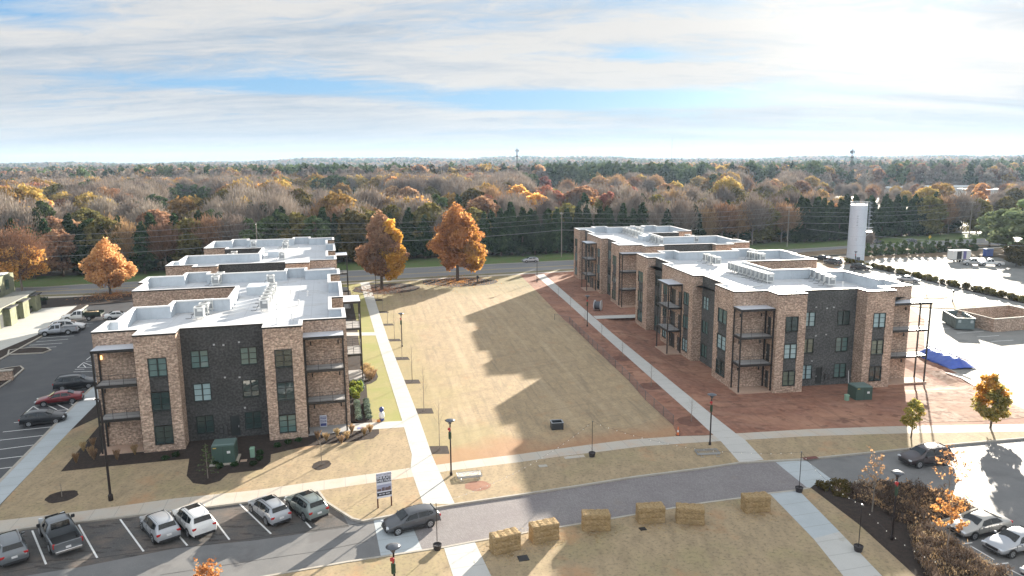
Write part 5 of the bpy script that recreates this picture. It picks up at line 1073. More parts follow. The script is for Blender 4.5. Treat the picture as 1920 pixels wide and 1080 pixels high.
def pickup(name, label, pos, hd, mat, z=0., L_=5.8, W_=2.0, bedm=None, flat=None, group=None, crewf=.58, Hc=1.88):
    root = thing(name, label, 'pickup truck', (*pos, z), hd, group); w = W_/2
    st = [(0, .72, .80, .84, .84), (.02, .88, 1.0, .93, .88), (.10, .96, 1.13, .98, .86), (.235, 1.02, 1.20, 1, .82), (.335, 1.07, 1.76, 1, .74), (.43, 1.08, Hc, 1, .74), (.545, 1.08, Hc-.02, 1, .73), (.575, 1.08, Hc-.10, 1, .73), (.592, 1.08, 1.2, 1, .80)]
    st = [((.5-f)*L_, a, b, w*c, w*d) for f, a, b, c, d in st]; V, Fq = [], []
    for s in st:
        x, zb, zt, hw, tw = s; r = [(hw*.92, .34), (hw, .55), (hw, .8), (hw*.985, zb), (tw, zt-.04), (tw*.6, zt), (0, zt+.01)]; V += [(x, y, q) for y, q in r]+[(x, -y, q) for y, q in r[-2::-1]]
    for i in range(len(st)-1):
        for j in range(12): Fq.append((i*13+j, i*13+j+1, (i+1)*13+j+1, (i+1)*13+j))
        Fq.append((i*13+12, i*13, (i+1)*13, (i+1)*13+12))
    Fq += [tuple(range(13)), tuple(range(104, 117))[::-1]]
    b = mesh_obj('cab', V, Fq, mat, root); bm = bmesh.new(); bm.from_mesh(b.data); bmesh.ops.recalc_face_normals(bm, faces=bm.faces); bm.to_mesh(b.data); bm.free()
    sd = b.modifiers.new('smooth', 'SUBSURF'); sd.levels = 1; sd.render_levels = 2; b.data.shade_smooth()
    def q4(nm, p, off):
        p = [Vector(q) for q in p]; n_ = (p[1]-p[0]).cross(p[2]-p[0]).normalized(); c = sum(p, Vector())/4
        if n_.dot(c-Vector((.6, 0, 1.))) < 0: n_ = -n_
        a = [q+n_*off for q in p]; bb = [q-n_*.01 for q in p]; mesh_obj(nm, a+bb, [(0, 1, 2, 3), (7, 6, 5, 4), (0, 4, 5, 1), (1, 5, 6, 2), (2, 6, 7, 3), (3, 7, 4, 0)], cglass_m, root)
    def sp(f, a): 
        for i in range(len(st)-1):
            x = (.5-f)*L_
            if st[i+1][0] <= x <= st[i][0]+1e-6: t = (x-st[i][0])/(st[i+1][0]-st[i][0]); D = [st[i][k]+(st[i+1][k]-st[i][k])*t for k in range(5)]; return (x, D[3]*.98+(D[4]-D[3]*.98)*a, D[1]+(D[2]-.04-D[1])*a)
    for sg in (1, -1):
        m2 = lambda p: (p[0], p[1]*sg, p[2])
        q4('side_window', [m2(sp(.295, .2)), m2(sp(.35, .85)), m2(sp(.43, .86)), m2(sp(.43, .12))], .025); q4('side_window', [m2(sp(.45, .12)), m2(sp(.45, .86)), m2(sp(.55, .86)), m2(sp(.555, .12))], .025)
        MB().box(((.5-.30)*L_, sg*(w+.14), 1.2), (.14, .26, .26)).build('mirror', blk_m, root, bevel=.03)
        MB().box((L_/2-.1, sg*w*.74, .92), (.18, .3, .2), -sg*.25).build('headlight', head_m, root, bevel=.02)
    q4('windscreen', [(st[3][0]-.05, st[3][4]*.92, 1.21), (st[4][0]+.04, st[4][4]*.88, 1.74), (st[4][0]+.04, -st[4][4]*.88, 1.74), (st[3][0]-.05, -st[3][4]*.92, 1.21)], .03)
    q4('rear_window', [(st[7][0]-.03, .6, Hc-.14), (st[8][0]-.0, .62, 1.28), (st[8][0]-.0, -.62, 1.28), (st[7][0]-.03, -.6, Hc-.14)], .03)
    MB().box((L_/2-.01, 0, .85), (.07, W_*.46, .34)).build('grille', blk_m, root, bevel=.02); MB().box((L_/2-.01, 0, .52), (.18, W_*.9, .2)).build('front_bumper', chrome_m, root, bevel=.03)
    x0, x1 = -L_/2+.06, (.5-.60)*L_
    if flat is None:
        for sg in (1, -1): MB().bx(x0, x1, sg*(w-.09), sg*(w-.005), .50, 1.14).build('bed_side', mat, root, bevel=.03); MB().box((x0+.03, sg*(w-.11), .98), (.1, .17, .36)).build('tail_light', tail_m, root, bevel=.02)
        MB().bx(x0-.03, x0+.06, -w+.1, w-.1, .50, 1.12).build('tailgate', mat, root, bevel=.02); MB().bx(x0+.07, x1-.02, -w+.1, w-.1, .52, .68).build('bed_floor', bedm or blk_m, root)
        MB().box((x0-.12, 0, .5), (.16, W_*.86, .2)).build('rear_bumper', chrome_m, root, bevel=.03); MB().box((x0-.05, .0, .72), (.04, .34, .16)).build('licence_plate', plate_m, root)
    else:
        MB().bx(x0-.7, x1-.05, -w, w, .95, 1.1).build('flat_deck', flat, root)
        for sg in (1, -1): MB().bx(x0-.7, x1-.05, sg*(w-.04), sg*w, 1.1, 1.55).build('side_rack', flat, root)
        MB().bx(x1-.14, x1-.04, -w, w, 1.1, 1.9).build('headboard', flat, root); mb = MB()
        for k in range(5): mb.box((x0+.3+k*.5, .3*math.sin(k), 1.32), (.5, .9, .42), k*.4)
        mb.build('load', plain('tan_load', (.3, .22, .13), .8), root); MB().bx(x0-.5, x1-.1, -.4, .4, .5, .95).build('chassis', blk_m, root)
    for x in ((.5-.17)*L_, -(.5-.23)*L_):
        for sg in (1, -1):
            MB().lathe([(.47, -.01), (.47, .03)], 20, (x, sg*(w-.004), .42), 'y').build('wheel_arch', blk_m, root)
            t = MB().lathe([(.24, -.13), (.37, -.14), (.40, -.1), (.40, .1), (.37, .14), (.24, .13)], 20, (x, sg*(w-.1), .40), 'y').build('wheel', tyre_m, root); MB().lathe([(.25, -.01), (.25, .015)], 16, (x, sg*(w+.038), .40), 'y').build('rim', rim_m, t)
    return root
def roofpos(px, h, zg=-.12): return G(px[0], px[1], h+zg)
ST = rad(132.5); Z_R = -.125
silver = paint('silver_paint', (.40, .42, .45)); white = paint('white_paint', (.72, .72, .71), 0., .3); grey_p = paint('grey_paint', (.16, .175, .19)); dgrey = paint('dark_grey_paint', (.09, .095, .105)); black = paint('black_paint', (.02, .022, .026)); red = paint('dark_red_paint', (.20, .02, .025)); sage = paint('sage_grey_paint', (.24, .28, .27)); brown = paint('dark_brown_paint', (.055, .042, .045)); champ = paint('champagne_paint', (.40, .39, .37))
gk = 'vehicles in the angled bays by the sidewalk'
vehicle('suv', 'parked_suv', 'grey crossover cut by the left edge in the angled bays', 'car', roofpos((14, 1000), 1.65), ST, 4.6, 1.86, 1.66, grey_p, Z_R, group=gk, extras=('rails', 'wiper'))
x, y = roofpos((107, 968), 1.85); pickup('pickup_truck', 'grey pickup truck with black open bed in the angled bays', (x-.35*math.cos(ST), y-.35*math.sin(ST)), ST, grey_p, Z_R, group=gk)
vehicle('suv', 'parked_suv', 'silver crossover next to the white one in the angled bays', 'car', roofpos((297, 962), 1.62), ST, 4.55, 1.85, 1.64, silver, Z_R, group=gk, extras=('rails', 'wiper'))
vehicle('suv', 'parked_suv', 'white crossover with dark sunroof in the angled bays', 'car', roofpos((361, 949), 1.72), ST, 4.9, 1.96, 1.74, white, Z_R, group=gk, extras=('rails', 'sunroof'))
vehicle('suv', 'parked_wagon', 'silver wagon with black roof rails, second from the kerb curve', 'car', roofpos((503, 933), 1.56), ST, 4.7, 1.8, 1.58, silver, Z_R, group=gk, extras=('rails', 'blackrail', 'wiper', 'sunroof'))
vehicle('suv', 'parked_suv', 'sage grey crossover in the bay nearest the curved kerb', 'car', roofpos((573, 924), 1.64), ST, 4.55, 1.85, 1.66, sage, Z_R, group=gk, extras=('rails', 'blackrail', 'wiper', 'sunroof'))
vehicle('hatch', 'driving_hatchback', 'dark grey hatchback driving over the pale crossing beside the sign', 'car', roofpos((770, 954), 1.46), rad(207), 4.4, 1.82, 1.46, dgrey, Z_R)
vehicle('suv', 'driving_suv', 'dark brown utility vehicle driving on the road at right', 'car', roofpos((1738, 836), 1.68), rad(192), 4.75, 1.9, 1.70, brown, Z_R, extras=('rails',))
vehicle('sedan', 'parked_car', 'pale sedan nose in to the planting bed at lower right', 'car', roofpos((1838, 964), 1.40), rad(198), 4.8, 1.82, 1.42, champ, Z_R, group='sedans by the planting bed')
vehicle('sedan', 'parked_car', 'silver sedan between the two paler ones at lower right', 'car', roofpos((1908, 994), 1.44), rad(198), 4.85, 1.84, 1.45, silver, Z_R, group='sedans by the planting bed')
vehicle('sedan', 'parked_car', 'white sedan cut by the lower right corner', 'car', (36.9, 44.9), rad(198), 4.8, 1.84, 1.44, white, Z_R, group='sedans by the planting bed')
vehicle('suv', 'parked_suv', 'black roofed dark utility vehicle in the left lot, farthest of three', 'car', roofpos((141, 703), 1.7), rad(21), 4.9, 1.95, 1.75, black, Z_R, group='cars along the left walk', extras=('rails', 'blackrail'))
vehicle('sedan', 'parked_car', 'dark red sedan in the left parking lot', 'car', (-54.4, 82.9), rad(203), 4.9, 1.85, 1.46, red, Z_R, group='cars along the left walk')
vehicle('hatch', 'parked_car', 'black hatchback nearest the camera in the left parking lot', 'car', (-52.0, 76.1), rad(21), 4.3, 1.8, 1.52, black, Z_R, group='cars along the left walk')
pickup('pickup_truck', 'silver white pickup truck nose in by the rear kerb of the left lot', (-76.6, 118.6), rad(202), silver, Z_R, L_=5.6, group='work vehicles at the back of the left lot')
vehicle('suv', 'work_van', 'white utility vehicle with roof rack behind the pickup in the left lot', 'car', (-76.8, 121.4), rad(22), 5.4, 1.95, 1.9, white, Z_R, group='work vehicles at the back of the left lot', extras=('rails',))
pickup('flatbed_truck', 'white truck with dark loaded flat bed at the back of the left lot', (-79.4, 129.8), rad(192), white, Z_R, L_=6.0, W_=2.05, flat=plain('dark_green_rack', (.03, .045, .035), .7), group='work vehicles at the back of the left lot', Hc=1.95)
vehicle('sedan', 'parked_car', 'white car mostly hidden behind the roof edge in the left lot', 'car', G(222, 596), rad(22), 4.6, 1.82, 1.45, white, Z_R)
vehicle('hatch', 'driving_car', 'silver car driving along the highway past the lawn', 'car', (5.2, 201.5), rad(197), 4.6, 1.8, 1.5, silver, 0)
pickup('pickup_truck', 'dark pickup truck driving on the highway beyond the white tower', (121, 238.5), rad(197), dgrey, 0)
vehicle('sedan', 'driving_car', 'dark low car on the highway behind the pickup truck', 'car', (134.8, 242.5), rad(197), 4.6, 1.8, 1.4, dgrey, 0)
vehicle('suv', 'parked_suv', 'dark utility vehicle on the drive behind the near right block', 'car', (86.9, 193.), rad(120), 4.8, 1.9, 1.75, dgrey, -.05)
vehicle('suv', 'parked_suv', 'dark vehicle with bright roof just behind the right parapet', 'car', G(1614, 506), rad(-35), 4.8, 1.9, 1.75, black, -.05)
vehicle('sedan', 'parked_car', 'silver car behind the far right roof corner', 'car', G(1703, 528), rad(-40), 4.8, 1.85, 1.45, silver, -.05)
vehicle('sedan', 'parked_car', 'dark car half hidden at the left end of the rear drive', 'car', G(1541, 487), rad(120), 4.6, 1.8, 1.45, black, -.05)
pickup('pickup_truck', 'white pickup truck at the right of the parked group in the far lot', (*G(1858, 498),), rad(165), white, -.05, Hc=1.95, group='vehicles in the far right lot')
pickup('pickup_truck', 'pale pickup truck between the box trailer and the white pickup', (*G(1826, 497),), rad(165), champ, -.05, group='vehicles in the far right lot')
tx, ty = G(1797, 490); t = thing('box_trailer', 'white box trailer with open dark rear doors in the far lot', 'trailer', (tx, ty, -.05), rad(8))
MB().bx(-2.6, 2.6, -1.2, 1.2, .7, 3.2).build('box', white, t, bevel=.04); MB().bx(-1.6, -.2, -1.24, -1.19, .85, 3.0).build('door_opening', blk_m, t); MB().bx(.3, 1.2, -1.24, -1.19, .85, 3.0).build('purple_panel', plain('purple_panel', (.16, .15, .35), .5), t); MB().bx(-2.6, 2.6, -1.1, 1.1, .5, .68).build('chassis', blk_m, t)
for sg in (1, -1): MB().lathe([(.36, -.1), (.36, .1)], 16, (-.5, sg*1.1, .36), 'y').build('wheel', tyre_m, t); MB().lathe([(.36, -.1), (.36, .1)], 16, (.5, sg*1.1, .36), 'y').build('wheel', tyre_m, t)
t = thing('portable_toilet', 'blue portable toilets standing behind the white pickup in the far lot', 'portable toilet', (*G(1852, 480), -.05), rad(10)); MB().bx(-1.2, -.05, -.6, .6, 0, 2.1).bx(.05, 1.2, -.6, .6, 0, 2.1).build('cabin', plain('blue_plastic', (.08, .13, .38), .5), t, bevel=.04); MB().bx(-1.25, -.02, -.64, .64, 2.1, 2.25).bx(.02, 1.25, -.64, .64, 2.1, 2.25).build('roof', plain('pale_plastic', (.5, .55, .65), .5), t)
vehicle('suv', 'parked_suv', 'roof of a silver grey car just entering the bottom edge at left', 'car', roofpos((172, 1097), 1.66), rad(16), 4.6, 1.85, 1.66, silver, Z_R)

# ------------------------------------------------------------------ street furniture
pole_m = plain('black_pole', (.025, .018, .018), .45, .2); saucer_m = plain('lamp_saucer', (.10, .11, .13), .3, .3); lens_m = plain('lamp_lens', (.6, .6, .58), .4); bow_m = plain('red_ribbon', (.45, .03, .03), .6); wreath_m = plain('wreath_green', (.03, .06, .03), .8)
def lamp(label, px, bow=True, z=0., h=5.2):
    x, y = G(*px); t = thing('street_lamp', label, 'street lamp', (x, y, z), .3, 'saucer topped street lamps'); MB().lathe([(.13, 0), (.13, .25), (.075, .35), (.06, h-.5), (.06, h-.35)], 10).build('pole', pole_m, t, smooth=False)
    MB().lathe([(.07, h-.36), (.12, h-.25), (.16, h-.1), (.42, h+.0), (.46, h+.03), (.30, h+.1), (.08, h+.15), (.02, h+.16)], 20).build('lamp_head', saucer_m, t, smooth=True)
    mb = MB()
    for k in range(4): a = k*PI/2+.4; mb.tube([(.07*math.cos(a), .07*math.sin(a), h-.35), (.3*math.cos(a), .3*math.sin(a), h-.02)], .014, 4)
    mb.build('arm', pole_m, t)
    if bow:
        MB().box((-.1, -.08, h-.75), (.26, .2, .22)).box((-.06, -.1, h-1.0), (.10, .1, .4)).build('bow', bow_m, t, bevel=.05); MB().box((-.05, -.08, h-1.35), (.26, .2, .75)).build('garland', wreath_m, t, bevel=.07)
    return t
lamp('street lamp with red bow at the corner of the left path and sidewalk', (846, 891)); lamp('street lamp with ribbon by the steel barrier and clay path', (1331, 834)); lamp('street lamp with red bow in the planting bed at lower right', (1672, 1012), h=5.3)
lamp('street lamp beside the clay path near the cable reel', (1101, 612), h=5.3); lamp('street lamp in the turf beside the sapling row of the left path', (754, 650), h=5.2); lamp('street lamp cut by the bottom edge on the near lawn', (743, 1172), h=5.2)
lamp('small street lamp at the highway end of the clay path', (1007, 529), False, h=5.); lamp('street lamp beneath the russet tree at the end of the left path', (705, 545), False, h=5.); lamp('street lamp in front of the white tower', (1602, 509), True, h=5.); lamp('street lamp behind the clay mound at far right', (1786, 566), False, h=2.2)
t = thing('area_light_pole', 'tall black light pole at the left corner of the near left block', 'light pole', (*G(208, 938), 0), rad(15)); MB().lathe([(.2, 0), (.2, .5), (.11, .6), (.085, 8.9)], 10).build('pole', pole_m, t)
MB().box((-.45, 0, 8.95), (.9, .12, .1)).build('arm', pole_m, t); MB().box((-.75, 0, 8.98), (.75, .42, .12)).build('lamp_head', plain('white_lamp_head', (.6, .6, .6), .5), t, bevel=.03)
# string lights between weighted poles
bulb_m, t_, b_, o_ = bsdf('bulb'); b_.inputs['Base Color'].default_value = (.9, .85, .75, 1); b_.inputs['Emission Color'].default_value = (1, .9, .7, 1); b_.inputs['Emission Strength'].default_value = .03
planter_m = plain('planter_barrel', (.035, .03, .032), .7)
PL = [('tub weighted light pole on the lawn corner beside the near path', (820, 1030), 3.6), ('tub weighted light pole in the roadside grass below the black bin', (1110, 856), 3.55), ('tub weighted light pole at the near corner of the right crossing', (1498, 922), 3.6), ('tub weighted light pole on the grass strip beside the planting bed', (1609, 1033), 3.6)]
tops = []
for lb, px, h in PL:
    x, y = G(*px); t = thing('string_light_pole', lb, 'light pole', (x, y, 0), 0, 'tub weighted light poles'); MB().lathe([(.26, 0), (.34, .42), (.31, .42), (.29, .34)], 14).build('tub', planter_m, t); MB().tube([(0, 0, .1), (0, 0, h)], .03, 6).build('pole', pole_m, t); MB().box((0, 0, h), (.1, .1, .06)).build('hook', chrome_m, t); tops.append((x, y, h-.02))
tops.append((26.5, 40.5, 3.4))
def strand(a, b, sag, label):
    a, b = Vector(a), Vector(b); n = max(8, int((b-a).length/.35)); pts = [a+(b-a)*(k/n)-Vector((0, 0, sag*4*(k/n)*(1-k/n))) for k in range(n+1)]
    w = MB().tube(pts, .009, 3).build('string_light', pole_m); tag(w, label, 'string light', 'string lights on the poles')
    L_ = (b-a).length; nb = int(L_/.8); mb = MB()
    for k in range(1, nb): 
        f = k/nb*n; i = int(f); p = pts[i]+(pts[min(n, i+1)]-pts[i])*(f-i); mb.lathe([(.012, .0), (.032, -.035), (.03, -.07), (.008, -.09)], 6, tuple(p))
    b_ = mb.build('bulb', bulb_m, w); b_['kind'] = 'stuff'
for i, lb in enumerate(('strand of bulbs sagging above the lawn past the black bin', 'strand of bulbs crossing above the clay and right path', 'strand of bulbs over the right crossing and bed corner', 'strand of bulbs running down to the lower right corner')): strand(tops[i], tops[i+1], (.9, 1.1, .5, .6)[i], lb)
# sign board
def text_mesh(s, size, mat, parent, loc, name='lettering', bold=0., rot=(PI/2, 0, 0), wide=1.):
    cu = bpy.data.curves.new('t', 'FONT'); cu.body = s; cu.size = size; cu.align_x = 'CENTER'; cu.align_y = 'CENTER'; cu.extrude = .004; cu.offset = bold
    o = bpy.data.objects.new('t', cu); COL.objects.link(o); dg = bpy.context.evaluated_depsgraph_get(); me = bpy.data.meshes.new_from_object(o.evaluated_get(dg)); bpy.data.objects.remove(o)
    me.materials.clear(); me.materials.append(mat); r = bpy.data.objects.new(name, me); COL.objects.link(r); r.parent = parent; r.location = loc; r.rotation_euler = rot; r.scale = (wide, 1, 1); return r
sw = plain('sign_white', (.66, .68, .76), .5); sk = plain('sign_black', (.015, .017, .03), .5); sgry = plain('sign_grey_print', (.22, .22, .30), .6); post_m = plain('sign_post_red', (.09, .025, .02), .6)
p0, p1 = Vector(G(708.5, 953)), Vector(G(735, 948)); c = (p0+p1)/2; an = math.atan2(p1.y-p0.y, p1.x-p0.x); hw = (p1-p0).length/2
t = thing('leasing_sign', 'tall white and black leasing sign on two posts in the curved lawn corner', 'sign', (c.x, c.y, 0), an)
for sg in (-1, 1): MB().box((sg*hw*.96, .05, 1.45), (.1, .1, 2.9)).build('post', post_m, t)
bw = hw*1.0+.03; MB().box((0, 0, 1.93), (2*bw, .05, 2.16)).build('board', sw, t)
text_mesh('NOW LEASING', .19, sgry, t, (0, -.03, 2.86), bold=.004, wide=1.)
MB().box((0, -.03, 2.46), (2*bw-.04, .02, .52)).build('black_panel', sk, t); text_mesh('THE FLATS', .27, sw, t, (0, -.045, 2.59), bold=.012, wide=.95); text_mesh('WIRE PARK', .26, sw, t, (0, -.045, 2.34), bold=.006, wide=.95)
MB().box((0, -.028, 1.72), (2*bw-.06, .015, .56)).build('picture_panel', plain('picture_sky', (.35, .37, .50), .6), t); mb = MB()
for k, (x_, w_, h_) in enumerate(((-.5, .42, .2), (-.1, .32, .3), (.25, .36, .26), (.52, .24, .32))): mb.box((x_*bw/.72, -.04, 1.46+h_/2), (w_*bw/.72*.9, .01, h_))
mb.build('picture_buildings', plain('picture_brick', (.14, .10, .11), .6), t)
MB().box((0, -.03, 1.18), (2*bw-.04, .02, .3)).build('black_panel', sk, t); mb = MB()
for k in range(13):
    if k not in (3, 7): mb.box((-.42+k*.07, -.042, 1.19), (.05, .01, .09))
mb.build('small_print', sw, t)
# a-frame sign
x, y = G(607, 803); t = thing('sandwich_board', 'small white and blue open sign standing on the porch slab', 'sign', (x, y, .06), rad(12)); bl = plain('sign_blue', (.05, .07, .22), .5)
MB().box((0, .12, .72), (.72, .04, 1.3)).box((0, .32, .62), (.66, .04, 1.2)).build('board', sw, t)
for zz, hh in ((1.08, .26), (.72, .26), (.32, .3)): MB().box((0, .09, zz), (.6, .02, hh)).build('blue_panel', bl, t)
text_mesh('NOW', .2, sw, t, (0, .07, 1.08), bold=.008); text_mesh('OPEN', .2, sw, t, (0, .07, .72), bold=.008)
tag(MB().box((*G(677, 803), .03), (.75, .5, .02), rad(12)).build('door_mat', plain('blue_mat', (.14, .16, .36), .8)), 'blue door mat on the entry walk', 'mat')
x, y = G(716, 789); t = thing('lawn_ornament', 'white and navy inflatable figure beside the entry walk', 'lawn ornament', (x, y, 0)); MB().lathe([(.18, 0), (.28, .1), (.26, .3)], 12).build('base', bl, t); MB().lathe([(.22, .3), (.32, .5), (.30, .85), (.18, 1.05)], 12).build('body', plain('ornament_white', (.75, .74, .72), .5), t, smooth=True); MB().lathe([(.12, 1.02), (.26, 1.2), (.27, 1.4), (.15, 1.58), (.02, 1.62)], 12).build('cap', bl, t, smooth=True)
x, y = G(710, 791.5); tag(MB().lathe([(.05, 0), (.18, .05), (.22, .16), (.16, .28), (.03, .3)], 12, (x, y, 0)).build('pumpkin', plain('pumpkin_orange', (.6, .22, .06), .6), smooth=True), 'orange pumpkin beside the inflatable figure', 'pumpkin')
# steel barriers lying in the grass
steel = plain('galvanised_steel', (.34, .36, .38), .4, .6)
def barrier(label, px, rz):
    x, y = G(*px); t = thing('crowd_barrier', label, 'barrier', (x, y, .1), rz, 'steel barriers lying in the grass'); mb = MB(); 
    for k in range(3): z = k*.07; mb.tube([(-1.1, -.5, z), (1.1, -.5, z), (1.1, .5, z), (-1.1, .5, z), (-1.1, -.5, z)], .025, 5)
    mb.build('frame', steel, t); mb = MB()
    for q in range(17): mb.tube([(-1.0+q*.125, -.5, .14), (-1.0+q*.125, .5, .14)], .012, 4)
    mb.build('bars', steel, t); mb = MB()
    for q in (-.8, .7): mb.tube([(q, -.5, 0), (q-.1, -.95, -.04), (q+.2, -.95, -.04)], .02, 4)
    mb.build('foot', steel, t)
barrier('steel barrier lying in sunlit turf beside the street lamp', (880, 893), rad(12)); barrier('steel barrier lying in shaded grass left of the right path', (1326, 850), rad(5))
# hay bales
straw_m = ground_mat('straw', (.36, .25, .125), [(5., 10, .42, .6, (.17, .11, .055), .9, (1, 1, 2.5)), (22., 5, .45, .62, (.52, .39, .22), .75, (1, 1, 3)), (1.5, 4, .5, .6, (.28, .20, .10), .6)], rough=.95, bump=.09, bscale=22)
def bale(label, px, rz, L_=2.15, D_=1.05, H_=1.35):
    x, y = G(*px); bm = bmesh.new(); nx, ny, nz = 16, 9, 11
    bmesh.ops.create_cube(bm, size=1.); bmesh.ops.subdivide_edges(bm, edges=bm.edges[:], cuts=11, use_grid_fill=True)
    r = random.Random(int(px[0]))
    for v in bm.verts:
        q = Vector((v.co.x*L_, v.co.y*D_, (v.co.z+.5)*H_)); e = mn.noise(Vector((q.x*5, q.y*5, q.z*5+px[0])))*.022+mn.noise(q*14)*.03
        band = -.035*sum(math.exp(-((q.z-H_*k/3)/.05)**2) for k in (1, 2)) - .03*sum(math.exp(-((q.x-L_*k/4)/.06)**2) for k in (-1, 0, 1))
        n = Vector((v.co.x if abs(v.co.x) > .45 else 0, v.co.y if abs(v.co.y) > .45 else 0, v.co.z if abs(v.co.z) > .45 else 0))
        if n.length: q += n.normalized()*(e+band)
        edge = (abs(v.co.x) > .45)+(abs(v.co.y) > .45)+(v.co.z > .45)
        if edge >= 2: q = Vector((q.x*.97, q.y*.96, q.z*.98))
        v.co = q
    # loose stalks
    for k in range(700):
        f = r.choice(bm.faces[:600]) ; c_ = f.calc_center_median(); n_ = f.normal
        if c_.z < .05: continue
        d = Vector((r.gauss(0, 1), r.gauss(0, 1), r.gauss(0, .5))).normalized()*r.uniform(.06, .16); s_ = d.cross(n_).normalized()*.008 if d.cross(n_).length > 0 else Vector((.008, 0, 0)); a_ = c_+n_*.01
        vs = [bm.verts.new(a_+s_), bm.verts.new(a_-s_), bm.verts.new(a_+d*.8+n_*.05)]; bm.faces.new(vs)
    me = bpy.data.meshes.new('hay_bale'); bm.to_mesh(me); bm.free(); me.materials.append(straw_m); o = bpy.data.objects.new('hay_bale', me); COL.objects.link(o); o.location = (x, y, -.01); o.rotation_euler = (0, 0, rz); tag(o, label, 'hay bale', 'hay bales along the paver road')
for lb, px, a in (('hay bale at the left end of the row, half in sunlight', (947, 1030), 24), ('hay bale second from the left beside the first one', (1020, 1010), 20), ('hay bale third from the left, squared to the camera', (1117, 990), 1), ('hay bale fourth from the left, behind the small drain', (1219, 976), 6), ('hay bale fifth from the left, turned slightly right', (1293, 978), -8), ('hay bale at the right end of the row beside the right near path', (1416, 956), 8)): bale(lb, px, rad(a))
# bin, cone, drains, covers
x, y = G(1044, 803); t = thing('utility_bin', 'open black box standing alone on the lawn', 'bin', (x, y, 0), rad(8)); MB().bx(-.62, .62, -.5, -.42, 0, .75).bx(-.62, .62, .42, .5, 0, .75).bx(-.62, -.54, -.42, .42, 0, .75).bx(.54, .62, -.42, .42, 0, .75).build('wall', plain('bin_black', (.03, .035, .04), .5), t); MB().bx(-.54, .54, -.42, .42, .02, .3).build('grey_lining', plain('bin_lining', (.30, .33, .36), .6), t)
MB().bx(-.66, .66, -.54, -.41, .75, .79).bx(-.66, .66, .41, .54, .75, .79).bx(-.66, -.53, -.41, .41, .75, .79).bx(.53, .66, -.41, .41, .75, .79).build('rim', plain('bin_rim', (.25, .27, .29), .5), t)
x, y = G(1271, 816); t = thing('traffic_cone', 'orange traffic cone at the end of the mesh fence', 'traffic cone', (x, y, 0)); MB().box((0, 0, .02), (.4, .4, .04)).build('base', blk_m, t); MB().lathe([(.15, .04), (.1, .35)], 12).lathe([(.07, .58), (.03, .95)], 12).build('cone', plain('cone_orange', (.65, .16, .05), .6), t); MB().lathe([(.1, .35), (.07, .58)], 12).build('white_band', white, t)
for lb, px, sx, sy, mt in (('dark square drain grate in the near lawn by the first bales', (981, 1047), .75, .7, blk_m), ('small dark drain grate in front of the fourth bale', (1205, 992), .5, .45, blk_m), ('brick red storm inlet top at the kerb beside the right crossing', (1519, 859), 1.5, .5, plain('inlet_clay', (.14, .05, .04), .8)), ('pale concrete pad beside the sidewalk in roadside grass', (1077, 857), 2., .55, conc3_m), ('small round cover pad in the roadside grass', (1018, 874), .8, .5, kerb_m), ('small beige stone by the left green pedestal', (457, 864), .6, .5, patio_m)):
    tag(MB().box((*G(*px), .02), (sx, sy, .05), rad(14)).build('drain_cover', mt), lb, 'cover')
for lb, px in (('sandy bare ring worn in turf below the steel barrier', (896, 911)),): disc(*G(*px), 1.15, 1.0, .006, 'bare_soil_ring', dirt_m)
x, y = G(1620, 914); t = thing('spillway', 'concrete kerb spillway at the top edge of the planting bed', 'spillway', (x, y, 0), rad(15)); MB().box((0, 0, .0), (1.7, 1.5, .1)).build('slab', conc3_m, t); MB().box((.85, 0, .12), (.15, 1.7, .3)).box((0.2, .8, .12), (1.2, .15, .3)).build('wall', kerb_m, t)
# transformers and pedestals
tg = plain('transformer_green', (.045, .085, .07), .5); pgreen = plain('pedestal_green', (.22, .36, .27), .5)
def transformer(label, px, rz, z=0.):
    x, y = G(*px, z); t = thing('transformer', label, 'transformer', (x, y, z), rz); MB().box((0, 0, .06), (2.5, 2.3, .14)).build('pad', conc3_m, t); MB().box((0, 0, .98), (2.05, 1.8, 1.7)).build('cabinet', tg, t, bevel=.03); MB().box((0, .1, 1.88), (2.1, 1.6, .12), 0, .9).build('lid', plain('transformer_lid', (.10, .15, .14), .5), t); MB().box((.5, -.92, 1.2), (.3, .03, .24)).build('label_plate', plate_m, t); MB().box((-.0, -.905, .98), (.02, .02, 1.6)).build('door_gap', blk_m, t); MB().box((-.72, -.92, 1.68), (.3, .03, .07)).build('warning_label', yellow_m, t)
transformer('dark green transformer on its pad in front of the left charcoal facade', (423, 864), rad(12)); transformer('dark green transformer on the red clay before the right grey facade', (1611, 750), rad(6), -.3)
for lb, px, z in (('pale green utility pedestal beside the left transformer', (474, 857), 0), ('pale green utility pedestal beside the right transformer', (1587, 755), -.3)):
    x, y = G(*px, z); t = thing('utility_pedestal', lb, 'utility pedestal', (x, y, z), rad(10)); MB().box((0, 0, .45), (.42, .42, .9)).build('cabinet', pgreen, t, bevel=.04); MB().box((0, 0, .95), (.48, .48, .12), 0, .8).build('cap', pgreen, t)
x, y = G(1591, 722, -.5); tag(MB().tube([(x, y, -.6), (x-.15, y, 1.4)], .05, 6).build('pipe_stub', plain('white_pipe', (.6, .6, .6), .5)), 'white pipe standing on the clay by the right grey facade', 'pipe')
# cable reel
x, y = G(1121, 582); t = thing('cable_reel', 'big cable reel with white flanges on the clay by the right path', 'cable reel', (x, y, 1.0), rad(-20))
for q in (-.62, .62): MB().lathe([(1.0, q-.06), (1.0, q+.06)], 20, ax='x').build('flange', plain('reel_flange', (.5, .5, .52), .6), t)
MB().lathe([(.72, -.56), (.78, 0), (.72, .56)], 20, ax='x').build('cable', plain('reel_cable', (.06, .07, .09), .5), t)
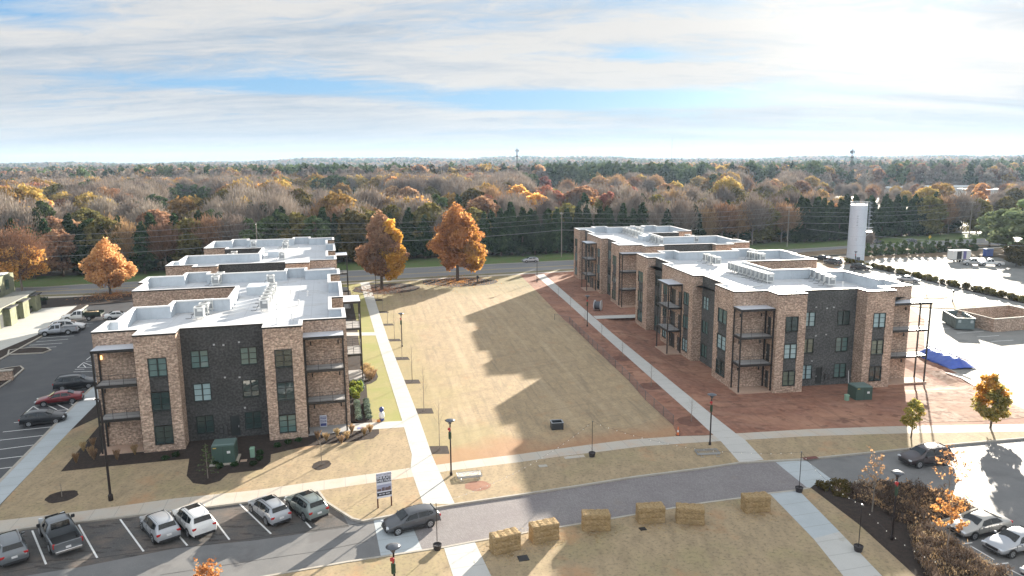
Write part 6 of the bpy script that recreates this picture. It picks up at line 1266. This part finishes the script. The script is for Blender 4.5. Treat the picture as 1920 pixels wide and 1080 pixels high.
# short post, hydrant-like
x, y = G(896, 527.5); t = thing('bollard_post', 'short black capped post at the edge of the far mulch ring', 'post', (x, y, 0)); MB().lathe([(.14, 0), (.14, .7), (.12, .72)], 8).build('post', blk_m, t); MB().lathe([(.14, .72), (.34, .85), (.34, 1.25), (.16, 1.4)], 10).build('cap', blk_m, t)
# mesh fence along the clay strip
fence = P((1060, 607), (1073, 612), (1120, 658), (1180, 715), (1210, 750), (1262, 797)); fence = P((1040, 600), (1068, 606))+fence[1:]
t = thing('mesh_fence', 'low black wire mesh fence between the lawn and the clay strip', 'fence'); fm = plain('fence_wire', (.10, .10, .10), .6)
tot = []
for i in range(len(fence)-1):
    a, b = Vector(fence[i]), Vector(fence[i+1]); n = max(1, int((b-a).length/2.6))
    for k in range(n): tot.append(a+(b-a)*k/n)
tot.append(Vector(fence[-1]))
for p in tot: MB().tube([(p.x, p.y, 0), (p.x, p.y, 1.15)], .035, 4).build('post', fm, t)
mb = MB()
for i in range(len(tot)-1):
    a, b = tot[i], tot[i+1]; hh = .08*math.sin(i*1.7)
    for h in (.05, .3, .55, .8, 1.08): mb.tube([(a.x, a.y, h), ((a.x+b.x)/2, (a.y+b.y)/2, h-.03+hh*.3), (b.x, b.y, h)], .016 if h < 1 else .03, 3)
    for k in range(1, 9): q = a+(b-a)*k/9; mb.tube([(q.x, q.y, .05), (q.x, q.y, 1.06)], .007, 3)
mb.build('wire_mesh', fm, t)

# ------------------------------------------------------------------ right side structures
gm_ = plain('tower_white', (.58, .64, .72), .45, .1, var=.08); tx, ty = G(1603, 491)
t = thing('water_tower', 'tall white cylindrical tower beside the far right parking lot', 'tower', (tx, ty, -.05)); MB().lathe([(2.25, 0), (2.2, 15.6), (2.12, 15.75), (.05, 15.9)], 36).build('shell', gm_, t, smooth=False)
mb = MB(); [mb.lathe([(2.262-h*.003, h), (2.262-h*.003, h+.06)], 36) for h in (2.4, 4.8, 7.2, 9.6, 12., 14.4)]; mb.build('shell_seam', plain('seam_grey', (.44, .50, .57), .6), t)
mb = MB(); rm = MB()
for k in range(24): a = 2*PI*k/24; rm.tube([(2.15*math.cos(a), 2.15*math.sin(a), 15.6), (2.15*math.cos(a), 2.15*math.sin(a), 16.6)], .03, 4)
for h in (16.1, 16.6): rm.tube([(2.15*math.cos(2*PI*k/32), 2.15*math.sin(2*PI*k/32), h) for k in range(33)], .04, 5)
rm.build('top_railing', plain('railing_white', (.6, .62, .64), .5), t)
lx, ly = 2.25*math.cos(-.35), 2.25*math.sin(-.35)
for q in (-.3, .3): mb.tube([(lx+.55, ly+q, 8.6), (lx+.55, ly+q, 16.6)], .04, 4)
for k in range(14): mb.tube([(lx+.55, ly-.3, 8.8+k*.57), (lx+.55, ly+.3, 8.8+k*.57)], .03, 4); mb.tube([(lx-.1, ly, 8.8+k*.57), (lx+.55, ly, 8.8+k*.57)], .025, 4) if k % 2 == 0 else None
for k in range(7): h = 9.6+k*1.1; mb.tube([(lx+.5, ly-.35, h), (lx+1.15, ly-.3, h), (lx+1.25, ly, h), (lx+1.15, ly+.3, h), (lx+.5, ly+.35, h)], .03, 4)
mb.build('caged_ladder', plain('ladder_grey', (.36, .40, .45), .5), t)
pb = MB(); pb.bx(lx-.2, lx+1.5, ly-.6, ly+.6, 8.4, 8.5)
for h in (9., 9.6): pb.tube([(lx, ly-.6, h), (lx+1.5, ly-.6, h), (lx+1.5, ly+.6, h), (lx, ly+.6, h)], .04, 4)
pb.tube([(lx+1.4, ly, 8.4), (lx-.1, ly, 7.2)], .06, 5); pb.build('rest_platform', plain('railing_white', (.6, .62, .64), .5), t)
ang = math.atan2(-ty, -tx)+.0; mb = MB()
for k, (h, w) in enumerate(((12.8, .42), (12.45, .1), (12.1, .36), (11.5, .3), (11.1, .4), (10.7, .12), (10.3, .42), (6.6, .3), (6.2, .2))):
    mb.box((2.24*math.cos(ang-.05), 2.24*math.sin(ang-.05), h), (.05, w, .2), ang)
mb.build('faded_marks', plain('faded_grey', (.36, .41, .48), .6), t); MB().box((2.27*math.cos(ang+.35), 2.27*math.sin(ang+.35), .9), (.06, .9, 1.5), ang+.35).build('hatch', plain('hatch_dark', (.10, .11, .14), .6), t)
# brick enclosure
t = thing('dumpster_enclosure', 'open topped brick enclosure with pale coping at right', 'enclosure'); ec = [(77.0, 122.6), (78.6, 114.6), (90, 117.5), (88.4, 125.6)]
mb = MB(); ribbon_mb(mb, ec, .3, -.1, 2.05, True); w = mb.build('wall', brick_m, t); me = w.data; ul = me.uv_layers.new(name='UVMap')
for li, lp in enumerate(me.loops): v = me.vertices[lp.vertex_index].co; ul.data[li].uv = (v.x*.8+v.y*.6, v.z)
mb = MB(); ribbon_mb(mb, ec, .46, 2.05, 2.17, True); mb.build('coping', kerb_m, t)
dm = plain('dumpster_green', (.13, .17, .17), .6, var=.25); a = G(1767, 604); b = G(1793, 620); c = G(1822, 619)
t = thing('roll_off_dumpster', 'long green grey roll off dumpster full of debris before the brick enclosure', 'dumpster', ((a[0]+c[0])/2+.2, (a[1]+c[1])/2+.1, -.05), math.atan2(b[1]-a[1], b[0]-a[0])); L2, W2 = 3.25, 1.35
MB().bx(-L2, L2, -W2, -W2+.08, .25, 2.0).bx(-L2, L2, W2-.08, W2, .25, 2.0).bx(-L2, -L2+.08, -W2, W2, .25, 2.0).bx(L2-.08, L2, -W2, W2, .25, 2.0).bx(-L2, L2, -W2, W2, .2, .3).build('box', dm, t)
mb = MB()
for k in range(10):
    for sg in (-1, 1): mb.bx(-L2+.1+k*.68, -L2+.24+k*.68, sg*W2, sg*(W2+.1), .25, 1.95)
mb.build('rib', dm, t); mb = MB()
for sg in (-1, 1): mb.bx(-L2-.05, L2+.05, sg*(W2-.06), sg*(W2+.12), 1.95, 2.1); mb.bx(sg*(L2-.06), sg*(L2+.08), -W2+.06, W2-.06, 1.95, 2.1)
mb.build('top_rail', plain('dumpster_rail', (.22, .27, .27), .6), t); mb = MB(); r = random.Random(4)
for k in range(26): mb.box((r.uniform(-2.7, 2.7), r.uniform(-.9, .9), r.uniform(1.0, 1.6)), (r.uniform(.3, 1.1), r.uniform(.2, .7), r.uniform(.1, .4)), r.uniform(0, 3))
mb.build('debris', plain('debris_mix', (.35, .31, .27), .9, var=.6), t)
for sg in (-1, 1): MB().bx(L2, L2+.12, sg*.9-.2, sg*.9+.2, 1.3, 1.75).build('end_plate', plain('end_plate_pale', (.4, .45, .45), .6), t)
# blue tarp over a long pile
tp = [(58.6, 99.9), (61.9, 103.2), (63.6, 96.6), (61.3, 93.0), (59.3, 92.9)]
a0, a1 = Vector((59.9, 101.6)), Vector((60.8, 93.6)); d = (a1-a0).normalized(); nn = Vector((-d.y, d.x)); Ln = (a1-a0).length; V, Fq = [], []; nu, nv = 40, 16
for i in range(nu+1):
    for j in range(nv+1):
        u, v = i/nu, j/nv*2-1; p = a0+d*Ln*u+nn*v*(-1.9); hgt = 1.15*max(0, 1-abs(v)**1.6)*min(1, 6*u+.25, 6*(1-u)+.1)+.05
        q = Vector((p.x, p.y, hgt)); wv = .10*mn.noise(Vector((p.x*1.6, p.y*1.6, v*2)))+.05*mn.noise(Vector((p.x*5, p.y*5, 0))); V.append((q.x+wv*.5, q.y, q.z+wv))
for i in range(nu):
    for j in range(nv): k = i*(nv+1)+j; Fq.append((k, k+1, k+nv+2, k+nv+1))
o = np_mesh('tarp', V, Fq, plain('blue_tarp', (.04, .10, .46), .4, 0., .5, .2, var=.25)); o.data.shade_smooth(); tag(o, 'blue tarpaulin draped over a long pile by the right parking lot', 'tarpaulin'); sm = o.modifiers.new('thick', 'SOLIDIFY'); sm.thickness = .02
tag(MB().tube([(*(a0+nn*.5), 1.2), (*(a1+nn*.5), 1.2)], .10, 6).build('white_pipe', plain('white_pipe', (.6, .6, .6), .5)), 'long white pipe weighting the top of the blue tarpaulin', 'pipe')
# left green building
gw = ground_mat('olive_stucco', (.22, .23, .15), [(.5, 6, .42, .6, (.12, .13, .09), .7), (2., 5, .5, .7, (.27, .28, .2), .5)], rough=.9)
t = thing('green_building', 'pale olive building with flat white roof at the left edge', 'building'); u1 = Vector((-.285, .958)); u2 = Vector((.958, .285))
def obx(mb, p, l, w, z0, z1):  # p: near right corner on the wall line, l along the wall (away), w to the left
    p = Vector(p); q = [p, p+u1*l, p+u1*l-u2*w, p-u2*w]; return mb.add([(*v, z0) for v in q]+[(*v, z1) for v in q], [(3, 2, 1, 0), (4, 5, 6, 7), (0, 1, 5, 4), (1, 2, 6, 5), (2, 3, 7, 6), (3, 0, 4, 7)])
base = Vector((-89.9, 125.4))-u1*22; obx(MB(), base, 38., 5, -.1, 3.4).build('lower_block', gw, t); obx(MB(), base-u2*4, 39.5, 22, 3.3, 7.2).build('upper_block', gw, t); obx(MB(), base-u2*4.6+u1*.4, 38.4, 20.5, 7.2, 7.35).build('roof', roof_m, t)
obx(MB(), base+u2*.15-u1*.15, 38.2, 4., 3.4, 3.55).build('lower_roof', plain('grey_lower_roof', (.20, .20, .18), .8), t)
for k in range(3): obx(MB(), base+u1*(21+k*6.5), 3.0, -.9, -.1, 3.1).build('buttress', gw, t); obx(MB(), base+u1*(20.6+k*6.5), 3.8, -1.2, 3.1, 3.28).build('ledge', blk_m, t)
for k in range(8): obx(MB(), base-u2*3.98+u1*(4+k*4.4), 1.6, -.06, 4.5, 6.3).build('window', glass_ms[0], t)
for k in range(4): obx(MB(), base+u2*.03+u1*(18.8+k*6.5), 1.3, .1, 0, 2.4).build('door', door_m, t)
for lb, px in (('round dark planter pot farthest along the pale patio', (82, 571)), ('round dark planter pot midway along the pale patio', (52, 587)), ('round dark planter pot nearest the camera on the patio', (20, 604))):
    x, y = G(*px); t = thing('planter_pot', lb, 'planter', (x, y, 0), 0, 'planter pots on the left patio'); MB().lathe([(.55, 0), (.75, .9), (.68, .9), (.6, .8)], 14).build('pot', planter_m, t); V_, F_ = quads(rng.normal(size=(160, 3))*np.array([.35, .35, .2])+np.array([0, 0, 1.1]), .22); np_mesh('foliage', V_, F_, LM['green'], t)
x, y = G(18, 703); t = thing('brick_pier', 'low brick wall with pale cap at the left edge of the lot', 'wall', (*G(-22, 715), 0), rad(21)); w = MB().box((0, 0, .55), (5.6, .6, 1.3)).build('wall', brick_m, t); ul = w.data.uv_layers.new(name='UVMap')
for li, lp in enumerate(w.data.loops): v = w.data.vertices[lp.vertex_index].co; ul.data[li].uv = (v.x+v.y, v.z)
MB().box((0, 0, 1.26), (5.8, .8, .12)).build('cap', kerb_m, t)
# ------------------------------------------------------------------ poles, wires and masts
wood_m = plain('weathered_pole', (.28, .25, .21), .9)
def upole(label, x, y, h, rz=rad(18), arms=True):
    t = thing('utility_pole', label, 'utility pole', (x, y, height(x, y)), rz, 'wooden utility poles'); MB().tube([(0, 0, -.2), (0, 0, h)], .17, 8, .11).build('pole', wood_m, t)
    if arms: MB().box((0, 0, h-.5), (.12, 2.4, .12)).build('crossarm', wood_m, t)
    mb = MB(); [mb.lathe([(.05, h-.44), (.07, h-.3), (.03, h-.22)], 6, (0, q, 0)) for q in (-1.1, -.4, .4, 1.1)]; mb.build('insulator', plain('insulator_grey', (.4, .42, .42), .4), t); return (x, y, h)
poles = [(-150, 163, 12.2), (-66., 186., 13.), (14.8, 212.6, 13.2), (90., 234., 13.), (164.5, 258., 12.8)]
for lb, q in zip(('utility pole beyond the highway at the far left', 'utility pole with guy wires behind the far left roof', 'grey utility pole beside the evergreen screen past the silver car', 'utility pole hidden behind the far right block', 'pale utility pole beyond the highway at far right'), poles): upole(lb, *q)
def wire(label, a, b, r=.03, sag=1.2):
    a, b = Vector(a), Vector(b); pts = [a+(b-a)*(k/16)-Vector((0, 0, sag*4*(k/16)*(1-k/16))) for k in range(17)]; tag(MB().tube(pts, r, 4).build('power_line', plain('wire_grey', (.30, .31, .31), .5)), label, 'power line', 'power lines along the highway')
for i in range(len(poles)-1):
    for j, (dz, q) in enumerate(((-.1, 0), (-1.6, .4), (-2.9, -.4), (-5.2, 0))):
        a, b = poles[i], poles[i+1]; wire(('top', 'second', 'third', 'lowest')[j]+' wire on the '+('leftmost', 'left of the middle', 'right of the middle', 'rightmost')[i]+' span of highway poles', (a[0]+q, a[1], a[2]+dz), (b[0]+q, b[1], b[2]+dz), .03 if j < 3 else .045)
for q in ((-6, -3), (-7.5, -1)): wire('guy wire of the pole behind the far left roof '+('near' if q[0] == -6 else 'far')+' side', (-66, 186, 11.), (-66-q[0], 186+q[1], .0), .03, 0)
wire('long wire crossing above the far right lot to the right edge', (84., 205., 8.5), (150., 150., 8.5), .035, 1.5)
mast_m = plain('mast_steel', (.02, .02, .022), .6)
def mast(label, px, dist, h, r, cab=True, lat=False):
    x, y = by_px(px, dist); t = thing('cell_tower', label, 'cell tower', (x, y, height(x, y)-1)); mb = MB()
    if lat:
        for k in range(3): a = k*2*PI/3; mb.tube([(1.6*math.cos(a), 1.6*math.sin(a), 0), (.6*math.cos(a), .6*math.sin(a), h)], .13, 4)
        for k in range(26):
            for j in range(3):
                z0, z1 = h*k/26, h*(k+1)/26; a, b = j*2*PI/3, (j+1)*2*PI/3; r0, r1 = 1.6-k/26, 1.6-(k+1)/26; mb.tube([(r0*math.cos(a), r0*math.sin(a), z0), (r1*math.cos(b), r1*math.sin(b), z1)], .07, 3)
    else: mb.tube([(0, 0, 0), (0, 0, h)], r, 8, r*.6)
    mb.build('mast', mast_m, t)
    if cab:
        for lv, R_, n in ((h-2.5, 2.1 if not lat else 1.7, 7), (h-9 if not lat else h-7, 1.0, 4)):
            mb = MB(); mb.tube([(R_*math.cos(2*PI*k/12), R_*math.sin(2*PI*k/12), lv) for k in range(13)], .12, 4); [mb.tube([(0, 0, lv), (R_*math.cos(2*PI*k/3), R_*math.sin(2*PI*k/3), lv)], .12, 4) for k in range(3)]; mb.build('platform', mast_m, t); mb = MB()
            for k in range(n): a = 2*PI*k/n; mb.box((R_*math.cos(a), R_*math.sin(a), lv), (.45, .55, 2.6 if n > 5 else 1.6), a)
            mb.build('antenna', mast_m, t)
        MB().tube([(0, 0, h), (0, 0, h+2.5)], .1, 4).build('lightning_rod', mast_m, t)
mast('slim cell tower standing above the skyline near the middle', 971, 880, 50, 1.0); mast('lattice cell tower above the trees behind the white tower', 1580, 640, 40, .5, lat=True); mast('very thin distant radio mast on the right skyline', 1252, 2100, 100, .5, cab=False)
# warehouses beyond the woods on the right
wh = plain('warehouse_white', (.62, .62, .60), .6); wr_ = plain('warehouse_roof', (.70, .72, .74), .35)
wl = ['leftmost', 'second', 'third', 'fourth', 'fifth', 'sixth', 'seventh', 'eighth']
for i, (px, py, w_, dp, h_) in enumerate(((1548, 337, 46, 26, 6), (1612, 344, 60, 24, 5.5), (1690, 346, 74, 30, 7), (1775, 343, 90, 34, 8), (1655, 330, 60, 40, 7), (1855, 350, 60, 26, 6.5), (1905, 340, 70, 30, 7), (1790, 331, 64, 40, 8))):
    w_ *= .55; x, y = G(px, py, h_); t = thing('warehouse', wl[i]+' of the white roofed warehouses beyond the right woods', 'warehouse', (x, y, height(x, y)-.2), rad(14)); MB().box((0, 0, h_/2), (w_, dp, h_)).build('wall', wh, t); MB().box((0, 0, h_+.2), (w_+1, dp+1, .5), 0, .97).build('roof', wr_, t)
    mb = MB(); [mb.box((-w_/2+5+k*8, -dp/2-.03, 2.0), (3.4, .1, 3.6)) for k in range(int(w_/8))]; mb.build('dock_doors', plain('dock_grey', (.2, .21, .22), .6), t)
sheet('far_lots', [(320*math.sin(a)+0*a, 320*math.cos(a)) for a in (.44, .52, .64)]+[(640*math.sin(a), 640*math.cos(a)) for a in (.66, .60, .54, .48, .42)], .25, plain('pale_lots', (.24, .24, .22), .8, var=.4), zf=(height, 100, 420, 240, 600), step=40)
# yellow road sign on the highway
x, y = G(1742, 459); t = thing('road_sign', 'small yellow diamond warning sign on the far side of the highway', 'road sign', (x, y, 0), rad(18)); MB().tube([(0, 0, 0), (0, 0, 2.6)], .05, 5).build('post', steel, t); o = MB().box((0, 0, 0), (.95, .05, .95)).build('sign_face', plain('sign_yellow', (.65, .45, .05), .5), t); o.location = (0, -.05, 2.6); o.rotation_euler = (0, PI/4, 0)
# ------------------------------------------------------------------ shrubs, hedges, ornamental grass
def bush_proto(name, leaf, n, size, R_, hh, seed, cat='shrub'):
    r = np.random.default_rng(seed); d = r.normal(size=(n, 3)); d /= np.linalg.norm(d, axis=1)[:, None]; c = d*(r.random(n)**.4)[:, None]*np.array([R_, R_, hh/2])*(1+.15*np.sin(d[:, :1]*7+d[:, 1:2]*5)); c[:, 2] += hh*.52
    V, Fq = quads(c, size, .8, 0, r); o = np_mesh(name, V, Fq, LM[leaf]); tag(o, 'shrub', cat); return o
def grass_proto(name, seed, leaf='tan', R_=.42, hh=.85, n=420):
    r = np.random.default_rng(seed); a = r.random(n)*2*PI; rr = r.random(n)**.6*R_; t = r.random(n); c = np.stack([np.cos(a)*rr*t, np.sin(a)*rr*t, hh*t], 1); dr = np.stack([np.cos(a)*rr, np.sin(a)*rr, np.full(n, hh)], 1); dr /= np.linalg.norm(dr, axis=1)[:, None]
    V, Fq = quads(c, .3, .10, 0, r, droop=dr); o = np_mesh(name, V, Fq, LM[leaf]); tag(o, 'grass', 'ornamental grass'); return o
LM['straw'] = leaf_mat('dry_grass', [(.22, .14, .07), (.46, .33, .18), (.58, .45, .28)], .3)
LM['reed'] = leaf_mat('dry_reed', [(.07, .055, .042), (.19, .145, .105), (.36, .29, .22)], .2)
LM['lime'] = leaf_mat('lime_leaves', [(.10, .14, .03), (.28, .34, .07), (.45, .48, .12)], .35)
LM['silver'] = leaf_mat('silver_leaves', [(.10, .13, .10), (.22, .28, .22), (.36, .42, .34)], .2)
def scatter(proto, items, label, group, z=.0):
    for i, (x, y, s) in enumerate(items):
        o = proto if i == 0 else proto.copy()
        if i: COL.objects.link(o)
        o.location = (x, y, z); o.scale = (s, s, s*random.uniform(.9, 1.1)); o.rotation_euler = (0, 0, random.uniform(0, 6.28)); o['label'] = label; o['group'] = group
scatter(grass_proto('ornamental_grass', 71, 'straw'), [(*G(*q), 1.) for q in ((612, 827), (632, 818), (651, 824), (683, 817), (694, 811), (660, 812), (640, 832), (596, 824))], 'tan ornamental grass tuft in the bed below the entry walk', 'grass tufts below the entry walk')
scatter(grass_proto('ornamental_grass', 72, 'straw', .5, 1.), [(*G(*q), 1.05) for q in ((683, 701), (690, 697), (697, 702), (688, 708), (697, 712), (686, 694), (692, 714), (701, 708))], 'rust tan grass tuft in the rounded bed by the left block', 'grass tufts in the rounded bed')
scatter(grass_proto('ornamental_grass', 73, 'straw', .4, .9), [(*G(*q), 1.) for q in ((157, 846), (175, 838), (170, 855), (176, 862), (143, 868), (253, 852), (220, 862))], 'pale grass tuft in the dark mulch at the left corner', 'grass tufts in the left mulch')
scatter(bush_proto('round_shrub', 'lime', 520, .16, .45, .9, 74), [(*G(*q), s) for q, s in (((662, 742), 1.15), (670, 738) and ((671, 738), 1.2), ((664, 732), 1.2), ((674, 730), 1.1), ((668, 748), 1.))], 'bright yellow green shrub at the corner bed of the left block', 'lime shrubs by the left block')
scatter(bush_proto('silver_shrub', 'silver', 380, .14, .34, .55, 75), [(*to_world(LB1, -s, v), 1.) for s in (.9, 2.0) for v in [1.2+k*.78 for k in range(8)]]+[(*to_world(LB1, -s, v), 1.) for s in (.8, 1.7) for v in [11.6+k*.8 for k in range(5)]], 'low silver green shrub in rows beside the left block', 'silver shrubs beside the left block')
scatter(bush_proto('low_shrub', 'green', 240, .13, .36, .45, 76), [(*G(*q), 1.) for q in ((487, 862), (487, 852), (475, 872), (440, 874), (412, 878), (405, 872), (520, 838), (540, 832), (560, 828), (310, 862), (330, 856))], 'small dark green shrub in the mulch before the charcoal facade', 'small shrubs before the left facade')
# evergreens in a row and hedge by the far lot
hx0, hx1 = Vector((104., 209.)), Vector((141.6, 219.3))
tree_proto('sm', 'small_evergreen', 'pine', 3.6, 1.1, cone(1.15, .15), 900, .34, 81, h0f=.05, lobes=16, clump=.3, limbs=3)
for k in range(16): p = hx0+(hx1-hx0)*(k/15); place_tree('sm', p.x, p.y, R_.uniform(3.2, 4.4), ('leftmost', 'second', 'third', 'fourth', 'fifth', 'sixth', 'seventh', 'eighth', 'ninth', 'tenth', 'eleventh', 'twelfth', 'thirteenth', 'fourteenth', 'fifteenth', 'rightmost')[k]+' small pointed evergreen of the row behind the far lot', 'row of small evergreens behind the far lot')
hp = bush_proto('hedge_shrub', 'olive', 420, .26, .75, 1.25, 82); hl = [(92.5, 196.5), (96.0, 176.6), (98.3, 155.0), (100.6, 138.)]; it = []
for i in range(3):
    a, b = Vector(hl[i]), Vector(hl[i+1]); n = int((b-a).length/1.15)
    for k in range(n):
        if (k+i*3) % 9 < 6 or k % 2: q = a+(b-a)*k/n; it.append((q.x, q.y, R_.uniform(.75, 1.1)))
scatter(hp, it, 'brown clipped shrub in the long hedge row beside the far lot', 'hedge row beside the far lot', -.05)
prism('hedge_strip', [(x-.9, y) for x, y in hl]+[(x+.9, y) for x, y in hl[::-1]], -.2, .03, mulch_m)
for i, q in enumerate(((1678, 500), (1700, 506), (1756, 527), (1818, 540), (1735, 545))):
    x, y = G(*q); sp = dup(sp0, (x, y, 0), i*1., ('first', 'second', 'third', 'fourth', 'fifth')[i]+' leafless tree from the left among the far hedge rows', 'leafless trees among the far hedges', (1.6, 1.6, 1.05))
# ground cover in the planting bed: tall dry growth
def cover(name, poly, n, leaf, hmin, hmax, size, seed, label, fx=None, w=.16):
    r = np.random.default_rng(seed); P2 = np.array(poly); lo2, hi2 = P2.min(0), P2.max(0); out = []
    def inside(p):
        c = False; j = len(poly)-1
        for i in range(len(poly)):
            if (poly[i][1] > p[1]) != (poly[j][1] > p[1]) and p[0] < (poly[j][0]-poly[i][0])*(p[1]-poly[i][1])/(poly[j][1]-poly[i][1])+poly[i][0]: c = not c
            j = i
        return c
    while len(out) < n:
        p = lo2+(hi2-lo2)*r.random(2)
        if inside(p): out.append(p)
    out = np.array(out); cl = np.array([mn.noise(Vector((p[0]*.8, p[1]*.8, seed))) for p in out]); H_ = (hmin+(hmax-hmin)*np.clip(.5+cl*1.6, 0, 1))*r.uniform(.5, 1., n); keep = cl > -.33; out, H_ = out[keep], H_[keep]; n = len(out)
    c = np.column_stack([out, H_*r.uniform(.2, 1., n)]); dr = np.column_stack([r.normal(size=(n, 2))*.45, np.ones(n)]); dr /= np.linalg.norm(dr, axis=1)[:, None]
    V, Fq = quads(c, size, w, 0, r, droop=dr); o = np_mesh(name, V, Fq, LM[leaf]); tag(o, label, 'undergrowth', kind='stuff'); return o
bed1 = P((1560, 925), (1613, 915), (1700, 912), (1768, 928), (1826, 953), (1740, 982), (1690, 985), (1640, 950)); bed2 = P((1700, 990), (1742, 986), (1800, 1024), (1900, 1080), (1760, 1115), (1715, 1050))
cover('dry_undergrowth', bed1, 9000, 'reed', .3, 1.3, .26, 91, 'tall dry brown growth filling the upper planting bed'); cover('dry_undergrowth', bed1, 2600, 'rust', .4, 1.2, .15, 92, 'rust leaved growth mixed through the upper planting bed', w=.7)
cover('dry_undergrowth', bed2, 9000, 'reed', .25, 1.1, .24, 93, 'pale dry growth filling the lower planting bed'); cover('dry_undergrowth', bed2, 2600, 'straw', .3, 1., .2, 94, 'straw coloured growth mixed through the lower planting bed')
cover('green_undergrowth', P((1527, 910), (1578, 908), (1600, 918), (1590, 935), (1560, 930)), 3800, 'olive', .3, .9, .16, 95, 'low green junipers at the tip of the planting bed', w=.5)
cover('roadside_thicket', [(x, y) for x, y in vf][2:9]+[(x-1, y+9) for x, y in vf][8:1:-1], 16000, 'olive', .5, 2.6, .55, 96, 'scrubby undergrowth at the foot of the woods', w=.5)

def litter(name, leaf, cx, cy, R, n, size, seed, label, z=.03):
    r = np.random.default_rng(seed); a = r.random(n)*2*PI; q = np.abs(r.normal(size=n))*.5*R; c = np.column_stack([cx+q*np.cos(a), cy+q*np.sin(a), np.full(n, z)]); d = np.column_stack([r.normal(size=(n, 2)), np.zeros(n)]); V, Fq = quads(c, size, .8 if size > .2 else .12, 0, r, droop=d/np.linalg.norm(d, axis=1)[:, None]*1.5); V[:, 2] = np.clip(V[:, 2], z-.02, z+.05); o = np_mesh(name, V, Fq, LM[leaf]); tag(o, label, 'litter', kind='stuff')
for i, (px, lf, R2, lb) in enumerate((((207, 553), 'amber', 7, 'fallen leaves under the lone orange tree on the bank'), ((716, 544), 'rust', 9, 'fallen leaves under the russet tree'), ((858, 528), 'orange', 10, 'fallen leaves under the tall orange tree'))): litter('fallen_leaves', lf, *G(*px), R2, 1500, .26, 200+i, lb)
for i, px in enumerate(((947, 1034), (1020, 1013), (1117, 994), (1219, 980), (1293, 981), (1416, 960))): litter('loose_straw', 'straw', *G(*px), 1.9, 420, .18, 220+i, 'loose straw scattered round the '+('first', 'second', 'third', 'fourth', 'fifth', 'sixth')[i]+' hay bale from the left')
# ------------------------------------------------------------------ haze: closed box of thin air round the whole scene
hm = bpy.data.materials.new('air'); hm.use_nodes = True; ht = hm.node_tree; ht.nodes.clear(); ho = N(ht, 'ShaderNodeOutputMaterial'); pv = N(ht, 'ShaderNodeVolumePrincipled'); pv.inputs['Density'].default_value = .00009; pv.inputs['Color'].default_value = (.58, .77, 1., 1); pv.inputs['Anisotropy'].default_value = .2; ht.links.new(pv.outputs[0], ho.inputs[1])
hz = MB().bx(-5400, 5400, -5400, 5400, -30., 104.).build('haze', hm); tag(hz, 'thin pale haze lying over the woods', 'haze', kind='stuff')
